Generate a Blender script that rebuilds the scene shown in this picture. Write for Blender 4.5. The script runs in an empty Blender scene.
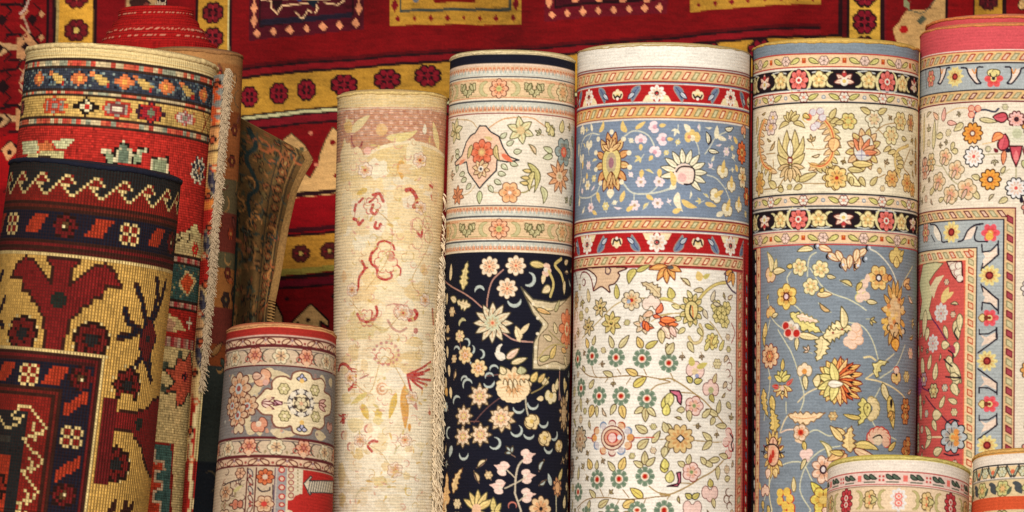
import bpy, math, random
import numpy as np
random.seed(7); rng = np.random.default_rng(7)
PI = math.pi
scene = bpy.context.scene
COL = scene.collection

# ------------------------------------------------------------------ camera
CAM_D = 6.25                      # metres from the camera to the row of rolls
CAM = np.array([0.0, -CAM_D, 0.42])
PITCH = math.radians(4.5)
K = 1.536 / CAM_D                 # picture width / distance
FWD = np.array([0, math.cos(PITCH), math.sin(PITCH)])
UPV = np.array([0, -math.sin(PITCH), math.cos(PITCH)])
RGT = np.array([1.0, 0, 0])
MPP = 0.0015                      # metres covered by one unit of carpet pattern

def at(x, y, Y):
    d = FWD + (x - 512) / 1024 * K * RGT - (y - 256) / 1024 * K * UPV
    return CAM + d * ((Y - CAM[1]) / d[1])

def proj(P):
    v = P - CAM
    d = v @ FWD
    return 512 + 1024 / K * (v @ RGT) / d, 256 - 1024 / K * (v @ UPV) / d

def srgb(c):
    c = np.asarray(c, float) / 255
    return np.where(c <= 0.04045, c / 12.92, ((c + 0.055) / 1.055) ** 2.4)

# ------------------------------------------------------------------ pattern painter (dyed wool, in carpet coordinates)
def spline(P, n=7, closed=False):
    P = np.asarray(P, float)
    if len(P) < 3: 
        t = np.linspace(0, 1, n * 2)[:, None]
        return P[0] * (1 - t) + P[-1] * t
    if closed: Q = np.vstack([P[-1], P, P[0], P[1]])
    else: Q = np.vstack([2 * P[0] - P[1], P, 2 * P[-1] - P[-2]])
    out = []
    for i in range(1, len(Q) - 2):
        a, b, c, d = Q[i - 1], Q[i], Q[i + 1], Q[i + 2]
        for t in np.linspace(0, 1, n, endpoint=False):
            out.append(0.5 * ((2 * b) + (c - a) * t + (2 * a - 5 * b + 4 * c - d) * t * t + (3 * b - a - 3 * c + d) * t ** 3))
    if not closed: out.append(Q[-2])
    return np.array(out)

SS = 3
OLK = .36
def rot(P, a):
    c, s = math.cos(a), math.sin(a)
    P = np.asarray(P, float)
    return np.stack([P[:, 0] * c - P[:, 1] * s, P[:, 0] * s + P[:, 1] * c], 1)

class Paint:
    """colour field over carpet coordinates (u across, v along), one unit = one row of knots"""
    def __init__(s, u0, u1, v0, v1, bg, T=None):
        s.u0, s.v0 = u0, v0
        s.W = int((u1 - u0) * SS); s.H = int((v1 - v0) * SS)
        s.a = np.empty((s.H, s.W, 3), np.float32); s.a[:] = np.array(bg, np.float32)
        s.T0 = T or (lambda p: np.asarray(p, float)); s.vw = (0., 0., 1.)
    def T(s, p):
        p = np.asarray(p, float)
        return s.T0(np.array([s.vw[0], s.vw[1]]) + p / s.vw[2])
    def view(s, ox=0., oy=0., sc=1.): s.vw = (ox, oy, sc)
    def t1(s, x, y): return s.T(np.array([[x, y]], float))[0]
    def _box(s, P, m):
        x0 = int(max(0, (P[:, 0].min() - m - s.u0) * SS)); x1 = int(min(s.W, (P[:, 0].max() + m - s.u0) * SS + 2))
        y0 = int(max(0, (P[:, 1].min() - m - s.v0) * SS)); y1 = int(min(s.H, (P[:, 1].max() + m - s.v0) * SS + 2))
        if x1 <= x0 or y1 <= y0: return None
        X, Y = np.meshgrid((np.arange(x0, x1) + .5) / SS + s.u0, (np.arange(y0, y1) + .5) / SS + s.v0)
        return x0, x1, y0, y1, X, Y
    def pu(s, P, col):
        P = np.asarray(P, float); b = s._box(P, 0)
        if b is None: return
        x0, x1, y0, y1, X, Y = b
        ins = np.zeros(X.shape, bool)
        n = len(P)
        for i in range(n):
            ax, ay = P[i]; bx, by = P[(i + 1) % n]
            if ay == by: continue
            c = (ay > Y) != (by > Y)
            ins ^= c & (X < (bx - ax) * (Y - ay) / (by - ay) + ax)
        s.a[y0:y1, x0:x1][ins] = col
    def lu(s, P, w, col, closed=False):
        P = np.asarray(P, float)
        if closed: P = np.vstack([P, P[:1]])
        for i in range(len(P) - 1):
            seg = P[i:i + 2]; b = s._box(seg, w)
            if b is None: continue
            x0, x1, y0, y1, X, Y = b
            d = seg[1] - seg[0]; L = max(d @ d, 1e-9)
            t = np.clip(((X - seg[0, 0]) * d[0] + (Y - seg[0, 1]) * d[1]) / L, 0, 1)
            m = (X - seg[0, 0] - t * d[0]) ** 2 + (Y - seg[0, 1] - t * d[1]) ** 2 <= (w / 2) ** 2
            s.a[y0:y1, x0:x1][m] = col
    def shape(s, P, col, ol=None, ow=1.0):
        if col is not None: s.pu(P, col)
        if ol is not None: s.lu(P, max(1.05, ow * 1.7), ol * OLK, True)
    def eu(s, c, rx, ry, a, col):
        th = np.linspace(0, 2 * PI, 18, endpoint=False)
        s.pu(rot(np.stack([rx * np.cos(th), ry * np.sin(th)], 1), a) + c, col)
    # ---- photo-anchored
    def poly(s, P, col, ol=None, ow=.6, smooth=False):
        Q = s.T(np.array(P, float))
        if smooth: Q = spline(Q, 5, True)
        s.shape(Q, col, ol, ow)
    def vine(s, P, w, col, smooth=True):
        Q = s.T(np.array(P, float)); s.lu(spline(Q) if smooth else Q, w, col)
    def vbandline(s, v, w, col):
        y0 = int((v - s.v0 - w / 2) * SS + .5); y1 = int((v - s.v0 + w / 2) * SS + .5)
        s.a[max(0, y0):max(0, y1)] = col
    def hb(s, xc, ya, yb, col):
        va = s.t1(xc, ya)[1]; vb = s.t1(xc, yb)[1]
        s.a[max(0, int((va - s.v0) * SS)):max(0, int((vb - s.v0) * SS))] = col
        return va, vb
    def rect(s, ua, ub, va, vb, col):
        s.a[max(0, int((va - s.v0) * SS)):max(0, int((vb - s.v0) * SS)), max(0, int((ua - s.u0) * SS)):max(0, int((ub - s.u0) * SS))] = col
    def jit(s, x, y): return s.t1(x, y)
    # ---- motifs; (x,y) photo anchored unless uv=True
    def _c(s, x, y, uv): return np.array([x, y], float) if uv else s.t1(x, y)
    def disc(s, x, y, r, col, uv=False, ry=None, a=0): s.eu(s._c(x, y, uv), r, ry or r, a, col)
    def flower(s, x, y, r, n, col, ol=None, c1=None, c2=None, rt=0, ry=1., ow=.7, uv=False, gap=.62, cr=.34, alt=None):
        c = s._c(x, y, uv)
        pr = r * min(.5, math.sin(PI / n) * .72)
        if ol is not None:
            ol = ol * OLK; ow = ow + .3
            for i in range(n):
                a = rt + i * 2 * PI / n
                s.eu(c + [r * gap * math.cos(a), r * gap * math.sin(a) * ry], r * .42 + ow, pr + ow, a, ol)
        for i in range(n):
            a = rt + i * 2 * PI / n
            cp = alt if (alt is not None and i % 2) else col
            s.eu(c + [r * gap * math.cos(a), r * gap * math.sin(a) * ry], r * .42, pr, a, cp)
            if r >= 6.5: s.eu(c + [r * gap * .72 * math.cos(a), r * gap * .72 * math.sin(a) * ry], r * .26, pr * .55, a, cp * np.array([.9, .68, .55], np.float32))
        if ol is not None and n <= 9:
            for i in range(n):
                a = rt + (i + .5) * 2 * PI / n
                s.lu([c + [r * .3 * math.cos(a), r * .3 * math.sin(a) * ry], c + [r * .62 * math.cos(a), r * .62 * math.sin(a) * ry]], min(ow * .8, r * .12), ol)
        if c1 is not None: s.eu(c, r * cr, r * cr * ry, 0, c1)
        if c2 is not None: s.eu(c, r * cr * .55, r * cr * .55 * ry, 0, c2)
    def leafpts(s, c, ang, L, W, bend=0, ser=0, p=.8):
        t = np.linspace(0, 1, 15)
        w = W / 2 * np.sin(PI * t ** .75) ** p
        if ser: w = w * (1 + .38 * np.where((t * ser) % 1 < .5, 1, -.6) * (t > .08))
        b = bend * L * (np.sin(PI * t * .9) * .45 - t * t * .35)
        up = np.stack([t * L, b - w], 1); dn = np.stack([t * L, b + w], 1)[::-1]
        return rot(np.vstack([up, dn]), ang) + c, rot(np.stack([t * L, b], 1), ang) + c
    def leaf(s, x, y, deg, L, W, col, ol=None, bend=0, vein=None, ser=0, ow=.6, uv=False):
        c = s._c(x, y, uv)
        P, M = s.leafpts(c, math.radians(deg), L, W, bend, ser)
        s.shape(P, col, ol, ow)
        if W >= 4.5 and L >= 8 and ol is not None and vein is None:      # two-tone weaving: pale half, fine midrib
            k = len(M); s.pu(np.vstack([P[1:k - 1] * .75 + M[1:k - 1] * .25, M[1:k - 1][::-1]]), np.minimum(col * 1.12 + .03, .95)); s.lu(M[2:-3], .7, col * .55 + ol * .3)
        if vein is not None: s.lu(M[2:12], .8, vein)
    def spiky(s, x, y, r, n, col, ol=None, c1=None, c2=None, rt=0, W=None, ow=.6, cr=.3, uv=False, ry=1):
        c = s._c(x, y, uv)
        for i in range(n):
            a = rt + i * 2 * PI / n
            P, M = s.leafpts(c * 0, a, r, W or r * .55)
            s.shape(P * [1, ry] + c, col, ol, ow * .8)
            if r > 9: s.lu(M[3:11] * [1, ry] + c, .9, col * np.array([.85, .6, .45], np.float32))
        if ol is not None:
            for i in range(n):
                a = rt + (i + .5) * 2 * PI / n
                s.lu([c, c + [r * .5 * math.cos(a), r * .5 * math.sin(a) * ry]], ow, ol)
        if c1 is not None: s.eu(c, r * cr, r * cr * ry, 0, c1)
        if c2 is not None: s.eu(c, r * cr * .5, r * cr * .5 * ry, 0, c2)
    def palm(s, x, y, w, h, deg, n, outer, ol, mid=None, mol=None, core=None, core2=None, tip=None, back=1.0, uv=False, ow=.7):
        """palmette: fan of pointed petals round an egg; deg = direction it opens to"""
        c = s._c(x, y, uv); A = math.radians(deg)
        for ps in (1,):
            for i in sorted(range(n), key=lambda q: -abs(q - (n - 1) / 2)):
                th = -PI * back + (i + .5) * 2 * PI * back / n
                px, py = math.cos(th) * h * .25, math.sin(th) * w * .25
                L = .5 * math.hypot(math.cos(th) * h * .55, math.sin(th) * w * .55) + .04 * h
                P, M = s.leafpts(np.zeros(2), math.atan2(math.sin(th) * w, math.cos(th) * h), L * .82, max(2.2, 1.5 * PI * .5 * min(w, h) / n), 0)
                P = rot(P + [px, py], A) + c
                s.shape(P, outer if (tip is None or i % 2) else tip, ol, ow * .8); M = rot(M + [px, py], A) + c; s.lu(M[2:10], .9, outer * np.array([.8, .5, .35], np.float32))
        th = np.linspace(0, 2 * PI, 24, endpoint=False)
        egg = rot(np.stack([np.cos(th) * h * .30 + .05 * h * np.cos(th) ** 2, np.sin(th) * w * .29], 1), A) + c
        s.shape(egg, mid if mid is not None else outer, mol if mol is not None else ol, ow)
        if core is not None: s.eu(c, h * .17, w * .16, A, core)
        if core2 is not None: s.eu(c, h * .09, w * .08, A, core2)
    def bud(s, x, y, deg, r, col, ol=None, c1=None, sep=None, uv=False, ow=.6):
        c = s._c(x, y, uv); A = math.radians(deg)
        d = np.array([math.cos(A), math.sin(A)]); q = np.array([-d[1], d[0]])
        parts = [(-q * r * .55 + d * r * .1, r * .62, r * .42), (q * r * .55 + d * r * .1, r * .62, r * .42), (d * r * .45, r * .6, r * .42)]
        if ol is not None:
            for o, a1, a2 in parts: s.eu(c + o, a1 + ow + .3, a2 + ow + .3, A, ol * OLK)
        for o, a1, a2 in parts: s.eu(c + o, a1, a2, A, col)
        if c1 is not None: s.eu(c, r * .35, r * .35, A, c1)
        if sep is not None: s.leaf(*(c - d * r * .2), deg + 180, r * 1.1, r * .5, sep, uv=True)
    def hook(s, x, y, deg, r, w, col, sweep=200, ol=None, uv=False):
        """crescent curl"""
        c = s._c(x, y, uv); th = np.radians(deg + np.linspace(0, sweep, 12)); ww = w * np.sin(np.linspace(.15, PI, 12)) ** .7
        P = [c + [r * math.cos(a), r * math.sin(a)] for a in th]
        for i in range(11):
            if ol is not None: s.lu([P[i], P[i + 1]], ww[i] + 1.2, ol)
        for i in range(11): s.lu([P[i], P[i + 1]], max(ww[i], .6), col)
    def ring(s, x, y, r, w, col, uv=False, ry=None):
        c = s._c(x, y, uv); th = np.linspace(0, 2 * PI, 26)
        s.lu(np.stack([r * np.cos(th), (ry or r) * np.sin(th)], 1) + c, w, col)
    def ticks(s, v, h, spacing, w, skew, cols, ol=None, u0=None, u1=None, phase=0):
        """slanted parallelogram guard stripe along u"""
        u = (s.u0 if u0 is None else u0) + phase; k = 0
        u1 = (s.u0 + s.W / SS) if u1 is None else u1
        while u < u1:
            P = np.array([[u - w / 2 - skew, v + h / 2], [u + w / 2 - skew, v + h / 2], [u + w / 2 + skew, v - h / 2], [u - w / 2 + skew, v - h / 2]])
            if ol is not None: s.pu(P, ol[k % len(ol)])
            s.lu(P, 1.15, cols[k % len(cols)] * .8, True)
            u += spacing; k += 1
    def vticks(s, u, w, spacing, h, skew, cols, fill, v0, v1):
        v = v0; k = 0
        while v < v1:
            P = np.array([[u - w / 2, v - h / 2 + skew], [u + w / 2, v - h / 2 - skew], [u + w / 2, v + h / 2 - skew], [u - w / 2, v + h / 2 + skew]])
            if fill is not None: s.pu(P, fill[k % len(fill)])
            s.lu(P, 1.15, cols[k % len(cols)] * .8, True)
            v += spacing; k += 1
    def knots(s, pu, pv, gap, amt, seed=0, jitter=.06, vert=1., horz=1., dark=True):
        """re-weave as coarse knots with the foundation showing between them"""
        H, W, _ = s.a.shape; r = np.random.default_rng(seed)
        U = (np.arange(W) + .5) / SS; V = (np.arange(H) + .5) / SS
        iu = np.floor(U / pu).astype(int); iv = np.floor(V / pv).astype(int)
        cu = np.clip(((iu + .5) * pu * SS).astype(int), 0, W - 1); cv = np.clip(((iv + .5) * pv * SS).astype(int), 0, H - 1)
        b = s.a[cv][:, cu].copy()
        n = 1 + jitter * r.standard_normal((iv.max() + 1, iu.max() + 1))
        b *= n[iv][:, iu][..., None]
        fu = np.abs(U / pu - iu - .5) * 2; fv = np.abs(V / pv - iv - .5) * 2
        g = np.clip(np.maximum(vert * np.clip((fu - .5) / .15, 0, 1)[None, :], horz * np.clip((fv - .5) / .15, 0, 1)[:, None]), 0, 1) * amt
        tgt = b * .30 + np.array(gap, np.float32) * .12 if dark else np.array(gap, np.float32)
        s.a = (b * (1 - g[..., None]) + tgt * g[..., None]).astype(np.float32)
    def mute(s, k=.24):
        a = s.a; d = np.clip(np.minimum(a[..., 0], a[..., 1]) - a[..., 2], 0, 1)
        a[..., 2] += k * d; a[..., 1] -= .05 * d; a[..., 0] -= .04 * d
    def filler(s, y0, y1, x0, x1, bg, stem, cols, ol, tries=1500, rs=(7, 5.5, 4.2), seed=3, kinds=(0, 1, 2)):
        """small sprigs woven into whatever ground is still bare"""
        s.view(); r = np.random.default_rng(seed); bg = np.array(bg, np.float32)
        (ua, _), (ub, _) = s.t1(x0, (y0 + y1) / 2), s.t1(x1, (y0 + y1) / 2)
        va, vb = s.t1((x0 + x1) / 2, y0)[1], s.t1((x0 + x1) / 2, y1)[1]
        for R in rs:
            for _ in range(tries):
                u, v = r.uniform(ua, ub), r.uniform(va + R, vb - R)
                i0, i1 = int((v - R - s.v0) * SS), int((v + R - s.v0) * SS); j0, j1 = int((u - R - s.u0) * SS), int((u + R - s.u0) * SS)
                if i0 < 0 or j0 < 0: continue
                w = s.a[i0:i1:2, j0:j1:2]
                if w.size == 0 or np.abs(w - bg).max() > .004: continue
                k = kinds[r.integers(len(kinds))]; a = r.uniform(0, 360); cc = cols[r.integers(len(cols))]; R_ = R * .86
                ca, sa = math.cos(math.radians(a)), math.sin(math.radians(a))
                s.lu(spline([(u - R_ * ca, v - R_ * sa), (u + .25 * R_ * sa, v - .25 * R_ * ca), (u + R_ * ca, v + R_ * sa)]), .9, stem)
                if k == 0:
                    for q in (-1, 1): s.leaf(u - .2 * R_ * ca, v - .2 * R_ * sa, a + q * 52, R_ * .95, R_ * .42, cc, ol, uv=True, ow=.5)
                    s.leaf(u, v, a, R_, R_ * .4, cc, ol, uv=True, ow=.5)
                elif k == 1: s.flower(u, v, R_ * .72, 6, cc, ol, cols[0], uv=True, ow=.3)
                else: s.leaf(u - R_ * .8 * ca, v - R_ * .8 * sa, a, R_ * 1.7, R_ * .55, cc, ol, uv=True, bend=r.choice([-.3, .3]), ow=.5)
    def wool(s, streak=.05, spot=.03, seed=1, rows=1.0, mottle=.04):
        """uneven dye: streaks along the weft, single-knot spots, slow abrash"""
        H, W, _ = s.a.shape; r = np.random.default_rng(seed)
        h, w = H // SS + 1, W // SS + 1
        def up(n, fy, fx):
            iy = np.clip((np.arange(H) / SS / fy), 0, n.shape[0] - 1.001); ix = np.clip((np.arange(W) / SS / fx), 0, n.shape[1] - 1.001)
            y0 = iy.astype(int); x0 = ix.astype(int); fy_ = (iy - y0)[:, None]; fx_ = (ix - x0)[None, :]
            return (n[y0][:, x0] * (1 - fy_) * (1 - fx_) + n[y0 + 1][:, x0] * fy_ * (1 - fx_) + n[y0][:, x0 + 1] * (1 - fy_) * fx_ + n[y0 + 1][:, x0 + 1] * fy_ * fx_)
        N = 1 + streak * up(r.standard_normal((int(h / rows) + 3, w // 9 + 3)), rows, 9) + spot * up(r.standard_normal((h + 3, w + 3)), 1, 1)
        N += mottle * up(r.standard_normal((h // 40 + 4, w // 40 + 4)), 40, 40)
        s.a *= np.clip(N, .5, 1.5)[..., None].astype(np.float32)
    def sample(s, U, V):
        """mean over one unit square round each (u,v)"""
        H, W, _ = s.a.shape
        x = np.floor((U - s.u0) * SS).astype(int); y = np.floor((V - s.v0) * SS).astype(int)
        acc = 2. * s.a[np.clip(y, 0, H - 1), np.clip(x, 0, W - 1)]
        for dy, dx in ((-1, 0), (1, 0), (0, -1), (0, 1)):
            acc = acc + s.a[np.clip(y + dy, 0, H - 1), np.clip(x + dx, 0, W - 1)]
        return acc / 6

# ------------------------------------------------------------------ objects
def tag(o, label=None, cat=None, group=None, kind=None):
    if label: o['label'] = label
    if cat: o['category'] = cat
    if group: o['group'] = group
    if kind: o['kind'] = kind
    return o

def mesh_np(name, V, F, mat, parent=None, cols=None, uv=None, smooth=True):
    me = bpy.data.meshes.new(name)
    V = np.asarray(V, np.float32); F = np.asarray(F, np.int32)
    me.vertices.add(len(V)); me.vertices.foreach_set('co', V.ravel())
    me.loops.add(F.size); me.loops.foreach_set('vertex_index', F.ravel())
    me.polygons.add(len(F)); me.polygons.foreach_set('loop_start', np.arange(len(F), dtype=np.int32) * F.shape[1])
    me.polygons.foreach_set('loop_total', np.full(len(F), F.shape[1], np.int32))
    me.polygons.foreach_set('use_smooth', np.full(len(F), smooth))
    me.update(calc_edges=True); me.validate()
    if cols is not None:
        a = me.attributes.new('dye', 'FLOAT_COLOR', 'POINT')
        a.data.foreach_set('color', np.hstack([cols, np.ones((len(V), 1))]).astype(np.float32).ravel())
    if uv is not None:
        a = me.attributes.new('weave', 'FLOAT_VECTOR', 'POINT')
        a.data.foreach_set('vector', np.hstack([uv, np.zeros((len(V), 1))]).astype(np.float32).ravel())
    me.materials.append(mat)
    o = bpy.data.objects.new(name, me); COL.objects.link(o)
    if parent is not None: o.parent = parent
    return o

def empty(name, loc):
    o = bpy.data.objects.new(name, None); COL.objects.link(o); o.location = loc; o.empty_display_size = .05
    return o

def reparent(o, root):
    o.parent = root; o.matrix_parent_inverse = root.matrix_basis.inverted()
    return o

def carpet_mat(name, per_u, per_v, bu, bv, strength=.35, tint=None, rough=.9, fuzz=.0):
    """wool: dye attribute x fine noise, ribs of warp and weft as bump"""
    m = bpy.data.materials.new(name); m.use_nodes = True; nt = m.node_tree; N = nt.nodes; L = nt.links
    bs = N['Principled BSDF']; bs.inputs['Roughness'].default_value = rough; bs.inputs['Specular IOR Level'].default_value = .18
    if 'Sheen Weight' in bs.inputs:
        bs.inputs['Sheen Weight'].default_value = fuzz; bs.inputs['Sheen Roughness'].default_value = .5
    wv = N.new('ShaderNodeAttribute'); wv.attribute_name = 'weave'
    if tint is None:
        at_ = N.new('ShaderNodeAttribute'); at_.attribute_name = 'dye'; src = at_.outputs['Color']
    else:
        rgb = N.new('ShaderNodeRGB'); rgb.outputs[0].default_value = (*srgb(tint), 1); src = rgb.outputs[0]
    tc = N.new('ShaderNodeTexCoord')
    no = N.new('ShaderNodeTexNoise'); no.inputs['Scale'].default_value = 420; no.inputs['Detail'].default_value = 3
    L.new(tc.outputs['Object'], no.inputs['Vector'])
    mr = N.new('ShaderNodeMapRange'); mr.inputs['To Min'].default_value = .86; mr.inputs['To Max'].default_value = 1.12
    mr.inputs['From Min'].default_value = .25; mr.inputs['From Max'].default_value = .75
    L.new(no.outputs['Fac'], mr.inputs['Value'])
    mx = N.new('ShaderNodeVectorMath'); mx.operation = 'SCALE'; L.new(src, mx.inputs[0]); L.new(mr.outputs[0], mx.inputs['Scale'])
    L.new(mx.outputs[0], bs.inputs['Base Color'])
    sp = N.new('ShaderNodeSeparateXYZ'); L.new(wv.outputs['Vector'], sp.inputs[0])
    def rib(out, per, amt):
        a = N.new('ShaderNodeMath'); a.operation = 'MULTIPLY'; a.inputs[1].default_value = 2 * PI / per; L.new(out, a.inputs[0])
        b = N.new('ShaderNodeMath'); b.operation = 'SINE'; L.new(a.outputs[0], b.inputs[0])
        c = N.new('ShaderNodeMath'); c.operation = 'MULTIPLY'; c.inputs[1].default_value = amt; L.new(b.outputs[0], c.inputs[0])
        return c
    a = rib(sp.outputs[0], per_u, bu); b = rib(sp.outputs[1], per_v, bv)
    s1 = N.new('ShaderNodeMath'); L.new(a.outputs[0], s1.inputs[0]); L.new(b.outputs[0], s1.inputs[1])
    n2 = N.new('ShaderNodeMath'); n2.operation = 'MULTIPLY_ADD'; n2.inputs[1].default_value = 1.2; L.new(no.outputs['Fac'], n2.inputs[0]); L.new(s1.outputs[0], n2.inputs[2])
    bp = N.new('ShaderNodeBump'); bp.inputs['Strength'].default_value = strength; bp.inputs['Distance'].default_value = .0012
    L.new(n2.outputs[0], bp.inputs['Height']); L.new(bp.outputs[0], bs.inputs['Normal'])
    return m

def plain_mat(name, rgb, rough=.9, nscale=200, var=.15, bump=.3):
    m = bpy.data.materials.new(name); m.use_nodes = True; nt = m.node_tree; N = nt.nodes; L = nt.links
    bs = N['Principled BSDF']; bs.inputs['Roughness'].default_value = rough; bs.inputs['Specular IOR Level'].default_value = .2
    tc = N.new('ShaderNodeTexCoord'); no = N.new('ShaderNodeTexNoise'); no.inputs['Scale'].default_value = nscale; no.inputs['Detail'].default_value = 5
    L.new(tc.outputs['Object'], no.inputs['Vector'])
    rp = N.new('ShaderNodeValToRGB'); c = srgb(rgb)
    rp.color_ramp.elements[0].position = .3; rp.color_ramp.elements[0].color = (*(c * (1 - var)), 1)
    rp.color_ramp.elements[1].position = .7; rp.color_ramp.elements[1].color = (*np.minimum(c * (1 + var), 1), 1)
    L.new(no.outputs['Fac'], rp.inputs[0]); L.new(rp.outputs[0], bs.inputs['Base Color'])
    bp = N.new('ShaderNodeBump'); bp.inputs['Strength'].default_value = bump; bp.inputs['Distance'].default_value = .001
    L.new(no.outputs['Fac'], bp.inputs['Height']); L.new(bp.outputs[0], bs.inputs['Normal'])
    return m

class Roll:
    """a rolled carpet: slightly conical, slightly uneven cylinder round a leaning axis"""
    def __init__(s, top, bot, Y0, Y1=None, wob=.006, seed=0):
        # top = (x_left, x_right, y of the rim at its sides), bot likewise
        Y1 = Y0 if Y1 is None else Y1
        s.A = at((top[0] + top[1]) / 2, top[2], Y0); B = at((bot[0] + bot[1]) / 2, bot[2], Y1)
        dA = (s.A - CAM) @ FWD; dB = (B - CAM) @ FWD
        rA = (top[1] - top[0]) / 2 * dA * K / 1024; rB = (bot[1] - bot[0]) / 2 * dB * K / 1024
        ax = B - s.A; L = np.linalg.norm(ax); s.ax = ax / L
        s.rA = rA; s.slope = (rB - rA) / L
        s.px = rA / (MPP * 1.0)           # radius in pattern units
        s.sc = rA / s.px
        s.ex = np.cross(s.ax, [0, -1, 0]); s.ex /= np.linalg.norm(s.ex)
        if s.ex[0] < 0: s.ex = -s.ex
        s.ey = np.cross(s.ex, s.ax); s.ey /= np.linalg.norm(s.ey)
        if s.ey[1] > 0: s.ey = -s.ey       # towards the viewer
        s.Lf = (s.A[2] - 0.0) / -s.ax[2]    # length down to the floor
        r = np.random.default_rng(seed); s.ph = r.uniform(0, 6.28, 6); s.wob = wob
        s.vmax = s.Lf / s.sc
        Bv = L / s.sc; s.vvis = Bv
    def pt(s, phi, v, extra=0.):
        phi = np.asarray(phi, float); v = np.asarray(v, float)
        t = (v - .8 * (np.sin(2 * phi + s.ph[4]) + .5 * np.sin(5 * phi + s.ph[5])) * np.exp(-np.maximum(v, 0) / 22)) * s.sc
        R = s.rA + s.slope * t + extra
        R = R * (1 + s.wob * (np.sin(2 * phi + s.ph[0] + v * .004) + .7 * np.sin(v * .013 + s.ph[1] + phi) + .4 * np.sin(v * .031 + s.ph[2])))
        bow = s.sc * 1.3 * s.wob / .006 * (np.sin(v * .0085 + s.ph[3]) - math.sin(s.ph[3]))
        return s.A + t[..., None] * s.ax + bow[..., None] * s.ex * .6 + R[..., None] * (np.sin(phi)[..., None] * s.ex + np.cos(phi)[..., None] * s.ey)
    def T(s, P):
        """picture point -> carpet coordinate on the near side"""
        P = np.asarray(P, float)
        x, y = P[:, 0], P[:, 1]
        xa, ya = proj(s.A)
        phi = np.arcsin(np.clip((x - xa) / (s.px * 1.02), -.95, .95)); v = (y - ya)
        for _ in range(14):
            X, Y = proj(s.pt(phi, v)); X1, Y1 = proj(s.pt(phi + .01, v)); X2, Y2 = proj(s.pt(phi, v + 1.))
            a, b, c, d = (X1 - X) / .01, X2 - X, (Y1 - Y) / .01, Y2 - Y
            det = a * d - b * c; det = np.where(np.abs(det) < 1e-3, 1e-3, det)
            ex, ey = x - X, y - Y
            phi = np.clip(phi + np.clip((d * ex - b * ey) / det, -.3, .3), -1.5, 1.5); v = v + np.clip((a * ey - c * ex) / det, -60, 60)
        return np.stack([phi * s.px, v], 1)
    def paint(s, bg, extra_u=1.75):
        return Paint(-extra_u * s.px, extra_u * s.px, -6, s.vvis + 14, bg, s.T)
    def build(s, name, mat, C, knot=(1., 1.), parent=None, relief=0., rim=None, rimcol=(150, 120, 70), lay=None, disp=None):
        """near side woven knot by knot, far side and the part below the picture coarser; then the spiral of layers on top"""
        n1 = int(1.72 * s.px / knot[0])
        ph1 = np.linspace(-1.72, 1.72, 2 * n1 + 1); n2 = int(2.84 * s.px / 2.2)
        ph2 = np.linspace(1.72, 2 * PI - 1.72, n2 + 1)[1:-1]
        phi = np.concatenate([ph1, ph2]); nu = len(phi)
        v = np.concatenate([np.arange(0, s.vvis + 8, knot[1]), np.arange(s.vvis + 8, s.vmax - 1, 2.2), [s.vmax]])
        PH, VV = np.meshgrid(phi, v)
        phf = (PH + PI) % (2 * PI) - PI
        phm = np.where(np.abs(phf) > 1.72, np.sign(phf) * 1.72 * (PI - np.abs(phf)) / (PI - 1.72), phf)
        vm = np.where(VV > s.vvis, 2 * s.vvis - VV, VV); vm = np.abs(vm)
        cols = C.sample(phm * s.px, vm)
        ex = 0.
        if disp is not None: ex = disp(PH * s.px, VV)
        P = s.pt(PH, VV, ex)
        if relief:
            g = cols.mean(-1); 
        Vs = [P.reshape(-1, 3)]; Cs = [cols.reshape(-1, 3)]; UV = [np.stack([PH * s.px, VV], -1).reshape(-1, 2)]
        rows = len(v)
        # top: rounded lip then the spiral of rolled layers
        pitch = 6.5 if lay is None else lay
        rad = []
        r = s.px - .7; rad.append((r, -.9))
        layers = int((s.px - 5) / (pitch / 5))
        for k in range(1, layers): rad.append((s.px - 1 - k * pitch / 5, None))
        tc = srgb(rimcol); top = []; tcol = []
        for r, z in rad:
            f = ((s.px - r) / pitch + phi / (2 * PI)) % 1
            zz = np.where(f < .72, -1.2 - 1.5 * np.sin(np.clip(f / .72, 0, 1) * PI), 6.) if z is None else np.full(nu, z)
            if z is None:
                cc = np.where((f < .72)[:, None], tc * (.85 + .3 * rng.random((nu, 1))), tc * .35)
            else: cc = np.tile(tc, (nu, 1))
            R = r * s.sc
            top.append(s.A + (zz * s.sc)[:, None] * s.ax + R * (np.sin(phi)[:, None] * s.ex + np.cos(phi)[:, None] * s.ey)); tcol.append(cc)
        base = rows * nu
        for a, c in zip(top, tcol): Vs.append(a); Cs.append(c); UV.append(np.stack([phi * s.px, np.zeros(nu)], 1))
        V = np.vstack(Vs); Cc = np.vstack(Cs); UVs = np.vstack(UV)
        def quads(i0, i1):
            j = np.arange(nu); k = (j + 1) % nu
            return np.stack([i0 + j, i0 + k, i1 + k, i1 + j], 1)
        I = np.arange(rows - 1)[:, None] * nu; j = np.arange(nu)[None]; k = (j + 1) % nu
        F = np.stack([I + j, I + nu + j, I + nu + k, I + k], -1).reshape(-1, 4)
        Fs = [F, quads(0, base)]
        for i in range(len(top) - 1): Fs.append(quads(base + i * nu, base + (i + 1) * nu))
        return mesh_np(name, V, np.vstack(Fs), mat, parent, Cc, UVs)
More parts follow.
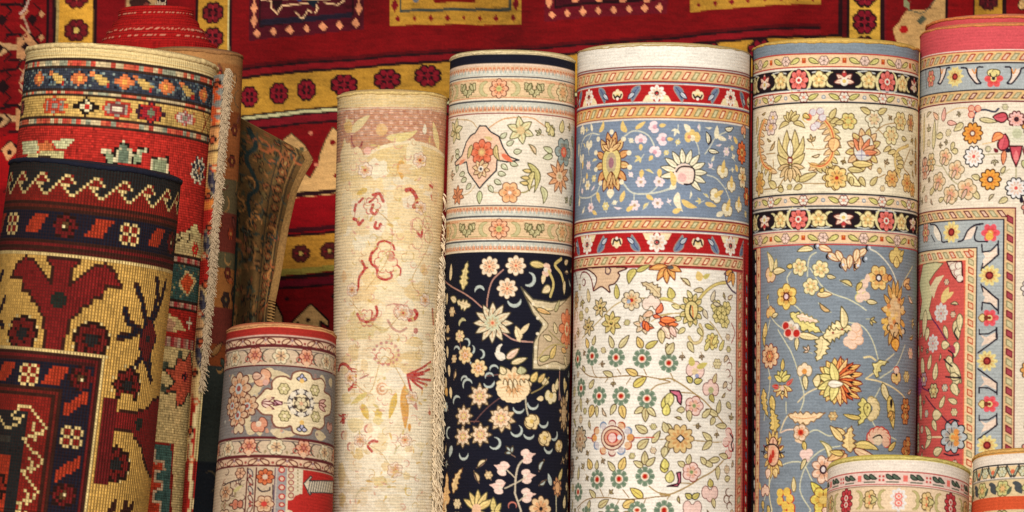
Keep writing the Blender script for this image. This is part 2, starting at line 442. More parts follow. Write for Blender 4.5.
    def cord(s, name, mat, r, v, parent, extra=0., ph0=0, ph1=2 * PI, wav=.6, seed=0):
        n = int((ph1 - ph0) * s.px / 1.6); phi = np.linspace(ph0, ph1, n + 1); rr = np.random.default_rng(seed)
        nz = np.convolve(rr.standard_normal(n + 1), np.ones(5) / 5, 'same') * wav; nz[-1] = nz[0]
        C = s.pt(phi, np.full(n + 1, float(v)) + nz, extra)
        rad = s.pt(phi, np.full(n + 1, float(v)), extra + .01) - s.pt(phi, np.full(n + 1, float(v)), extra); rad /= np.linalg.norm(rad, axis=1)[:, None]
        m = 8; V = []
        rads = r * s.sc * (1 + .18 * np.convolve(rr.standard_normal(n + 1), np.ones(3) / 3, 'same')); rads[-1] = rads[0]
        for i in range(m):
            a = 2 * PI * i / m
            V.append(C + rads[:, None] * (math.cos(a) * rad + math.sin(a) * s.ax[None]))
        V = np.stack(V, 1).reshape(-1, 3)
        I = np.arange(n)[:, None] * m; j = np.arange(m)[None]; k = (j + 1) % m
        F = np.stack([I + j, I + k, I + m + k, I + m + j], -1).reshape(-1, 4)
        uv = np.stack([np.repeat(phi * s.px, m), np.tile(np.arange(m) * 1., n + 1)], 1)
        return mesh_np(name, V, F, mat, parent, None, uv)

def tubes(name, mat, paths, radii, parent=None, m=5):
    Vs, Fs, off = [], [], 0
    for P, r in zip(paths, radii):
        P = np.asarray(P, float); n = len(P)
        T = np.gradient(P, axis=0); T /= np.linalg.norm(T, axis=1)[:, None] + 1e-12
        a = np.cross(T, [0.3, 1, .2]); a /= np.linalg.norm(a, axis=1)[:, None] + 1e-12; b = np.cross(T, a)
        rr = np.broadcast_to(np.asarray(r, float), (n,))
        ring = [P + rr[:, None] * (math.cos(2 * PI * i / m) * a + math.sin(2 * PI * i / m) * b) for i in range(m)]
        Vs.append(np.stack(ring, 1).reshape(-1, 3))
        I = np.arange(n - 1)[:, None] * m; j = np.arange(m)[None]; k = (j + 1) % m
        Fs.append(np.stack([I + j, I + k, I + m + k, I + m + j], -1).reshape(-1, 4) + off); off += n * m
    return mesh_np(name, np.vstack(Vs), np.vstack(Fs), mat, parent, None, np.zeros((off, 2)))

def c(*v): return srgb(v).astype(np.float32)
AMB = .20; KEY = ((-.35, -4.3, 2.5), 2.2, 236.); EXPO = 0.0
# ------------------------------------------------------------------ carpet with cream end, sky blue band and ivory field
def paint_ivory(C):
    W = c(240,232,216); BL = c(126,140,160); RED = c(176,28,30); CR = c(240,222,170); TAN = c(225,185,125); OL = c(168,150,80)
    DR = c(120,20,30); GR = c(120,138,112); YG = c(205,190,90); YE = c(232,200,110); OR = c(222,158,78); BK = c(50,30,35); PK = c(240,205,190)
    ORD = c(170,70,25); BG = c(110,125,150); VI = c(214,200,140); OLL = c(170,140,80)
    C.a[:] = W; xc = 662
    def guard(ya, yb, bg, ph=0):
        va, vb = C.hb(xc, ya, yb, bg); h = vb - va
        C.ticks((va + vb) / 2, h * .56, 9.6, 4.6, 2.2, [c(190,60,40), c(165,150,90)], [c(245,215,165), c(215,205,150)], phase=ph)
        C.vbandline(va, 1.5, c(140,30,34)); C.vbandline(vb, 1.5, c(140,30,34))
    def main(ya, yb, up=1):
        va, vb = C.hb(xc, ya, yb, RED); m = (va + vb) / 2; h = vb - va
        C.vbandline(va - .6, 1.1, W); C.vbandline(vb + .6, 1.1, W); C.vbandline(va - 1.6, 1, BG); C.vbandline(vb + 1.6, 1, BG)
        u0 = C.t1(657, ya)[0]
        for k in range(-3, 4):
            u = u0 + 82 * k
            for q in (-1, 1):
                P = np.array([[u + q * 3, m + up * h * .46], [u + q * 14, m + up * h * .46], [u + q * 11, m + up * h * .15], [u + q * 7, m + up * .05 * h]]); C.pu(P, CR)
                A_ = 90 - q * 38
                C.leaf(u + q * 17, m - up * h * .44, (180 - A_ if q < 0 else A_) * up if 0 else math.degrees(math.atan2(up * 16, q * 9)), 18, 7.5, BG, W, uv=True, bend=-.25 * q * up, vein=c(60,66,104)); C.leaf(u + q * 23, m - up * 1, math.degrees(math.atan2(up * 8, q * 9)), 9, 4.5, c(196,200,205), c(60,66,104), uv=True)
            C.flower(u, m, h * .47, 8, W, None, BK, PK, uv=True, cr=.3); C.disc(u, m, 1.3, RED, uv=True)
            ub = u + 41
            C.bud(ub, m + up * 1.5, -90 * up, 6.4, CR, None, YE, uv=True)
            C.lu([[ub - 4.5, m - up * .5 + 1], [ub - 3, m + up * 3.5], [ub, m + up * 1.5], [ub + 3, m + up * 3.5], [ub + 4.5, m - up * .5 + 1]], 1.8, BK)
            C.disc(ub, m + up * 4.5, 1.6, W, uv=True)
    C.hb(xc, 43, 45, c(190,160,90))
    C.hb(xc, 66, 67.5, DR); C.hb(xc, 67.5, 69, c(205,200,190))
    guard(69, 81.5, c(226,184,128)); main(84.5, 102); guard(105, 118, c(224,176,100), 3)
    C.hb(xc, 119, 217, BL); C.hb(xc, 118.6, 120, c(225,215,200)); C.hb(xc, 216.3, 217.6, c(225,215,200))
    guard(218.5, 229.5, c(226,178,110)); main(232.5, 252.5, -1); guard(254.5, 266, c(226,186,136), 3)
    C.hb(xc, 266.5, 268.3, c(165,60,60))
    # --- blue field, left half
    C.view(570, 110, 4.45)
    VN = c(205,205,185); CL = c(240,228,190)
    C.vine([(245,115),(275,95),(310,95),(350,115),(375,160),(375,190)], 1.5, VN)
    C.vine([(240,330),(265,360),(300,373),(370,370),(445,352)], 1.6, VN); C.vine([(340,380),(380,350),(400,320)], 1.1, VN); C.vine([(285,370),(285,410)], 1.1, VN)
    C.vine([(130,110),(95,105),(60,130),(45,200),(50,300),(40,380),(80,390),(115,370),(130,340)], 1.4, VN); C.vine([(95,110),(80,150),(85,200)], 1, VN); C.vine([(95,385),(95,430)], 1, VN)
    C.palm(183, 235, 40, 62, 90, 13, c(228,190,116), c(160,60,40), mid=c(225,205,120), mol=c(200,140,60), core=c(190,170,130), core2=c(160,110,120), tip=c(222,164,92))
    for x, y in ((185,98),(125,130),(238,130),(115,190),(262,190),(115,265),(265,255),(135,325),(230,320)): C.disc(x, y, 2.6, CL)
    C.leaf(180, 350, 90, 10, 9, CL)
    for i, a in enumerate((-150,-115,-90,-65,-30)): C.leaf(183, 180, a, 13, 5, c(230,190,120), c(160,60,40))
    C.disc(183, 178, 2.2, c(240,205,130), ry=2.2)
    for a in (70, 90, 110): C.leaf(183, 275, a, 17, 4.5, c(228,186,110), c(170,90,50))
    PKW = c(238,215,215)
    for x, y, dx, dy in ((315,135,0,42),(378,187,-25,38),(415,130,40,0),(378,75,50,-10)):
        C.bud(x, y, math.degrees(math.atan2(-dy, -dx)), 6.3, PKW, None, c(215,160,170)); C.leaf(x + dx * .4, y + dy * .4, math.degrees(math.atan2(dy, dx)), 6.5, 4, YE)
    for x, y, lx, ly in ((315,320,320,265),(397,318,400,262),(287,425,250,450),(390,415,340,378)):
        C.flower(x, y, 5.3, 6, PKW, None, c(205,195,150), c(190,130,120)); C.leaf(lx, ly, math.degrees(math.atan2(y - ly, x - lx)), 9, 4.6, YE)
    C.leaf(225, 410, -70, 12, 5, YE); C.leaf(130, 100, -60, 13, 5, YE, bend=.3); C.leaf(250, 100, -110, 13, 6, YE, bend=-.3); C.leaf(290, 85, -35, 13, 4.5, YE)
    C.leaf(100, 95, -110, 9, 4, CL); C.bud(55, 95, -80, 6, CL); C.bud(85, 150, 90, 6, CL); C.bud(52, 210, 90, 6, CL); C.leaf(57, 225, 90, 9, 4, YE); C.leaf(40, 150, 90, 14, 4, CL)
    C.flower(78, 335, 5, 6, CL, None, YE); C.leaf(75, 310, -90, 7, 4, YE); C.leaf(120, 365, 70, 12, 5, YE); C.flower(92, 435, 5, 6, PKW, None, c(200,150,140)); C.leaf(100, 450, 30, 8, 4, YE); C.leaf(40, 430, -80, 10, 5, CL)
    # right half
    C.view(660, 110, 4.45)
    C.vine([(0,365),(50,345),(70,330)], 1.5, VN); C.vine([(175,200),(172,170),(160,140)], 1.1, VN); C.vine([(200,195),(225,160),(250,120),(300,95)], 1.3, VN); C.vine([(210,290),(250,305),(290,350),(310,400)], 1.3, VN); C.vine([(290,350),(330,330)], 1, VN)
    for i in range(11):
        a = math.radians(-190 + i * 23.5); C.leaf(108 + 40 * math.cos(a), 280 + 42 * math.sin(a), math.degrees(a), 15, 6.2, CL, c(150,140,110), ow=.45)
    C.disc(108, 285, 10.5, c(240,215,195)); C.disc(98, 300, 4.5, c(235,185,175)); C.leaf(70, 330, 140, 8, 6, CL); C.leaf(60, 340, -100, 16, 6, YE, bend=.2)
    C.vine([(72,275),(90,255),(125,252),(150,262),(155,290),(148,320),(130,330),(108,330)], 1.7, BK)
    C.bud(145, 125, -95, 8.5, YE, None, CL); C.leaf(130, 100, -120, 10, 6, CL, bend=.2); C.disc(130, 120, 2, c(225,150,110))
    C.leaf(250, 130, -85, 14, 6, CL); C.leaf(215, 150, -100, 12, 5, CL, BK, bend=.2); C.vine([(225,115),(228,140),(215,155)], 1.2, BK); C.leaf(215, 180, 5, 13, 4.6, CL, BK); C.leaf(255, 120, 10, 13, 5, CL); C.leaf(290, 85, -10, 13, 5, CL, BK, bend=.2)
    C.vine([(65,350),(95,370),(90,440)], 0.1, VN); C.leaf(80, 365, 80, 20, 7, CL, bend=.35); C.leaf(95, 400, 25, 18, 6, YE, bend=.2); C.leaf(55, 455, -20, 10, 5, YE)
    for x, y, a, r in ((280,270,100,7.5),(318,335,90,6.5),(250,380,150,7.5),(300,440,110,7.5),(350,425,95,6.5)):
        C.bud(x, y, a, r, CL, c(205,175,110), YE); C.leaf(x, y, a + 180, r * 1.5, 5, YE)
    C.leaf(200, 415, 10, 14, 5, YE); C.leaf(250, 470, -20, 12, 5, CL)
    C.flower(365, 190, 10, 8, c(225,120,60), DR, YE, DR, ry=1.15); C.leaf(345, 150, -140, 10, 5, YE); C.leaf(375, 130, -80, 14, 6, CL, BK); C.bud(372, 95, -90, 6, c(225,160,120), DR)
    C.flower(368, 300, 9, 6, CL, OLL, YE, c(190,110,60), ry=1.3); C.leaf(345, 275, -120, 8, 5, YE)
    C.flower(385, 385, 8, 6, c(200,110,70), DR, YE, ry=1.3)
    C.filler(121, 214, 580, 746, BL, VN, [c(236,226,190), c(238,215,215), c(224,206,130)], None, 1200, (7, 5.4, 4.3))
    # --- ivory field
    C.view(570, 260, 6.02)
    sh = c(224,190,150)
    C.poly([(60,55),(110,60),(160,110),(140,185),(190,160),(240,195),(235,155),(270,140),(300,95),(290,75),(325,45)], sh, DR, .9, True); C.vine([(20,60),(35,90),(45,150)], 1.6, DR); C.vine([(60,110),(75,75),(105,80),(130,120),(140,180)], 1.5, DR); C.hook(83, 135, 180, 3.2, 1.6, DR, 330); C.vine([(215,50),(215,80),(235,85),(245,60),(230,45)], 1.4, c(90,60,70))
    C.leaf(395, 55, 120, 16, 8, YG, OL, bend=.3); C.leaf(400, 70, -25, 15, 5, YG, OL)
    for a, L in ((175,19),(130,17),(95,16),(60,14),(15,14)): C.leaf(590, 45, a, L, 6.5, OR, ORD, bend=.15 if a > 90 else -.15, vein=c(240,200,100))
    C.disc(605, 45, 3.2, c(90,85,80), ry=2)
    vt = c(190,165,100)
    C.vine([(75,470),(140,400),(200,340),(260,280),(330,240)], 1.3, vt); C.vine([(410,230),(500,232),(602,245)], 1.3, vt); C.vine([(490,370),(540,340),(602,325)], 1.2, vt)
    C.leaf(545, 225, -140, 24, 9, c(222,200,150), c(165,130,80), vein=c(165,130,80), bend=.25, ser=5); C.leaf(285, 235, -95, 15, 6, YG, OL)
    C.flower(370, 243, 9.5, 8, c(235,215,170), c(150,120,80), c(225,180,110), c(190,50,30), cr=.4); C.disc(352, 250, 2.2, c(150,165,185))
    for x, y, r, cc, o in ((180,285,10,c(225,208,150),c(140,115,70)),(110,400,10,c(220,205,150),c(140,115,70)),(248,380,12,c(222,205,120),c(160,130,60))):
        C.spiky(x, y, r, 7, cc, o, YE, rt=.4); C.disc(x, y, 2, BK); C.disc(x, y - 6, 1.1, YG)
    C.leaf(115, 255, -100, 14, 6, c(225,205,150), OLL)
    C.bud(490, 270, -90, 9, c(238,215,195), OLL); C.leaf(520, 320, -60, 11, 6, c(235,130,80), RED, bend=.3); C.leaf(500, 315, 160, 11, 6, c(235,190,150), OLL); C.leaf(500, 335, 10, 8, 4, c(235,130,80), RED)
    C.spiky(440, 390, 10, 6, c(232,210,170), OLL, c(160,165,190), rt=.2); C.leaf(440, 365, 40, 13, 6, c(235,120,50), RED, bend=.6); C.leaf(470, 430, -100, 10, 5, c(235,120,50), RED)
    for a in (200, 250, 300, 350): C.leaf(592, 395, a, 10, 5.5, c(238,130,60), RED)
    for a in (150, 110, 70, 30): C.leaf(595, 400, a, 13, 5, c(238,215,190), OLL)
    C.vine([(40,200),(25,260),(45,320),(40,380)], 1.3, OLL); C.flower(38, 240, 7, 6, c(222,190,130), OLL, ry=1.4); C.leaf(30, 290, 90, 12, 5, TAN, OLL)
    C.view(660, 260, 6.02)
    C.leaf(245, 125, -110, 10, 8, YE, None); C.leaf(260, 110, -30, 9, 5, YG)
    C.vine([(210,370),(215,300),(235,240),(280,185),(340,145),(400,135)], 3.6, c(150,130,60)); C.vine([(210,370),(215,300),(235,240),(280,185),(340,145),(400,135)], 2.2, c(222,200,110))
    C.vine([(240,390),(255,440),(240,490),(200,500),(175,465)], 3.6, c(165,135,80)); C.vine([(240,390),(255,440),(240,490),(200,500),(175,465)], 2.3, c(225,205,140))
    C.leaf(260, 180, 175, 10, 5, c(225,205,150), OLL)
    C.palm(190, 300, 24, 34, 95, 11, c(225,210,130), c(165,145,70), mid=c(228,208,130), mol=c(165,145,70)); C.vine([(185,275),(180,320),(200,355)], 1.8, BK); C.vine([(195,280),(200,340)], 1.4, c(220,130,60))
    for x, y, a in ((120,290,200),(130,350,170),(150,410,140),(190,230,-120),(230,410,60)): C.leaf(x, y, a, 9, 5, c(228,212,140), OL)
    C.leaf(75, 235, -105, 12, 8, YG, OL); C.leaf(0, 230, 10, 14, 4, YG); C.vine([(0,240),(60,250),(120,275)], 1.3, vt); C.vine([(0,330),(60,322),(120,320)], 1.2, vt)
    C.leaf(0, 360, 0, 16, 7, c(238,130,60), RED); C.leaf(15, 400, 60, 14, 8, c(235,210,180), c(190,120,100)); C.leaf(60, 400, 60, 12, 6, c(235,200,180), c(190,120,100)); C.leaf(5, 420, 85, 14, 7, c(225,205,140), OLL)
    for x, y in ((340,280),(400,290),(350,340),(390,370),(370,320)): C.flower(x, y, 6.2, 6, c(232,214,130), c(175,160,80))
    C.vine([(300,370),(340,420),(380,490)], 1.3, vt); C.leaf(270, 390, 20, 12, 5, YG, OL); C.leaf(260, 300, 60, 10, 5, c(225,210,170), c(170,150,130)); C.leaf(310, 250, -70, 12, 5, c(225,210,170), c(160,140,130)); C.leaf(320, 260, 10, 10, 4, c(225,210,170), c(160,140,130))
    C.flower(315, 490, 7.5, 8, c(232,214,120), c(185,165,80), YE)
    for a in (170, 130, 90): C.leaf(440, 75, a, 14, 6.5, c(235,170,70), c(110,80,90))
    C.vine([(395,80),(400,130),(430,180),(455,200)], 2, c(90,70,90)); C.leaf(410, 235, -30, 8, 4, CR, c(180,80,80)); C.vine([(430,380),(450,440),(430,500)], 1.3, c(170,90,80))
    # rows of rosettes
    def ros(x, y, sq=1):
        C.view()
        cc = C.t1(x, y)
        for i in range(8):
            a = i * PI / 4
            P = rot(np.array([[3.8, -1.9], [8.8, -2.9], [9.9, 0], [8.8, 2.9], [3.8, 1.9]]), a) + cc
            C.pu(P, GR); C.lu(rot([[4.2, 0], [8, 0]], a) + cc, .8, c(90,110,95))
        C.eu(cc, 4.2, 4.2, 0, c(240,220,200)); C.eu(cc, 3, 3, 0, c(215,150,100)); C.eu(cc, 2.1, 2.1, .8, c(180,30,20))
    R1 = [(577.7,359),(592,356),(616,357.5),(642,358.5),(668.7,363)]
    R2 = [(581,388),(599,396),(621,396),(647,398.7)]
    R3 = [(578,492),(597,479.5),(619,479),(645,476.5)]
    R4 = [(586,516),(612,513),(637,511),(664,510)]
    C.view(570, 340, 5.69)
    vc = c(150,115,55)
    C.vine([(60,160),(110,205),(200,215),(300,205),(400,205),(500,220),(569,235)], 1.2, vc); C.vine([(125,150),(135,190),(150,210)], 1, vc); C.vine([(270,165),(290,195)], 1, vc); C.vine([(420,165),(435,200)], 1, vc); C.vine([(200,240),(215,220)], 1, vc); C.vine([(320,250),(345,215)], 1, vc); C.vine([(460,285),(500,255),(569,240)], 1.3, OLL)
    for x, y, a, L, w, cl in ((105,45,-115,11,6,YE),(130,30,-70,10,5,VI),(245,45,-110,13,6,VI),(280,45,-50,16,6,VI),(410,45,-115,12,7,YE),(430,45,-30,14,6,YG),(245,205,200,13,6,VI),(385,200,-155,14,7,YE),(360,265,-35,16,8,c(225,205,90)),(110,275,-50,11,6,VI),(85,180,-130,8,4,VI),(130,370,110,13,9,YE),(150,375,85,11,5,VI),(260,365,120,12,6,VI),(290,370,75,14,8,YE),(420,385,150,11,6,VI),(430,385,90,14,7,VI),(440,385,45,12,6,VI),(60,330,80,14,5,VI),(540,400,-90,14,8,c(228,215,100)),(560,70,-100,9,5,VI)):
        C.leaf(x, y, a, L, w, cl, vc, vein=None if w < 7 else vc, ow=.5)
    C.view(570, 422, 5.69)
    C.vine([(40,490),(100,440),(200,430),(300,440),(420,435),(500,425),(569,420)], 1.2, vc); C.vine([(450,365),(500,400),(569,412)], 1.3, OLL); C.vine([(300,385),(335,430)], 1, vc); C.vine([(170,380),(190,425)], 1, vc); C.vine([(250,500),(280,445)], 1, vc); C.vine([(410,490),(430,440)], 1, vc); C.vine([(60,480),(40,512)], 1, vc)
    for x, y, a, L, w, cl in ((120,270,-115,12,8,YE),(150,270,-85,9,5,VI),(255,280,-130,13,6,VI),(285,275,-70,14,8,YE),(415,255,-150,11,6,VI),(425,245,-90,14,7,VI),(435,250,-45,12,6,VI),(415,430,-145,16,8,c(225,205,90)),(160,485,-30,15,7,VI),(300,485,-30,14,8,YE),(145,430,-140,12,6,VI),(45,330,-80,14,5,VI),(540,290,-100,13,8,c(228,215,100)),(100,500,-70,10,5,VI),(440,60,-150,14,8,VI),(385,150,-40,14,8,VI),(470,120,-60,14,6,VI),(545,180,-80,14,6,VI),(550,10,60,12,6,VI)):
        C.leaf(x, y, a, L, w, cl, vc, vein=None if w < 7 else vc, ow=.5)
    for x, y in R1 + R2 + R3 + R4: ros(x, y)
    # medallion row
    C.view(570, 422, 5.69)
    C.vine([(100,90),(120,92)], 1.3, RED); C.vine([(365,90),(480,88)], 1.2, c(200,80,50))
    for i in range(12):
        a = i * PI / 6; C.disc(240 + 100 * math.cos(a), 92 + 78 * math.sin(a), 3.3, [c(228,205,185), c(224,180,132), c(206,196,196)][i % 3]); 
        C.hook(240 + 100 * math.cos(a), 92 + 78 * math.sin(a), math.degrees(a) - 90, 4.1, 1.7, [c(150,60,60), c(180,90,40), c(120,140,170)][i % 3], 190)
    C.disc(240, 90, 13.5, c(236,212,180), ry=12); C.ring(240, 90, 13.2, 1.2, c(120,50,50), ry=11.8); C.disc(243, 90, 11, c(120,30,30), ry=9); C.disc(243, 90, 9.6, c(226,165,130), ry=7.8); C.disc(243, 90, 6.8, c(190,60,50), ry=5.4); C.disc(240, 90, 4.5, c(240,200,190), ry=4.6); C.disc(282, 88, 2.6, c(225,230,235)); C.disc(342, 88, 3.6, OR); C.disc(140, 92, 3.4, OR)
    C.flower(57, 98, 12, 10, c(196,175,140), c(50,30,25), c(220,195,150), c(150,90,60), ry=1.05, ow=.9)
    C.flower(10, 265, 11, 8, c(180,160,140), BK, ry=1.1)
    # right part
    C.view(660, 340, 5.69)
    C.vine([(0,225),(60,220),(120,250),(190,300),(250,345),(300,400),(360,470)], 1.5, OLL); C.vine([(90,295),(200,305)], 1.2, OLL); C.vine([(60,190),(80,235)], 1.1, OLL)
    C.leaf(40, 80, -60, 13, 8, VI, OLL, vein=OLL); C.leaf(160, 10, 60, 12, 6, VI, OLL)
    C.bud(200, 180, -80, 9.5, PK, c(200,140,120), c(225,200,150)); C.leaf(185, 150, -100, 10, 7, YG); C.leaf(210, 160, -25, 13, 6, YG); C.leaf(185, 240, 220, 8, 6, YG, BK); C.leaf(195, 240, -15, 9, 6, YG, BK); C.disc(210, 205, 2, c(150,155,190))
    C.bud(290, 285, -90, 9.5, PK, c(190,90,80), c(180,180,120)); C.leaf(305, 245, -70, 10, 5, VI, c(200,120,90)); C.leaf(285, 310, 60, 9, 6, c(200,185,90), OLL)
    C.flower(195, 375, 10, 5, c(240,205,190), c(205,80,60), c(225,185,150), c(130,150,90), gap=.5); C.leaf(165, 400, 85, 11, 6, VI, OLL); C.leaf(140, 395, 170, 8, 6, VI, OLL)
    C.poly([(55,285),(110,290),(125,320),(120,370),(100,350),(95,320),(60,300)], c(205,110,130), c(90,20,40), .9); C.leaf(60, 300, 100, 16, 9, c(222,210,120), OL); C.leaf(30, 430, -80, 12, 8, c(228,215,100), OL)
    for x, y, a, L in ((330,420,-80,14),(330,430,-160,16),(310,440,120,9),(380,490,180,15),(240,440,-40,13),(380,355,45,9)): C.leaf(x, y, a, L, 6, VI, OLL)
    for x, y in ((255,60),(300,30),(340,60)): C.leaf(x, y, -60, 12, 5, c(228,212,120), c(180,160,80))
    for x, y in ((380,120),(395,150),(385,190),(400,225),(395,265)): C.hook(x, y, 30 + y, 3.8, 1.5, c(140,90,75), 240); 
    for x, y in ((385,90),(380,240)): C.leaf(x, y, 130, 8, 5, c(222,200,160), c(150,110,80))
    C.view(660, 422, 5.69)
    C.vine([(0,100),(60,95)], 1.2, OLL); C.vine([(190,105),(290,115),(350,115)], 1.2, OLL); C.vine([(0,412),(60,410),(150,370),(230,320),(300,280),(360,220)], 1.6, OLL); C.vine([(60,410),(40,440)], 1.1, OLL); C.vine([(100,345),(190,350)], 1.1, OLL)
    for k, (x, y, a) in enumerate(((40,60,-110),(30,140,100))): C.leaf(x, y, a, 11, 7, VI, OLL)
    C.flower(115, 95, 13.5, 10, c(228,196,125), c(165,115,55), c(215,170,100)); C.poly([(95,95),(117,73),(139,95),(117,117)], c(235,230,225), c(60,45,50), .8)
    for s_ in (-1, 1): C.leaf(295, 110, 180 - s_ * 38, 14, 6.5, VI, OLL)
    for x, y, a in ((375,115,0),(390,60,-70),(390,180,70),(400,90,-30),(405,140,30)): C.disc(x, y, 4.6, PK); C.hook(x, y, a - 90, 4.6, 1.3, RED, 250)
    C.vine([(400,70),(415,100),(405,130),(415,165)], 1.8, BK)
    C.flower(180, 285, 10, 5, c(240,205,190), c(205,80,60), c(225,185,150), c(130,150,90), gap=.5); C.leaf(160, 240, -80, 10, 6, VI, OLL); C.leaf(140, 250, 210, 8, 6, VI, OLL)
    C.poly([(40,365),(100,350),(105,330),(95,290),(118,285),(118,340),(100,365)], c(205,110,130), c(90,20,40), .9); C.leaf(50, 345, -80, 12, 9, c(222,210,120), OL); C.leaf(30, 270, -95, 11, 8, c(228,215,100), OL)
    C.bud(285, 395, 90, 9.5, PK, c(190,90,80)); C.leaf(290, 370, -100, 8, 7, c(200,185,90), OLL); C.leaf(300, 435, 75, 10, 5, VI, OLL)
    C.bud(185, 480, 90, 9.5, PK, c(200,140,120)); C.leaf(180, 435, 215, 8, 6, YG, BK); C.leaf(185, 435, -35, 9, 6, YG, BK)
    for x, y, a, L in ((340,210,170,15),(300,250,-160,13),(330,250,90,14),(260,240,-130,9),(370,330,-20,8),(385,200,-170,12)): C.leaf(x, y, a, L, 6, VI, OLL)
    for x, y in ((390,400),(405,440),(395,480),(380,440)): C.hook(x, y, y, 4, 1.6, c(120,80,60), 240)
    C.filler(270, 520, 574, 733, W, c(176,146,92), [c(222,206,150), c(232,206,170), c(206,196,130)], c(170,135,85), 2500, (8, 6, 4.6))
    # side border down the right
    C.view()
    ub = C.t1(735.8, 400)[0]; v0 = C.t1(662, 268.3)[1]; U1 = C.u0 + C.W / SS
    C.rect(ub, U1, v0, 900, c(214,150,112)); C.rect(ub, ub + 1.3, v0, 900, DR)
    C.vticks(ub + 7.5, 5, 9.6, 5.5, 1.2, [c(190,70,50), c(170,150,100)], [c(235,195,150), c(205,195,150)], v0 + 4, 900)
    C.rect(ub + 13, ub + 16, v0 - 30, 900, c(176,90,80)); C.rect(ub + 16, U1, v0 - 30, 900, RED)
    C.rect(ub + 18, ub + 20, v0 - 20, 900, c(40,15,20))
    for k in range(60):
        C.leaf(ub + 25, v0 + k * 11, 80, 9, 5, [CR, BG, W][k % 3], BK, uv=True)
    C.rect(ub + 32, U1, 0 - 10, 900, c(70,22,22))
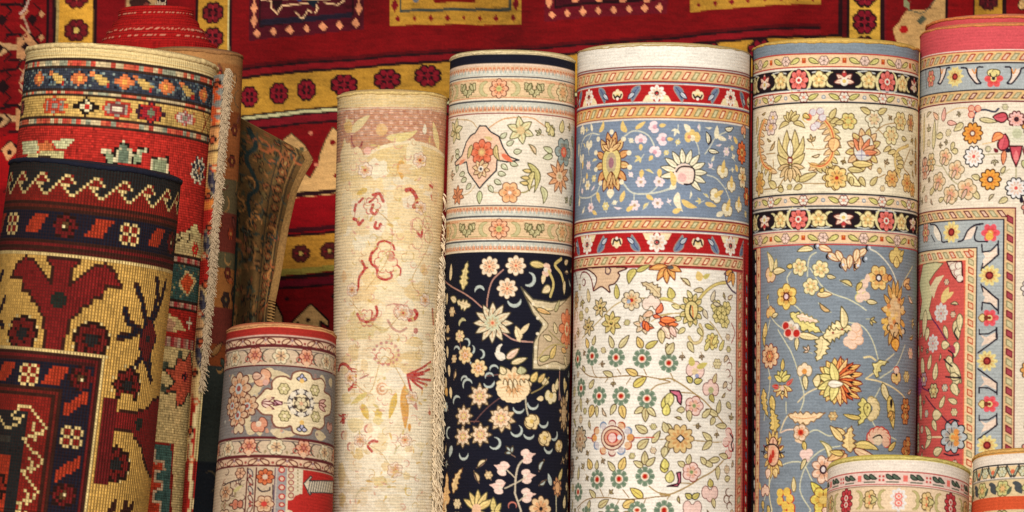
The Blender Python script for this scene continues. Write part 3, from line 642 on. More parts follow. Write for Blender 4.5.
# ------------------------------------------------------------------ carpet with steel blue field and black border
def paint_steel(C):
    BL = c(130,140,150); CR = c(232,212,150); YE = c(224,194,96); OR = c(222,158,84); BK = c(30,18,24); RED = c(178,40,32); DR = c(130,25,30)
    TAN = c(236,200,150); IV = c(238,226,192); OL = c(150,132,66); PK = c(240,205,175); W = c(236,226,205); YG = c(215,205,110); OLD = c(170,130,60)
    C.a[:] = BL; xc = 836
    u0 = C.t1(844.5, 60)[0]
    def guard(ya, yb, bg, kind, n=20.5):
        va, vb = C.hb(xc, ya, yb, bg); m = (va + vb) / 2; h = (vb - va) / 2
        for k in range(-8, 9):
            u = u0 + k * n * 2
            if kind == 0:
                C.pu([[u - 2.2, m - 2.6], [u + 2.2, m - 2.6], [u + 2.2, m + 2.6], [u - 2.2, m + 2.6]], c(190,75,30)); C.disc(u, m - 1.2, .9, c(230,150,40), uv=True)
                C.flower(u + n, m, 4.4, 6, c(238,205,185), c(200,160,140), uv=True)
            else:
                C.flower(u, m, 4.6, 6, W, c(205,70,50), c(225,150,120), uv=True); C.disc(u + n, m, 2.2, c(150,155,160), uv=True); C.disc(u + n, m, .9, W, uv=True)
            for q in (-1, 1):
                C.leaf(u + q * 5, m + 2 * (1 if kind else -1), 90 - q * 115 if kind else 90 - q * 65, 11.5, 5, YG, OL, uv=True, ow=.5)
        return va, vb
    def main(ya, yb, up):
        va, vb = C.hb(xc, ya, yb, BK); m = (va + vb) / 2; h = vb - va
        for y_ in (va - .8, vb + .8): C.vbandline(y_, 1.2, W)
        for k in range(-4, 5):
            u = u0 + k * 93
            # palmette
            for q in (-1, 1):
                C.hook(u + q * 12, m, -90 if q > 0 else -90, 7, 3.4, c(225,215,150), 180 * q, uv=True)
                C.lu([[u + q * 14, m - up * 8], [u + q * 22, m - up * 9], [u + q * 32, m - up * 7]], 1.2, c(200,200,190))
            for a in (-90 * up, -90 * up - 50, -90 * up + 50, -90 * up - 100, -90 * up + 100): C.leaf(u, m + up * 1, a, 10, 5.5, PK, c(190,90,80), uv=True)
            C.disc(u, m + up * 2, 4.2, W, uv=True); C.disc(u, m + up * 1.5, 2, YE, uv=True); C.disc(u, m - up * 5, 2, c(190,60,60), uv=True)
            for q in (-1, 1):
                C.flower(u + q * 25, m, 8, 5, c(238,220,150), c(190,160,90), c(220,190,100), c(240,225,160), rt=-PI / 2, uv=True)
                C.flower(u + q * 46.5, m, 10, 8, c(228,120,110), DR, W, c(190,50,50), uv=True, ow=.6)
                C.hook(u + q * 46.5, m + up, (-60 if q > 0 else 60) * up, 12.5, 3, c(228,215,150), 110 * up * (q), uv=True); C.hook(u + q * 46.5, m + up, (-120 if q > 0 else 120) * up, 12.5, 3, c(228,215,150), -110 * up * (q), uv=True)
                C.lu([[u + q * 34, m + up * 8], [u + q * 38, m + up * 9.6], [u + q * 56, m + up * 9.6]], 1.1, c(190,190,190))
        return va, vb
    C.hb(xc, 39, 42, YE); C.hb(xc, 42, 52.8, c(128,140,150)); C.hb(xc, 53, 54.3, RED)
    guard(54.5, 66.5, TAN, 0); C.hb(xc, 66.2, 67.6, RED); C.hb(xc, 66.2 + 1.4, 68.6, W)
    main(69.5, 89.5, 1); C.hb(xc, 91, 92.5, RED); guard(92.5, 101.5, c(235,210,170), 1); C.hb(xc, 102, 103.7, BK)
    C.hb(xc, 103.7, 193, IV)
    C.hb(xc, 193, 194.6, BK); guard(195, 205.5, c(235,205,165), 1); C.hb(xc, 205.8, 207.2, BK); main(208.5, 229, -1); C.hb(xc, 230.5, 231.6, RED)
    guard(231.8, 243.5, TAN, 0); C.hb(xc, 243.7, 245.2, c(190,60,50))
    # --- ivory band
    G1 = c(216,196,122); GO = c(168,130,62); G2 = c(222,190,130)
    C.view(745, 95, 4.65)
    C.vine([(285,250),(370,250),(410,200)], 1, GO); C.vine([(270,412),(370,412)], 1, GO); C.vine([(90,440),(150,430),(180,390),(215,370),(245,400),(300,385)], 1.4, GO); C.vine([(100,275),(140,270)], 1, GO)
    # big central palmette of long leaves
    for x, y, a, L, w, b in ((210,330,-98,36,11,-.15),(210,330,-80,36,11,.15),(205,300,-125,26,8,-.35),(215,300,-55,26,8,.35),(205,320,-150,18,8,-.3),(215,320,-30,18,8,.3),(205,330,170,15,6,0),(215,330,10,15,6,0),(205,335,140,15,7,0),(215,335,40,15,7,0),(205,340,112,14,6,0),(215,340,68,14,6,0),(210,340,90,14,6,0)):
        C.leaf(x, y, a, L, w, G1 if w > 7 else G2, GO, bend=b)
    C.leaf(210, 290, -90, 18, 7, W, GO); C.pu(C.T([(198,290),(220,290),(220,318),(198,318)]), DR); C.pu(C.T([(203,296),(215,296),(215,312),(203,312)]), W)
    for a in (-150, -120, -90, -60, -30): C.leaf(215, 120, a, 11, 6, G1, GO)
    C.leaf(205, 130, 160, 14, 5, G1, GO, bend=.3); C.leaf(225, 130, 20, 14, 5, G1, GO, bend=-.3)
    # orange arcs
    for (P, fl) in (([(365,110),(400,160),(412,220),(400,290),(360,330),(310,325)], 1), ([(90,120),(70,180),(68,250),(85,320),(120,350)], -1)):
        for i in range(5):
            x, y = P[i]; 
            for k in (0, .5): 
                xx = x + (P[i + 1][0] - x) * k if i + 1 < len(P) else x; yy = y + (P[i + 1][1] - y) * k if i + 1 < len(P) else y
                C.leaf(xx, yy, (10 if fl > 0 else 150) + i * 12 * fl, 9, 5, G1, GO); C.leaf(xx, yy, 150 if fl > 0 else 20, 10, 5, c(236,200,140), c(210,150,90))
        C.vine(P, 5, GO); C.vine(P, 4, c(234,190,110)); C.vine(P, 1.2, c(210,90,50))
    C.vine([(295,315),(320,328),(370,320)], 1.2, GO); C.vine([(130,300),(130,340),(100,350)], 1.1, GO)
    for x, y, r in ((120,150,8),(130,105,6)): C.flower(x, y, r, 6, c(225,205,190), c(170,130,120), c(230,190,100))
    for x, y in ((315,80),(350,75),(360,105),(335,140),(320,150)): C.disc(x, y, 3.8, c(225,215,215)); C.hook(x, y, 0, 3.6, .9, c(170,110,120), 300)
    C.disc(296, 103, 3.6, c(228,120,80)); C.hook(290, 103, 90, 5, 1.5, YE, 180); C.leaf(270, 90, 30, 8, 5, YE, GO)
    C.leaf(395, 110, -60, 12, 6, G1, GO); C.leaf(440, 115, 165, 10, 6, G1, GO)
    C.flower(418, 385, 11.5, 8, c(236,206,120), c(170,120,50), c(230,180,80), c(180,50,30), cr=.25)
    for x, y, a, L, w in ((145,430,-150,14,8),(160,420,60,8,6),(180,440,180,8,5),(245,400,-20,22,7),(240,405,-75,8,5),(265,420,160,10,6),(110,400,-60,8,5)): C.leaf(x, y, a, L, w, G1, GO)
    C.flower(68, 412, 10, 7, c(228,190,100), c(165,110,50), c(220,160,70), ry=1.3); C.leaf(60, 100, 100, 18, 6, G1, GO)
    C.view(835, 95, 4.65)
    C.flower(62, 122, 8, 6, c(230,212,120), GO, YG); C.leaf(40, 125, 170, 9, 5, G1, GO)
    C.flower(182, 112, 9, 6, c(238,228,190), GO, c(220,200,140)); C.leaf(165, 85, -155, 12, 6, G1, GO); C.leaf(200, 85, -25, 12, 6, G1, GO)
    C.flower(262, 188, 9, 6, c(236,222,160), GO, c(220,200,140)); C.flower(305, 122, 9, 6, c(232,212,140), GO, c(220,200,140)); C.flower(352, 130, 7, 6, c(215,180,120), c(140,90,60), c(190,120,80), ry=1.4)
    C.vine([(190,170),(230,140),(280,130)], 1.1, GO); C.vine([(200,160),(225,185)], 1, GO); C.leaf(310, 200, 10, 9, 5, G1, GO)
    C.palm(135, 255, 36, 44, -75, 13, c(236,200,140), c(190,120,70), mid=c(234,226,200), mol=c(200,140,90), tip=c(226,205,120))
    for a, cl in ((-120, c(230,140,90)), (-95, c(230,170,110)), (-60, c(230,140,90)), (-30, c(230,170,110)), (-5, c(230,140,90))): C.leaf(125, 270, a, 17, 6, cl, c(195,110,60))
    C.disc(120, 280, 5, c(226,220,215)); C.vine([(95,280),(155,280)], .8, c(140,130,160)); C.vine([(123,250),(123,310)], .8, c(140,130,160)); C.leaf(80, 320, 0, 22, 7, c(232,205,120), GO)
    C.leaf(0, 200, 100, 14, 12, c(236,190,120), c(200,120,70)); C.flower(8, 385, 11, 8, c(236,206,120), c(170,120,50), c(230,180,80), c(180,50,30))
    C.leaf(60, 345, 5, 16, 6, G1, GO); C.leaf(60, 365, 45, 18, 9, c(236,218,150), GO, bend=.2); C.leaf(115, 380, 60, 11, 6, G1, GO); C.leaf(75, 380, 85, 9, 5, G1, GO); C.leaf(165, 420, -50, 12, 6, G1, GO); C.vine([(195,385),(235,370)], 1, GO)
    for i in range(9):
        t = i / 8; C.leaf(270 + 60 * math.sin(t * 3) - 10, 240 + 150 * t, 150 + 30 * math.sin(t * 3), 11, 5, c(228,205,130), GO)
    C.vine([(340,235),(290,260),(280,320),(300,380)], 3.4, GO); C.vine([(340,235),(290,260),(280,320),(300,380)], 2.2, c(228,200,120)); C.vine([(350,250),(330,300),(320,340),(345,370)], 1.3, GO)
    for x, y, r in ((265,390,8),(335,410,9),(360,440,7)): C.flower(x, y, r, 6, c(230,190,110), c(165,105,50), c(225,170,80), c(190,90,50))
    for y in (200, 260, 320): C.leaf(375, y, 90, 12, 7, c(200,160,90), c(90,60,50))
    C.filler(105, 191, 756, 914, IV, GO, [G1, G2, c(230,206,160)], GO, 2500, (7, 5.4, 4.2))
    # --- steel blue field
    C.view(745, 240, 5.69)
    VN = c(208,205,170); C.view()
    for P in ([(778,330),(790,350),(798,372),(804,398),(796,420)],[(905,345),(896,366),(880,378)],[(768,300),(772,318),(785,330),(800,333)],[(846,322),(862,326),(873,342),(880,366)],[(810,268),(826,290),(850,300),(866,310)],[(812,512),(800,490),(806,466),(822,450),(840,446)],[(786,300),(800,310),(812,326),(830,334),(850,326)],[(764,420),(770,380),(764,350),(770,320)],[(880,388),(870,410),(878,430),(896,440)],[(800,440),(815,430),(830,436),(846,428)],[(764,500),(776,470),(800,462),(812,480)]): C.vine(P, 1.3, VN)
    C.view(745, 240, 5.69)
    C.vine([(245,245),(240,215),(260,180)], 1.4, VN); C.vine([(355,205),(360,130),(375,90),(405,70)], 1.5, VN)
    C.leaf(390, 50, 175, 18, 6, CR, OL, bend=.15)
    C.bud(145, 195, 120, 8, c(236,200,150), c(200,110,60), YE); C.leaf(150, 185, -105, 22, 8, CR, YG, bend=.3); C.leaf(170, 180, -80, 13, 5, CR, YG); C.leaf(160, 185, -5, 17, 7, CR, OL, bend=-.1)
    for x, y in ((310,155),(430,165),(375,265)): C.flower(x, y, 8.2, 6, c(236,222,160), None, c(215,195,110), c(238,225,170), rt=.3); C.flower(x, y, 8.2, 6, c(236,222,160), c(175,165,110), c(215,195,110), c(238,225,170), rt=.3, ow=.5)
    C.leaf(270, 150, 180, 7, 5, YE, OL); C.leaf(465, 205, 10, 9, 4.5, CR, OL); C.leaf(410, 310, 0, 15, 6, CR, OR); C.leaf(430, 300, -60, 6, 4, YE, OL)
    C.flower(235, 322, 12, 6, c(238,208,100), c(215,165,50), c(100,40,30), c(235,200,200), rt=PI / 6, cr=.36); 
    for i in range(6): C.disc(235 + 25 * math.cos(i * PI / 3), 322 + 27 * math.sin(i * PI / 3), .9, c(120,50,20))
    C.disc(235, 322, 2.5, c(236,205,205))
    C.bud(145, 420, -90, 7, c(232,190,110), c(200,120,60), YE); C.leaf(155, 435, -15, 9, 5, CR, OL); C.leaf(125, 340, -65, 6, 3, YE, OL)
    # cream red berries and big saz leaf
    C.leaf(255, 415, 30, 40, 12, c(228,212,120), OL, bend=.05, ser=6); C.leaf(290, 430, 15, 26, 7, PK, YG, ser=5)
    C.view(745, 325, 5.69)
    C.leaf(300, 55, 10, 24, 7, CR, OL); C.leaf(440, 60, 100, 26, 12, CR, OL, bend=-.2, ser=5); C.leaf(460, 70, -20, 30, 12, CR, OL, bend=-.4, ser=6); C.leaf(295, 70, 92, 13, 5, CR, OL)
    C.flower(262, 30, 9.5, 6, c(234,225,205), c(215,205,190), c(190,180,120), c(215,130,120), rt=.5)
    for x, y in ((232,5),(245,45),(292,48)): C.disc(x, y, 4.8, c(230,190,170)); C.disc(x, y, 3.8, c(188,40,30))
    C.view(835, 325, 5.69)
    C.leaf(-70, 70, -15, 24, 11, CR, OL, ser=5); C.leaf(50, 20, -95, 22, 8, CR, OL, bend=.15); C.disc(0, 20, .1, BK); C.disc(40, 25, 1.2, c(150,40,40)); C.disc(-12, 45, 1.2, c(150,40,40))
    for x, y in ((75,95),(100,110),(135,85),(130,40),(100,60),(120,15)): C.disc(x, y, 5, PK); C.hook(x, y, -60, 4.6, .9, c(225,170,120), 200)
    # grape-like orange palmette at right
    C.view(835, 240, 5.69)
    C.vine([(365,330),(350,240),(310,150),(250,80),(200,50)], 1.5, c(222,215,190)); C.vine([(375,320),(390,240),(440,150)], 1.5, c(205,195,150))
    C.palm(340, 420, 33, 68, 92, 15, c(226,180,90), c(190,130,50), mid=c(228,190,130), mol=c(200,140,80))
    for i in range(26):
        r_ = random.random() ** .6; a = random.random() * 6.28; C.disc(342 + 70 * r_ * math.cos(a), 440 + 130 * r_ * math.sin(a), 2.6, random.choice([c(235,190,80), c(236,205,150), c(240,200,120), c(215,140,70), c(232,170,60)]))
    for x, y in ((310,500),(350,490),(390,520),(345,540),(370,560)): C.hook(x, y, 20 * x, 3, 1.5, BK, 200)
    C.disc(365, 345, 3.2, OR); C.disc(365, 340, 1.3, DR); C.leaf(340, 560, 80, 13, 12, c(232,170,50), c(190,90,30))
    C.flower(250, 215, 12, 6, c(238,205,120), c(190,140,60), c(60,40,50), c(230,225,220), ry=1, cr=.33); C.leaf(200, 215, 170, 6, 8, PK); C.disc(290, 215, 3.4, OR); C.leaf(300, 215, 0, 6, 6, c(232,170,80), RED)
    for x, y in ((150,290),(175,320),(140,330),(165,250)): C.disc(x, y, 4.6, c(238,205,180)); C.hook(x, y, 90, 4.4, 1, YG, 180)
    C.leaf(180, 350, 5, 12, 5, CR, OL); C.leaf(150, 240, 120, 10, 5, YE, OL)
    C.bud(350, 100, -95, 10, c(228,200,110), c(190,140,70)); C.leaf(350, 160, -90, 12, 9, c(228,200,110), c(190,140,70)); C.leaf(370, 90, -40, 9, 5, YE, OL)
    C.leaf(390, 260, -30, 15, 8, c(226,180,110), c(170,80,50)); C.leaf(400, 260, 10, 12, 6, c(215,170,100), c(170,80,50))
    C.view(745, 240, 5.69)
    for x, y, a in ((420,45,20),(470,85,35),(520,70,60),(560,110,80),(600,95,95),(650,110,110),(690,60,140),(640,60,100)): C.leaf(x, y - 10, a, 14, 6.5, c(240,215,165), c(215,130,70), vein=c(220,150,90))
    for x, y in ((412,35),(480,95),(555,145),(640,150),(685,110),(705,45)): C.hook(x, y, 100, 3, 2, BK, 150); C.disc(x + 3, y - 4, 1.4, c(210,215,225))
    C.hb(836, 243.7, 243.8, c(190,60,50))
    # lower part
    C.view(745, 325, 5.69)
    C.leaf(110, 20, 90, 18, 6, YE, OL, bend=.1); C.leaf(110, 75, -80, 16, 8, c(230,200,110), OL)
    C.flower(140, 178, 13, 9, c(236,200,150), c(205,80,50), c(215,110,70), c(230,180,90), ry=.85, ow=.9)
    C.flower(140, 178, 5, 6, c(228,150,90), RED, YE)
    for a in (-120, -90, -60, -30, -150): C.leaf(210, 320, a, 12, 6, c(230,215,110), OL)
    for a in (20, 60, 90, 130, 160): C.leaf(212, 350, a, 13, 6, c(236,205,120), c(200,100,50))
    C.leaf(212, 260, -85, 12, 5, YE, OL); C.leaf(150, 300, 180, 6, 4, YE); C.leaf(195, 355, 190, 11, 6, c(200,50,40), W); C.leaf(235, 345, -40, 11, 5, c(200,50,40), W); C.disc(212, 360, 2.5, PK); C.disc(215, 385, 2.2, BK); C.disc(215, 387, 1.1, CR); C.vine([(235,440),(235,500)], 1.3, VN)
    C.bud(338, 265, -90, 8, c(240,215,175), c(205,180,120), c(220,150,60)); C.leaf(340, 285, 85, 15, 6, CR, OL)
    C.vine([(300,440),(350,390),(420,355)], 1.5, c(222,205,160))
    C.leaf(105, 360, 75, 30, 9, YE, OL, bend=.2, ser=5); C.leaf(150, 400, 80, 20, 9, YE, OL)
    # great red-orange palmette
    C.palm(520, 320, 46, 40, 0, 15, c(236,205,110), c(200,130,50), mid=c(238,222,170), mol=c(215,160,80))
    for i, a in enumerate(range(-80, 90, 16)):
        C.leaf(520, 320, a, 25, 6.5, [c(240,170,90), c(240,200,120), c(226,110,50)][i % 3], c(190,45,25), vein=[c(200,60,40), None, BK][i % 3])
    for a in (-130, -160, 160, 130, 105, -105): C.leaf(520, 325, a, 20, 9, c(228,212,120), OL)
    C.leaf(470, 335, 0, 16, 8, W, c(225,190,120)); C.leaf(430, 320, 190, 8, 13, CR, OL)
    C.view(835, 325, 5.69)
    for y, r_ in ((250,20),(285,30),(325,30),(355,25),(385,20)): 
        C.leaf(60 + r_, y + 2, (y - 310) * .35, 12, 5, c(240,190,90), c(200,50,30)); C.leaf(50 + r_, y, (y - 310) * .3, 6, 2, BK)
    C.vine([(175,305),(250,320),(320,350),(385,400),(410,440)], 1.6, c(232,210,150)); C.vine([(270,225),(300,195),(335,165)], 1.4, c(228,215,170)); C.vine([(180,300),(220,275)], 1.3, CR)
    C.leaf(235, 300, -55, 22, 9, c(228,212,130), OL, bend=-.7, ser=3); C.vine([(165,185),(200,180),(230,200)], 2, CR)
    C.bud(348, 295, 80, 7, c(236,200,120), c(195,50,40), YE); C.disc(350, 260, 3.6, PK); C.hook(350, 262, 180, 4.2, 1.4, c(195,50,40), 180); C.disc(350, 285, 1.6, BK)
    C.leaf(270, 330, 65, 22, 8, CR, OL, bend=.1); C.leaf(310, 400, 80, 34, 10, YE, OL); C.leaf(320, 420, 90, 10, 4, BK)
    C.view(835, 382, 5.82)
    for a, L in ((60,8),(90,10),(130,8)): C.leaf(330, 170, a, L, 5, c(232,180,80), OLD)
    C.leaf(160, 90, 95, 28, 11, c(228,212,110), OL, bend=-.35, ser=5); C.leaf(150, 210, 190, 18, 5, YE, OL, bend=-.1)
    for i in range(7): a = math.radians(-80 + i * 27); C.disc(205 + 36 * math.cos(a), 155 + 48 * math.sin(a), 4.4, c(236,212,150)); C.hook(205 + 36 * math.cos(a), 155 + 48 * math.sin(a), math.degrees(a) - 80, 4.2, .9, OL, 160)
    C.leaf(190, 120, 92, 14, 8, c(228,212,110), OL); C.disc(190, 150, 1.2, c(120,100,50))
    for i in range(8): a = math.radians(-190 + i * 30); C.disc(255 + 46 * math.cos(a), 335 + 46 * math.sin(a), 5, c(240,195,160)); C.hook(255 + 46 * math.cos(a), 335 + 46 * math.sin(a), math.degrees(a) - 90, 5, 1.4, c(195,50,35), 190)
    C.disc(250, 335, 5.6, c(238,215,175)); C.vine([(222,325),(240,315),(262,310),(275,325)], 1.5, BK)
    C.leaf(310, 400, -40, 14, 6, YE, OL); C.leaf(105, 370, 5, 28, 8, c(232,205,110), OL, bend=-.2); C.leaf(110, 390, 20, 26, 8, c(238,200,150), RED, bend=.1)
    C.leaf(90, 410, -90, 26, 11, c(236,205,130), c(195,130,60), bend=-.2, ser=5); C.leaf(60, 300, 200, 14, 6, c(236,205,130), c(195,130,60)); C.leaf(70, 420, 140, 16, 7, c(236,190,120), c(195,90,40))
    for x, y, r_ in ((412,150,8),(410,200,7),(415,400,9),(425,360,6)): C.flower(x, y, r_, 6, c(210,140,70), c(120,40,30), c(215,180,90), ry=1.3)
    C.view(745, 412, 5.12)
    C.vine([(180,105),(200,50),(225,10)], 1.6, c(222,205,160)); C.vine([(185,105),(215,92),(250,90)], 1.4, PK); C.vine([(125,330),(125,430),(140,512)], 1.6, c(228,215,160))
    C.leaf(220, 15, 0, 40, 10, c(240,210,160), c(215,160,90), bend=.25, vein=c(215,150,90), ser=6); C.leaf(150, 110, -100, 26, 12, YE, OL, bend=.2, ser=5)
    C.palm(143, 215, 30, 48, -90, 15, c(236,210,120), c(205,140,60), mid=c(236,190,150), mol=c(160,60,50), core=c(232,170,130), core2=c(195,60,40))
    for i in range(7): a = math.radians(-170 + i * 27); C.lu(C.T([(143 + 40 * math.cos(a), 215 + 52 * math.sin(a)), (143 + 60 * math.cos(a), 215 + 74 * math.sin(a))]), 1.3, DR if i % 2 else BK)
    C.vine([(95,215),(105,175),(145,165),(170,185),(185,230)], 1.6, BK)
    C.leaf(130, 265, -90, 10, 6, c(195,60,40)); C.leaf(120, 290, 100, 10, 9, PK, OR); C.leaf(150, 290, 70, 9, 8, c(236,205,130), OR)
    C.pu(C.T([(258,80),(320,80),(322,110),(300,165),(255,150)]), c(238,205,160)); C.flower(285, 105, 8, 5, c(236,205,170), c(225,175,110), c(210,80,40), c(170,30,20), cr=.4); C.leaf(300, 150, 80, 10, 5, YE, OL)
    for x, y in ((300,215),(328,210),(312,235)): C.disc(x, y, 4.3, c(240,205,190))
    C.leaf(310, 240, 115, 12, 4.5, CR, OL); C.leaf(250, 410, -92, 15, 5, CR, YE)
    for x, y in ((180,415),(215,410),(230,445),(180,455),(205,480),(235,490)): C.disc(x, y, 4.6, c(238,200,70)); C.hook(x, y, -60, 4.4, 1.5, c(190,50,30), 170)
    C.bud(103, 410, -95, 7, PK, c(200,70,50)); C.leaf(80, 400, -110, 9, 4, YE); C.leaf(90, 455, 80, 9, 5, YE, OL); C.leaf(115, 480, 60, 9, 5, YE, OL)
    C.leaf(435, 240, -115, 20, 6, CR, YG, bend=.4); C.flower(400, 295, 11, 7, c(238,205,175), c(220,150,110), c(60,30,40), c(230,215,210), ry=1.3); C.leaf(395, 430, -130, 18, 9, c(220,205,70), OL); C.flower(400, 450, 12, 6, c(226,205,80), c(190,90,40), YE); C.leaf(400, 490, 60, 12, 8, PK, RED)
    C.leaf(500, 150, -130, 20, 7, c(236,205,130), OLD); C.leaf(510, 200, 150, 20, 8, c(236,190,120), c(195,90,40)); C.leaf(505, 215, 190, 14, 6, YE, OLD)
    C.filler(248, 520, 764, 912, BL, c(196,194,160), [CR, c(222,200,120), PK, c(214,176,110)], c(150,128,76), 1500, (9, 7), 5)
    # side border down the left
    C.view()
    ub = C.t1(760, 400)[0]; v0 = C.t1(836, 245)[1]; U0 = C.u0
    C.rect(U0, ub, v0, 900, c(238,200,140)); C.rect(ub - 1, ub, v0, 900, c(190,60,50))
    for k in range(24): C.leaf(ub - 5, v0 + 8 + k * 17, 90, 4.5, 3.4, c(180,70,30), uv=True)
    C.rect(ub - 10.5, ub - 9, v0, 900, c(190,60,50)); C.rect(U0, ub - 11, v0 + 0, 900, BK)
    for k in range(40): C.leaf(ub - 15, v0 + 2 + k * 12, 80, 10, 4.5, [CR, W, c(228,120,110)][k % 3], uv=True)
    C.rect(U0, ub - 24, -10, 900, c(60,20,22))
# ------------------------------------------------------------------ carpet with navy field
def paint_navy(C):
    NV = c(22,22,36); W = c(236,224,200); CR = c(238,214,160); TAN = c(232,196,150); OL = c(160,148,85); BK = c(60,62,70); OR = c(206,130,86)
    GR = c(196,200,185); ORD = c(176,84,54); PK = c(240,200,170); G2 = c(196,186,130); BW = c(188,196,186)
    C.a[:] = W; xc = 508
    def guard(ya, yb, up):
        va, vb = C.hb(xc, ya, yb, c(224,186,144)); m = (va + vb) / 2; h = vb - va
        if up: C.rect(C.u0, 900, m, vb, c(206,205,188))
        else: C.rect(C.u0, 900, va, m, c(206,205,188))
        n = int(C.W / SS / 4.6)
        for k in range(n):
            u = C.u0 + k * 4.6
            y = m - h * .2 if up else m + h * .2
            C.pu([[u - 1.5, y - 1.8], [u + 1.5, y - 1.8], [u + 1.5, y + 1.8], [u - 1.5, y + 1.8]], OR)
            C.lu([[u, m - 1.4], [u, m + 1.4]], 1.1, W if k % 2 else c(232,190,150))
            C.lu([[u + 2.3, m - .8], [u + 2.3, m + 2.2]], .9, c(170,172,160))
        return va, vb
    C.hb(xc, 51, 54.3, c(236,216,165)); C.hb(xc, 54.3, 63.3, NV); C.hb(xc, 63.3, 66, c(228,200,170)); guard(66, 75.5, 1); C.hb(xc, 76, 77.6, BK)
    def main(ya, yb):
        va, vb = C.hb(xc, ya, yb, c(228,196,146)); m = (va + vb) / 2; h = vb - va
        C.vbandline(va + 1.2, .8, OR); C.vbandline(vb - 1.2, .8, OR)
        for k in range(-3, 4):
            u = C.t1(499, (ya + yb) / 2)[0] + k * 72; m_ = m
            if k % 2 == 0: C.flower(u, m, h * .45, 8, c(236,180,135), ORD, c(205,190,110), c(170,170,90), uv=True)
            else: C.flower(u, m, h * .45, 6, c(222,205,150), OL, c(220,170,110), uv=True)
            C.lu([[u - 32, m + h * .36], [u - 14, m + h * .36]], .9, OL); C.lu([[u + 14, m + h * .36], [u + 32, m + h * .36]], .9, OL)
            C.lu([[u - 24, m - h * .38], [u + 24, m - h * .38]], .8, OR)
            for q in (-1, 1):
                C.hook(u + q * 13, m, -90, 6.4, 3.6, G2, 180 * q, ol=OL, uv=True)
                C.leaf(u + q * 26, m - q * 0 - h * .3, 90 - q * 40, 18, 6.5, G2, OL, uv=True, ser=5); 
                C.leaf(u + q * 29, m + 1, -60 + (0 if q > 0 else -60), 8, 4, G2, OL, uv=True)
    main(78.5, 98.5); C.hb(xc, 100.2, 101.8, BK); guard(102, 112, 0); C.hb(xc, 112.8, 114.2, c(150,80,70))
    C.hb(xc, 205, 206.2, BK); guard(206.5, 215.5, 1); C.hb(xc, 216, 217.6, BK); main(218.5, 239.5); C.hb(xc, 240.5, 242, BK); guard(242, 250.5, 0); C.hb(xc, 250.5, 252, c(238,220,185)); C.hb(xc, 252, 560, NV)
    # --- ivory band
    C.view(440, 110, 5.69)
    PB = c(240,200,165); DK = c(70,72,82)
    C.vine([(210,100),(180,65),(130,55),(60,60)], 1.1, c(200,170,120)); C.vine([(280,100),(340,60),(400,45),(520,45),(580,80),(640,130)], 1.3, c(215,165,110)); C.vine([(270,430),(300,465),(345,470)], 1.3, c(200,170,120)); C.vine([(200,430),(165,470),(120,490)], 1.1, c(200,170,120)); C.vine([(455,470),(490,465),(535,430)], 1.6, OL)
    for x, y, a in ((110,240,190),(110,270,200),(140,360,170),(150,390,160),(175,420,140),(345,160,-40),(380,200,-30),(420,240,-10),(400,300,20),(350,310,40),(330,360,10),(310,400,30),(280,430,60),(100,310,100)): C.leaf(x, y, a, 8, 5, c(208,208,170), OL, ow=.5)
    C.poly([(225,90),(260,90),(290,125),(335,150),(360,215),(395,265),(450,285),(380,295),(325,285),(320,345),(225,445),(160,355),(150,295),(90,318),(85,300),(125,260),(150,180),(175,145),(200,130)], PB, DK, .9)
    C.flower(237, 240, 12, 8, c(232,130,90), c(215,90,60), c(220,160,100), c(236,200,120))
    C.spiky(232, 335, 10, 8, c(240,215,160), c(190,120,80), W, DK, rt=.2); C.leaf(320, 200, 80, 16, 5, c(215,190,120), OL, bend=.3); C.leaf(350, 250, 35, 14, 5, c(228,120,80)); C.leaf(180, 200, 110, 14, 5, c(215,190,120), OL); C.leaf(110, 310, -30, 10, 4, c(235,150,110)); C.leaf(300, 170, 200, 10, 4, c(215,190,120))
    C.spiky(460, 115, 14, 6, c(224,216,160), OL, c(220,190,130), rt=.35)
    C.spiky(88, 120, 13, 6, c(224,216,160), OL, rt=.8)
    C.flower(397, 470, 10, 6, c(238,190,130), c(205,130,90), c(220,160,110), W); C.spiky(100, 485, 10, 7, c(228,160,110), c(190,120,80), rt=.3); C.leaf(225, 460, 90, 13, 6, c(200,205,150), OL)
    C.leaf(500, 300, 70, 30, 7, c(200,190,110), OL, bend=-.5); C.leaf(535, 350, 105, 20, 6, c(222,205,130), OL, bend=.2)
    for x, y in ((490,390),(485,420),(500,350)): C.leaf(x + 20, y, 185, 9, 4, c(228,200,120), OL)
    C.leaf(575, 435, 75, 17, 7, c(208,205,150), OL, bend=-.4)
    C.flower(705, 240, 13, 6, c(160,172,165), DK, c(225,100,70), c(230,160,120), ry=1.1, cr=.36); C.leaf(650, 150, -130, 18, 8, c(228,212,140), OL, ser=4); C.leaf(690, 130, -80, 13, 8, c(228,212,140), OL); C.leaf(640, 150, -100, 10, 6, c(228,212,140), OL)
    C.leaf(640, 240, -160, 12, 6, c(208,210,160), OL); C.leaf(640, 260, 165, 12, 6, c(208,210,160), OL); C.spiky(680, 380, 17, 10, c(236,180,125), c(195,125,80), c(236,205,160), c(190,170,120), rt=.1, W=6)
    C.leaf(740, 330, 60, 18, 7, c(200,190,140), OL); C.leaf(750, 150, 60, 14, 7, c(205,195,140), OL)
    C.view(430, 40, 2.327); C.leaf(325, 385, -60, 12, 6, c(190,190,140), BK)
    # --- navy field
    C.view(430, 240, 3.2)
    V = c(190,140,120)
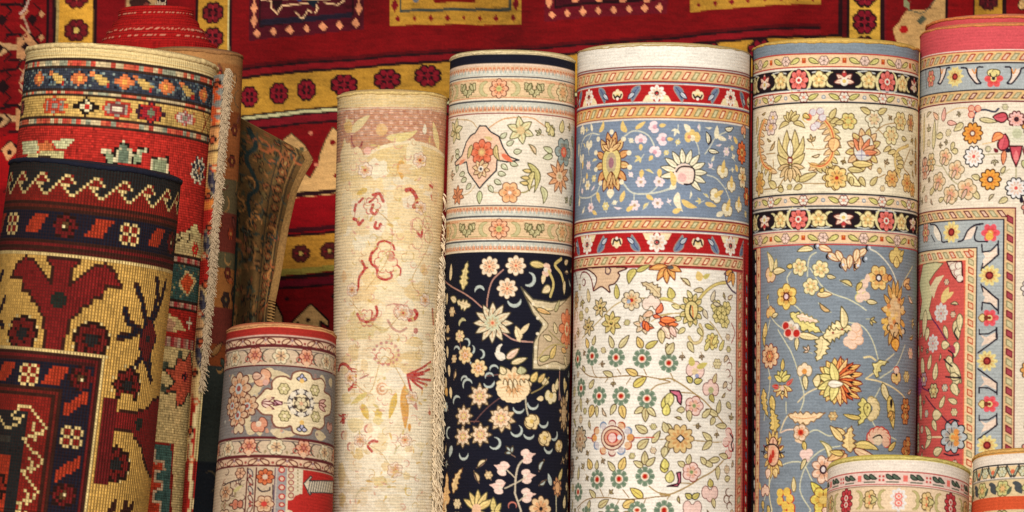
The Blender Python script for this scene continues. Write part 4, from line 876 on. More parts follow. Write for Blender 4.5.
    C.vine([(48,130),(90,160),(130,185),(165,215)], 1.3, V); C.vine([(180,240),(185,180),(200,130),(235,95)], 1.3, V); C.vine([(225,290),(270,320),(330,327)], 1.5, c(196,150,130)); C.vine([(415,420),(413,512)], 1, V); C.vine([(95,330),(105,360),(160,430),(230,430)], .9, c(130,90,80))
    for x, y in ((190,85),(275,82),(247,155)): C.flower(x, y, 9.8, 8, c(244,222,185), c(140,110,80), c(240,200,150), c(215,110,70), ow=.45, cr=.25)
    C.spiky(200, 265, 20.5, 12, c(228,212,172), c(130,110,76), c(235,195,140), c(214,110,70), W=8, ow=.4, cr=.28)
    C.flower(200, 265, 8, 8, c(205,205,165), None, c(235,190,140), c(214,110,70))
    C.leaf(105, 160, -80, 29, 9, c(228,205,130), OL, bend=-.1, ser=5); C.leaf(85, 195, -160, 12, 7, CR, OL); C.leaf(130, 210, 195, 20, 8, CR, OL, bend=-.2, ser=4); C.leaf(65, 130, -85, 17, 6, CR); C.leaf(55, 170, 90, 12, 5, CR)
    C.hook(158, 165, 180, 5, 3, BW, 160); C.hook(315, 125, -80, 6.5, 3.4, BW, 190); C.hook(270, 190, 0, 6.5, 3.4, BW, 160); C.hook(105, 270, 170, 5, 3, c(196,186,130), 140)
    for x, y, a in ((205,415,170),(190,440,170),(85,355,200),(115,330,-120),(130,350,-60),(120,400,190),(160,365,-90),(110,450,170)): C.hook(x, y, a, 4.2, 2.1, BW, 170)
    C.leaf(320, 75, 5, 18, 7, c(225,200,120), OL); C.bud(370, 95, 10, 7, PK, None, W); C.leaf(365, 110, 100, 10, 5, CR)
    C.vine([(385,180),(395,140),(380,100)], 3, c(215,195,110)); C.leaf(385, 150, 150, 12, 8, CR, OL); C.vine([(420,60),(400,80),(420,110),(430,150)], 3.2, c(215,195,110)); C.leaf(430, 130, 90, 14, 6, CR, OL); C.leaf(430, 75, -20, 10, 6, CR, OL)
    # cream cartouche
    C.poly([(292,150),(330,190),(390,200),(450,185),(470,180),(475,420),(430,415),(330,413),(332,330),(360,270),(330,235)], c(220,202,158), c(150,140,105), .8)
    C.poly([(310,180),(345,215),(400,220),(450,208),(450,240),(400,240),(350,232)], c(236,216,160), None)
    C.poly([(306,178),(335,214),(390,226),(470,210),(472,400),(432,398),(400,388),(372,396),(345,398),(346,335),(352,305),(378,272),(350,238)], c(206,182,142), c(176,150,100), .6, True)
    for x, y in ((330,205),(362,216),(345,250),(364,268),(344,300),(338,345),(338,390),(375,404),(415,410)): C.disc(x, y, 1.6, c(240,226,190))
    C.leaf(340, 220, 15, 18, 5, c(232,185,110), OL); C.flower(438, 285, 16, 8, c(232,150,100), c(200,90,60), CR, c(220,110,70), ry=1.3); C.leaf(400, 230, -60, 14, 5, G2, OL)
    C.vine([(380,290),(400,310),(430,340)], 1.2, OL); C.vine([(345,380),(370,350),(400,335),(440,340)], 1.4, c(190,170,100)); C.leaf(405, 300, -110, 12, 6, CR, OL); C.leaf(390, 320, 200, 12, 6, CR, OL); C.leaf(385, 380, -60, 16, 7, c(232,200,110), OL); C.leaf(350, 385, -20, 14, 6, c(216,200,130), OL); C.leaf(430, 370, 60, 14, 6, CR, OL); C.leaf(420, 350, 10, 12, 6, c(232,185,110), OL)
    C.leaf(240, 380, -150, 12, 8, W); C.hook(240, 355, 90, 7, 4, W, 150); C.leaf(245, 380, -40, 16, 7, PK, OL); C.leaf(260, 395, -20, 17, 6, CR, OL)
    C.leaf(290, 320, -110, 15, 8, CR, c(130,110,80)); C.leaf(290, 300, -50, 14, 5, CR); C.leaf(280, 310, 60, 6, 4, CR)
    for x, y, r in ((95,308,6),(112,368,8.5),(155,410,8.5)): C.flower(x, y, r, 7, c(240,212,150), c(150,120,70), PK, c(220,160,90), ow=.4)
    C.flower(270, 460, 17, 12, c(240,214,160), c(170,140,85), c(236,205,150), ry=.9, ow=.5)
    for x in (240,255,270,290,305): C.leaf(x, 445, 75 + (270 - x) * .3, 13, 4, c(242,222,175), c(200,160,100))
    C.leaf(295, 430, -100, 8, 10, c(196,192,140), OL); C.leaf(240, 430, -120, 9, 7, CR, OL); C.leaf(325, 455, -60, 12, 7, c(232,200,110), OL); C.leaf(355, 450, 10, 10, 8, CR, OL); C.vine([(325,490),(360,470),(380,440)], 1.2, c(160,140,80))
    for x, y in ((55,340),(60,400),(65,470),(50,440)): C.leaf(x, y, 80, 12, 5, CR)
    C.leaf(395, 460, 80, 14, 6, CR); C.leaf(430, 440, 85, 16, 5, CR, OL); C.leaf(440, 480, 100, 14, 6, CR)
    C.view(430, 380, 3.88)
    C.vine([(170,165),(220,110),(270,70)], 1, c(110,75,70)); C.vine([(150,160),(190,160)], 1, c(120,80,70)); C.vine([(370,60),(375,110),(385,150)], 1.6, c(190,180,150)); C.vine([(330,440),(333,380),(345,330),(375,300)], 1.8, c(205,190,160)); C.vine([(355,512),(330,440)], 1.8, c(205,190,160))
    for x, y, r in ((192,62,12.5),(130,140,11),(127,220,11),(195,212,11.5)):
        C.spiky(x, y, r * 1.05, 8, c(226,198,148), c(140,112,70), W=6, ow=.4); C.flower(x, y, r * .72, 8, c(242,214,175), c(190,150,100), c(225,205,110), PK, ow=.35)
    C.spiky(280, 150, 14, 9, c(226,198,148), c(140,112,70), W=7, ow=.4, rt=.2); C.flower(275, 148, 9, 8, c(242,214,175), c(190,150,100), c(225,205,110), PK, ow=.35)
    for i in range(9): a = math.radians(i * 22); C.disc(322 + 48 * math.cos(a), 30 + 42 * math.sin(a), 4.6, c(242,216,165)); C.lu(C.T([(322 + 15 * math.cos(a), 20 + 15 * math.sin(a)), (322 + 46 * math.cos(a), 28 + 40 * math.sin(a))]), .8, c(220,160,90))
    for x, y, r, s_ in ((395,160,8,0),(445,225,8,0),(500,255,6.5,0)): C.bud(x, y, 60, r, c(240,214,150), c(165,130,75), PK); C.bud(x, y, 200, r * .8, c(240,214,150), c(165,130,75), c(225,190,90))
    for x, y, a, sw in ((145,20,150,190),(228,5,0,150),(105,85,160,150),(345,105,20,150),(400,90,10,170),(335,195,-60,220),(250,245,-90,230),(75,205,90,190),(130,285,0,180),(385,205,20,140),(440,160,0,150),(480,210,-30,150),(460,260,20,150)): C.hook(x, y, a, 5.6, 2.5, BW, sw)
    C.leaf(85, 255, 110, 12, 6, BW); C.bud(470, 60, 100, 8, c(236,220,170), OL, c(215,190,110)); C.leaf(440, 70, 170, 8, 5, CR); C.leaf(490, 40, -80, 12, 6, CR, OL)
    C.leaf(420, 10, -50, 12, 6, c(225,190,110), OL); C.vine([(500,10),(505,60),(520,110)], 1.6, c(170,140,120)); C.palm(520, 130, 20, 36, 90, 11, c(206,180,130), c(150,110,70), mid=c(196,166,120)); C.leaf(520, 20, 0, 8, 8, c(205,180,110))
    C.leaf(60, 30, 60, 10, 8, c(232,180,90), OL); C.leaf(55, 10, 90, 10, 5, CR)
    for x, y, a in ((372,298,-20),(287,345,200),(372,375,-10),(272,415,190),(372,448,-10)): C.bud(x, y, a, 7.5, c(245,214,195), None, W); C.leaf(x, y, a, 11, 3.4, c(245,205,185)); C.leaf(x, y, a + 180 - 50, 7, 3, c(245,205,185))
    C.vine([(330,380),(300,350)], 1.2, c(205,190,160)); C.vine([(335,400),(290,420)], 1.2, c(205,190,160)); C.vine([(335,400),(370,380)], 1.2, c(205,190,160)); C.vine([(345,470),(370,450)], 1.2, c(205,190,160))
    C.leaf(50, 512, -75, 40, 13, c(232,190,120), c(170,120,70), bend=.2, ser=7); C.leaf(90, 440, -65, 28, 8, c(236,200,130), c(170,120,70), bend=-.2, ser=5); C.hook(70, 490, 60, 6, 3, CR, 180)
    for a in (-150, -120, -90, -60, -30): C.leaf(185, 500, a, 19, 7, c(236,205,120), OL)
    C.disc(180, 500, 5, c(240,195,150)); C.leaf(245, 510, -90, 14, 6, c(225,200,110), OL); C.leaf(255, 512, -60, 10, 5, c(225,200,110), OL); C.hook(320, 490, 150, 4, 1.4, c(200,120,100), 230)
    C.flower(430, 500, 12, 8, c(242,205,150), c(185,140,90), ow=.5); C.vine([(490,512),(490,440),(500,380)], 1.6, c(196,186,150)); C.palm(495, 415, 15, 20, 90, 9, c(235,180,120), c(170,120,90)); C.leaf(470, 410, -110, 13, 5, BW); C.leaf(500, 390, -60, 14, 6, c(225,200,120), OL); C.leaf(520, 500, -80, 14, 8, CR, OL); C.leaf(545, 480, -90, 18, 7, CR, OL)

    C.filler(256, 520, 446, 572, NV, c(140,110,90), [CR, c(228,196,140), BW], c(120,100,66), 700, (8, 6.4), 4)
    C.filler(116, 203, 452, 570, W, c(196,166,116), [c(212,206,160), c(226,196,150), PK], OL, 1000, (8, 6), 6, (0, 2))

# ------------------------------------------------------------------ washed floral carpet, back of the weave
def paint_washed(C):
    r = np.random.default_rng(5)
    A = c(242,212,152); B = c(252,240,212)
    H, W_, _ = C.a.shape
    t = np.clip((np.arange(H) / SS - 60) / 330, 0, 1)[:, None, None]
    C.a[:] = A * (1 - t) + B * t
    R = c(184,14,34); PK = c(205,140,125); OR = c(216,152,66); YE = c(226,190,90); W = c(240,232,205); CRD = c(232,205,150); DRK = c(196,128,112)
    xc = 392
    def blob(x, y, rx, ry, col, n=1):
        th = np.linspace(0, 2 * PI, 14, endpoint=False); k = 1 + .13 * r.standard_normal(14); col = col * .5 + (A * .5 + B * .5) * .5
        C.shape(spline(np.stack([rx * np.cos(th) * k, ry * np.sin(th) * k], 1) + C.t1(x, y), 4, True), col)
    C.view()
    SC = [c(206,150,130), c(200,176,110), c(214,180,130)]
    for i in range(220):   # soft clouds of washed dye
        x, y = r.uniform(342, 440), r.uniform(150, 515)
        blob(x, y, r.uniform(3, 10), r.uniform(2, 7), [c(234,206,150), c(240,222,178), c(242,232,206), c(230,198,136), c(234,210,164), c(242,230,200)][r.integers(6)] if y < 400 or r.random() < .2 else c(236,224,196))
    C.hb(xc, 91, 108, c(226,198,140)); C.hb(xc, 107, 109, c(238,214,175)); C.hb(xc, 109, 160, c(196,140,104))
    C.view(335, 85, 5.69)
    for j, y in enumerate(range(150, 300, 30)):
        for i, x in enumerate(range(40, 660, 56)):
            C.disc(x + (28 if j % 2 else 0), y + 4, 2.1, c(240,195,165)); 
    for y in range(128, 320, 12): C.vine([(20,y+8),(200,y+2),(330,y),(480,y+2),(630,y+9)], .8, c(186,120,105))
    C.poly([(60,230),(110,200),(60,190)], CRD)
    # arch
    C.poly([(30,512),(32,440),(60,400),(120,425),(200,395),(300,345),(400,325),(520,335),(590,375),(632,420),(634,540),(30,560)], c(228,200,140))
    C.vine([(170,410),(240,365),(330,338),(430,325),(540,350),(610,395),(650,440)], 3.5, c(240,220,180))
    C.leaf(290, 300, -12, 34, 9, c(232,210,140), bend=.2); C.leaf(90, 270, -35, 28, 9, c(228,206,150)); C.leaf(590, 370, -115, 30, 9, c(236,212,150)); C.leaf(510, 280, -90, 10, 5, W); C.disc(265, 255, 6, c(226,180,120)); C.leaf(100, 250, -160, 16, 12, c(224,180,110))
    C.vine([(95,290),(95,320),(105,345),(125,360),(145,350),(155,325)], 2.2, c(150,50,60)); C.disc(185, 375, 4, c(238,180,160)); C.leaf(375, 425, 85, 20, 9, c(222,166,80)); blob(240, 470, 12, 10, W); blob(450, 400, 9, 14, c(236,222,180)); blob(110, 430, 14, 12, c(226,196,140)); blob(60, 400, 10, 16, c(222,190,130))
    C.view(335, 165, 5.39)
    blob(230, 35, 11, 8, W); blob(400, 200, 8, 7, c(238,225,205)); blob(140, 240, 10, 12, c(236,222,195)); blob(235, 260, 11, 20, c(240,230,208)); blob(130, 420, 8, 8, W); blob(60, 200, 8, 14, c(226,204,150))
    C.vine([(140,195),(115,215),(110,245),(105,290),(125,305)], 1.2, PK)
    for P, w in (([(130,200),(150,180)],2.2),([(112,215),(106,245)],2.8),([(100,290),(120,300),(130,320),(150,300)],2.8),([(205,160),(240,155),(260,195)],2.6),([(185,200),(205,185),(225,160)],2),([(205,215),(195,250),(215,265),(230,245)],2.6),([(220,310),(215,335),(235,340),(245,320)],2.6),([(385,135),(410,135),(435,165),(440,195),(425,225)],3.6),([(512,110),(530,125)],2.4),([(520,165),(525,185)],2.4),([(445,365),(465,385),(470,350)],2.4),([(185,512),(200,470),(225,450),(235,420),(270,410),(310,430),(320,455)],2.0),([(575,360),(570,400),(580,430)],2.8)): C.vine(P, w * 1.2, R)
    for x, y in ((445,320),(500,310),(505,385),(445,420)):
        C.hook(x, y, 0, 6.5, .9, c(200,120,110), 360)
    C.vine([(515,90),(545,140),(540,200)], 1.2, PK); C.leaf(175, 130, 160, 14, 6, c(216,180,90)); blob(540, 150, 5, 12, c(224,176,110)); blob(40, 330, 8, 9, c(222,186,110)); blob(380, 390, 11, 7, c(226,190,110)); blob(380, 20, 7, 6, c(222,170,90))
    C.view(335, 250, 5.39)
    blob(200, 130, 12, 12, c(226,184,100)); blob(170, 240, 20, 9, c(222,178,100)); blob(430, 215, 14, 12, c(224,186,110)); blob(400, 130, 16, 12, W); blob(300, 230, 18, 9, c(238,222,180)); blob(160, 430, 22, 10, c(214,190,110)); blob(110, 380, 10, 10, c(218,194,120)); blob(480, 105, 5, 6, OR); blob(50, 140, 4, 6, OR); blob(270, 80, 16, 14, c(238,218,170)); blob(380, 300, 9, 9, W); blob(310, 290, 8, 8, c(238,214,180))
    for P, w in (([(215,0),(195,30),(195,70),(225,100),(230,140),(270,160),(305,145),(300,120)],2.2),([(335,80),(355,105),(350,135)],1.7),([(320,30),(310,10)],1.6),([(105,235),(125,200),(130,150),(160,100),(145,60)],2.6),([(160,100),(175,95)],1.6),([(120,345),(135,370),(170,388),(210,370),(228,340),(222,305)],2.4),([(150,385),(160,350)],1.3),([(195,370),(200,330)],1.3),([(400,378),(430,370),(443,345),(430,325)],3.4)): C.vine(P, w * 1.2, R)
    C.disc(352, 333, 4.6, R); C.hook(352, 333, 0, 7, 1, c(205,130,120), 300); C.disc(405, 340, 4, PK); C.vine([(285,380),(310,420),(350,440),(385,420)], 2.6, c(200,150,130)); C.disc(435, 435, 3, c(190,110,100)); C.disc(300, 40, 4, c(214,160,130)); C.vine([(525,320),(530,400)], 3.2, c(190,110,80)); C.vine([(280,300),(320,290),(390,300)], 1, PK); C.leaf(400, 480, 5, 18, 6, c(216,178,90))
    C.view(335, 335, 5.39)
    blob(100, 90, 7, 9, c(218,186,110)); blob(310, 125, 9, 9, c(218,170,80)); blob(420, 115, 12, 5, c(216,176,90)); blob(370, 185, 10, 5, c(226,186,110)); blob(330, 240, 14, 10, c(240,234,220)); blob(430, 40, 10, 4, c(224,190,120)); blob(60, 340, 8, 6, c(220,196,120)); blob(240, 60, 16, 14, c(234,210,170)); blob(240, 110, 9, 8, W)
    for k in range(14): a = math.radians(200 + k * 24); C.disc(275 + 68 * math.cos(a), 100 + 60 * math.sin(a), 1.6, c(200,135,125))
    C.hook(255, 290, 0, 5.5, 2.4, c(224,170,130), 330); C.hook(255, 290, 0, 2.4, 2, c(214,150,110), 330)
    C.vine([(20,190),(30,160),(60,160),(90,200),(100,240),(90,280),(75,295)], 3.4, R)
    for k in range(8): C.vine([(85 + k, 180 + k * 15), (115, 185 + k * 14)], 1.2, R)
    C.vine([(135,235),(180,215)], 1.6, c(180,110,110))
    C.leaf(375, 270, 88, 44, 10, c(222,160,70)); C.leaf(330, 310, 105, 28, 7, c(218,180,80)); C.leaf(145, 370, 65, 18, 8, c(218,182,80)); C.leaf(235, 395, 90, 14, 8, c(220,190,100)); C.leaf(175, 310, 150, 24, 6, c(222,200,120))
    for ex, ey in ((515,145),(510,185),(480,210),(515,245),(470,290),(495,270),(415,320),(440,235)): C.vine([(390,215), ((390 + ex) / 2, (215 + ey) / 2 + 6), (ex, ey)], 2.6, R if ey != 235 else c(190,40,50))
    for k in range(5): C.vine([(20 + k * 9, 430 + (k % 2) * 40), (55 - k * 4, 450 - k * 5)], 1.8, R)
    C.leaf(420, 350, 60, 12, 5, PK); C.disc(510, 420, 2.4, c(195,110,80))
    C.view(335, 420, 5.57)
    for x, y in ((185,50),(48,85),(85,150)): C.hook(x, y, 90, 3.8, 2.4, c(205,130,115), 220); blob(x + 10, y, 3, 5, c(236,196,160))
    C.vine([(235,120),(205,118),(183,145),(205,175)], 2.8, R)
    blob(130, 190, 6, 5, c(220,184,90)); blob(255, 345, 7, 5, c(226,200,110)); blob(40, 440, 7, 7, c(216,180,90)); blob(35, 310, 6, 12, c(226,196,120)); C.vine([(330,190),(350,150),(380,135)], 1.4, c(206,196,150)); C.vine([(115,430),(130,400),(155,385)], 1.4, c(200,190,150)); C.hook(410, 400, 0, 3.6, 1.2, c(222,190,100), 360); C.leaf(415, 20, 90, 8, 4, OR); blob(400, 310, 4, 4, c(236,206,140)); blob(110, 30, 10, 8, c(226,204,140)); blob(240, 5, 5, 4, c(222,200,110)); C.disc(45, 5, 3.4, R)

    C.view()
    for x, y, q in ((372,206,9),(386,262,12),(421,208,7),(367,318,9),(403,313,8),(385,356,9),(350,378,8),(412,398,7),(360,440,7),(395,470,8),(420,160,8),(365,170,8),(425,300,7),(352,290,7),(405,440,7)):
        C.flower(x, y, q, 6, c(244,222,196), c(214,140,120) * 1.4, c(226,180,110), c(190,60,60), ow=.25, rt=r.random(), ry=.9) if q < 9 else [C.hook(x + q * .62 * math.cos(a), y + q * .62 * math.sin(a), math.degrees(a) - 100, q * .36, 1.1, c(200,90,84), 210) for a in np.arange(0, 6.2, 1.05)]
    C.vine([(350,300),(366,318),(384,330),(402,313)], .9, c(196,160,100)); C.vine([(372,206),(392,228),(386,262),(366,290)], .9, c(196,160,100)); C.vine([(350,378),(370,392),(385,356),(412,398)], .9, c(206,170,110)); C.vine([(360,440),(380,452),(395,470),(420,480)], .9, c(206,180,126)); C.vine([(421,208),(430,240),(412,280),(425,300)], .9, c(196,160,100))
    for i in range(260):
        x, y = r.uniform(342, 432), r.uniform(140, 512)
        if r.random() < .6: C.hook(x, y, r.uniform(0, 360), r.uniform(1.8, 4.5), .8, [c(214,140,124), c(206,176,104), c(200,150,104)][r.integers(3)], r.uniform(120, 260))
        else: C.leaf(x, y, r.uniform(0, 360), r.uniform(4, 8), r.uniform(1.4, 2.8), [c(222,184,110), c(214,190,120), c(226,176,150)][r.integers(3)], None)
# ------------------------------------------------------------------ carpet with rose end and grey-blue border
def paint_rose(C):
    IV = c(236,222,196); PK = c(212,84,90); BL = c(172,178,178); BK = c(38,28,44); DR = c(120,30,42); W = c(238,226,205); TAN = c(226,192,130); OL = c(160,140,85); OR = c(226,150,60); YE = c(232,214,130); RED = c(190,62,54); GR = c(170,160,110)
    C.a[:] = IV; xc = 1000
    FILL = [c(228,190,160), c(205,195,150)]
    def guard(ya, yb, bg, cols, ph=0):
        va, vb = C.hb(xc, ya, yb, bg); C.ticks((va + vb) / 2, (vb - va) * .58, 8.8, 4.6, 2.3, cols, FILL, phase=ph)
    C.hb(xc, 20, 49.5, PK); C.hb(xc, 49.5, 50.5, W); C.hb(xc, 50.5, 51.6, RED)
    guard(51.6, 61.5, c(232,190,120), [c(190,70,40), GR]); C.hb(xc, 62, 63.6, BK); va, vb = C.hb(xc, 63.6, 89, BL); C.hb(xc, 89, 90.5, BK); guard(90.5, 100, c(226,186,120), [c(110,25,40), GR], 2); C.hb(xc, 100.5, 102, DR)
    # blue border motifs
    C.view(915, 45, 7.88)
    def tul(x, y, up=1): # split leaf
        a = [(x-50,y-40*up),(x-5,y-40*up),(x-10,y+10*up),(x+10,y+50*up),(x-30,y+30*up),(x-35,y),(x-50,y-20*up)]
        C.poly(a, c(238,214,190), None)
    for cx_, s_ in ((470,1),(775,-1),(210,-1)):
        f = 1 if cx_ != 210 else .6
        P = [(cx_ + s_ * f * a, b) for a, b in ((-70,180),(-10,195),(-5,235),(5,180),(25,185),(10,250),(30,300),(0,300),(-30,275),(-45,225),(-60,200))]
        C.poly(P, c(238,216,195), None)
        C.vine([(cx_ + s_ * f * a, b) for a, b in ((-105,178),(-65,185),(-50,225),(-15,275),(15,305),(45,305))], 1.8, BK); C.vine([(cx_ + s_ * f * a, b) for a, b in ((65,173),(25,175),(15,210),(20,260),(50,300))], 1.6, BK); C.vine([(cx_ + s_ * f * -20, 190), (cx_, 225), (cx_ + s_ * f * 10, 190)], 1.2, OR)
    C.spiky(315, 250, 11, 10, YE, None, c(110,20,30), c(190,70,60), W=5, cr=.34); C.flower(315, 250, 9, 8, YE, None, c(110,20,30), c(190,70,60), cr=.4)
    C.flower(620, 265, 9, 6, c(225,90,90), None, YE, BK); C.leaf(580, 240, -50, 8, 7, YE, OL); C.leaf(660, 240, -130, 8, 7, YE, OL); C.vine([(590,225),(605,245),(625,255),(645,235)], 1.5, BK); C.disc(620, 230, 2.6, YE)
    C.flower(125, 265, 7, 6, c(225,140,120), GR, YE, RED, ry=1.3); C.vine([(85,200),(90,340)], 1.2, BK)
    C.spiky(950, 250, 11, 10, YE, None, c(110,20,30), W=5)
    # ivory field
    C.view(915, 100, 4.65)
    G = c(190,180,140)
    C.vine([(130,75),(190,40),(255,40),(270,60)], 1.2, TAN); C.vine([(270,100),(280,60),(320,45),(370,55),(388,40)], 2, c(60,62,80)); C.vine([(130,310),(170,370),(220,405)], 1.6, G); C.vine([(60,280),(90,300),(130,310)], 1.2, G); C.vine([(320,255),(400,250)], 1.4, G); C.vine([(470,310),(470,360)], 1.4, G); C.vine([(315,205),(370,195)], 1.2, TAN); C.vine([(400,350),(440,320)], 1.2, G)
    for x, y in ((262,40),(292,40),(262,68)): C.disc(x, y, 3.5, c(236,175,140)); C.hook(x, y, 0, 3.4, 1, RED, 360)
    def ringfl(x, y, col, dk, c1, c2, r=9.8): C.flower(x, y, r, 10, col, dk, c1, c2, ow=1.0, cr=.34)
    ringfl(267, 155, c(230,160,50), c(150,80,30), c(120,60,40), W); ringfl(273, 263, c(238,232,225), BK, W, c(225,90,80)); ringfl(350, 370, c(232,165,50), c(140,80,30), BK, W); ringfl(470, 410, c(238,232,225), BK, W, c(225,90,80)); ringfl(472, 90, c(240,190,180), c(150,30,40), BK, c(80,30,30), 7.5)
    for x, y, a, L, w in ((225,110,150,13,7),(180,195,110,9,5),(200,240,-170,8,6),(300,365,200,9,6),(430,455,150,10,6),(130,165,180,11,7),(300,460,-130,16,6),(70,440,-40,12,6),(110,470,-20,8,5),(190,470,-110,8,5),(300,90,10,18,5),(400,340,-60,8,4)): C.leaf(x, y, a, L, w, c(216,200,140), c(170,150,100))
    for x, y, r in ((140,265,8),(190,325,9),(240,415,10),(165,440,9),(110,380,9)): C.flower(x, y, r, 5, c(232,205,160), c(180,160,100), c(226,160,130)); C.leaf(x, y, 120, r * 1.2, 4, c(225,185,160), GR)
    C.leaf(130, 100, -80, 14, 6, c(236,180,160), c(200,120,100)); C.leaf(150, 105, 10, 12, 5, c(236,180,160), c(200,120,100)); C.leaf(110, 90, -140, 12, 5, c(236,190,150), c(200,140,100)); C.vine([(110,60),(100,160),(80,260)], 1.2, G); C.leaf(85, 230, -85, 30, 6, c(220,206,150), GR); C.leaf(40, 250, -88, 40, 6, c(225,205,150), GR)
    C.hook(45, 300, 90, 7, 1.6, BK, 240); C.flower(45, 320, 8, 6, c(232,190,160), c(180,110,90), ry=1.6); C.flower(75, 290, 7, 6, c(226,205,150), OL, ry=1.5); C.vine([(60,350),(75,320)], 1.6, DR)
    C.disc(475, 160, 11, c(226,220,190), ry=9); C.disc(475, 155, 5, c(200,200,160))
    C.leaf(430, 75, 175, 14, 10, c(205,80,90), DR, bend=-.2, ow=.9); C.leaf(400, 235, -75, 17, 11, c(205,80,90), DR, ow=.9, bend=.1); C.leaf(410, 160, 150, 13, 8, c(236,150,80), c(205,70,50), bend=.3); C.leaf(385, 245, -130, 6, 4, DR)
    C.poly([(440,215),(500,215),(490,260),(470,310),(450,265)], c(205,80,90), DR, .9); C.leaf(470, 290, -90, 12, 5, c(235,130,130)); C.leaf(415, 235, 95, 14, 5, c(236,150,90), RED); C.disc(432, 235, 2.4, BK); C.leaf(520, 210, 80, 16, 9, c(205,80,90), DR)
    C.leaf(500, 280, 60, 12, 6, c(205,205,140), OL); C.leaf(495, 480, -90, 8, 4, BK)
    C.filler(103, 205, 920, 1020, IV, c(190,176,140), [c(222,206,160), c(232,196,170), c(214,206,160)], c(176,150,110), 1200, (7, 5.5, 4.4))
    # inner frame: corner turns downward
    C.view(915, 200, 4.27)
    FR = C.t1
    C.view(); v1 = C.t1(1000, 207.3)[1]; uR = C.t1(1016.2, 260)[0]
    U0 = C.u0; E = 900
    C.rect(U0, uR, v1, E, DR); C.rect(U0, uR - 1.4, v1 + 1.4, E, c(226,186,130)); 
    vg = v1 + 6.3
    C.ticks(vg, 6, 8.6, 4.6, -2.3, [c(110,25,40), GR], FILL, u1=uR - 10)
    C.vticks(uR - 6.2, 5.5, 9.4, 6, -1.6, [c(130,30,45), GR], [c(170,70,80), c(212,200,150)], v1 + 12, E)
    C.rect(U0, uR - 11.5, v1 + 11.5, E, BK); C.rect(U0, uR - 13, v1 + 13, E, BL)
    b1 = v1 + 39; bu = uR - 38
    C.rect(U0, bu, b1, E, BK); C.rect(U0, bu - 1.3, b1 + 1.3, E, c(236,205,150))
    C.vticks(bu - 7.0, 5, 8.6, 5.2, -1.2, [c(205,80,40), GR], [c(236,190,140), c(215,200,150)], b1 + 6, E)
    C.ticks(b1 + 7, 6, 8.6, 4.6, -2, [c(205,80,40), GR], FILL, u1=bu - 8)
    C.rect(U0, bu - 12.5, b1 + 12.5, E, c(226,110,70)); C.rect(U0, bu - 13.7, b1 + 13.7, E, c(206,88,80))
    C.view(915, 200, 4.27)
    C.flower(155, 137, 10.5, 10, YE, None, c(110,20,30), c(170,60,50), cr=.4); C.flower(45, 140, 8, 6, c(210,150,130), GR, YE, RED, ry=1.3)
    C.flower(322, 140, 9, 6, c(228,90,100), None, OR, YE); C.disc(318, 155, 4, c(232,180,60))
    C.flower(318, 322, 10.5, 10, YE, None, c(110,20,30), c(170,60,50), cr=.4)
    C.poly([(80,105),(105,130),(110,175),(95,170),(80,140)], W); C.vine([(65,105),(90,110),(112,150),(115,178),(140,178)], 1.6, BK); C.vine([(85,178),(70,150)], 1.2, BK)
    C.poly([(260,105),(225,130),(205,172),(240,165),(255,135)], c(238,216,195)); C.vine([(290,102),(255,108),(225,130),(205,170),(185,178)], 1.8, BK); C.vine([(265,115),(255,150),(262,175),(310,178)], 1.7, BK)
    def vleaf(y0, s_):   # forked leaf of the vertical border
        P = [(285, y0), (290, y0 + 28 * s_), (320, y0 + 30 * s_), (350, y0 + 5 * s_), (350, y0 + 40 * s_), (310, y0 + 75 * s_), (288, y0 + 100 * s_), (290, y0 + 60 * s_), (300, y0 + 50 * s_)]
        C.poly(P[1:], c(238,214,190)); C.vine([(285, y0 - 5 * s_), (288, y0 + 28 * s_), (325, y0 + 22 * s_), (355, y0 - 10 * s_)], 1.6, BK, False); C.vine([(355, y0 - 20 * s_), (355, y0 + 40 * s_), (320, y0 + 70 * s_), (290, y0 + 95 * s_)], 1.8, BK, False); C.vine([(290, y0 + 75 * s_), (282, y0 + 105 * s_)], 1.5, BK)
    vleaf(195, 1); vleaf(465, -1)
    C.view(915, 310, 5.69)
    def vpair(ym):
        for s_ in (1, -1):
            y = ym + s_ * 65
            if s_ > 0:
                P = [(365, y + 5), (400, y + 30), (455, y + 20), (455, y + 55), (410, y + 85), (370, y + 120), (380, y + 60)]
            else:
                P = [(365, y - 5), (400, y - 30), (455, y - 20), (455, y - 55), (410, y - 85), (370, y - 120), (380, y - 60)]
        return
    def vl(y0, s_):
        P = [(a, y0 + b * s_) for a, b in ((370,30),(405,45),(460,15),(460,55),(420,80),(380,95),(372,125),(380,85),(395,60))]
        C.poly(P, c(238,212,188)); C.vine([(365, y0), (365, y0 + 28 * s_), (420, y0 + 25 * s_), (462, y0)], 1.5, BK, False); C.vine([(465, y0 - 10 * s_), (465, y0 + 55 * s_), (420, y0 + 90 * s_), (372, y0 + 125 * s_), (358, y0 + 135 * s_)], 1.7, BK, False)
    def vf(y, kind):
        if kind: C.flower(410, y, 10, 10, YE, None, c(110,20,30), c(170,60,50), cr=.4)
        else: C.flower(425, y, 8.5, 6, c(228,90,100), None, YE, c(120,40,30)); C.leaf(400, y, 180, 7, 8, YE, OR); C.disc(405, y, 2.4, c(120,50,30))
    vf(45, 0); vl(110, 1); vf(290, 1); vl(470, -1); vf(535, 0); vl(600, 1); vf(770, 1); vl(960, -1); vf(1020, 0)
    # rose field
    C.view(915, 200, 4.27)
    C.poly([(135,262),(200,262),(203,350),(185,350),(160,320)], c(236,214,190), DR, .9)
    for x, y in ((160,285),(185,280),(180,310),(190,335)): C.disc(x, y, 3.8, c(238,226,205)); C.hook(x, y, 40, 3.6, 1, c(150,90,90), 250)
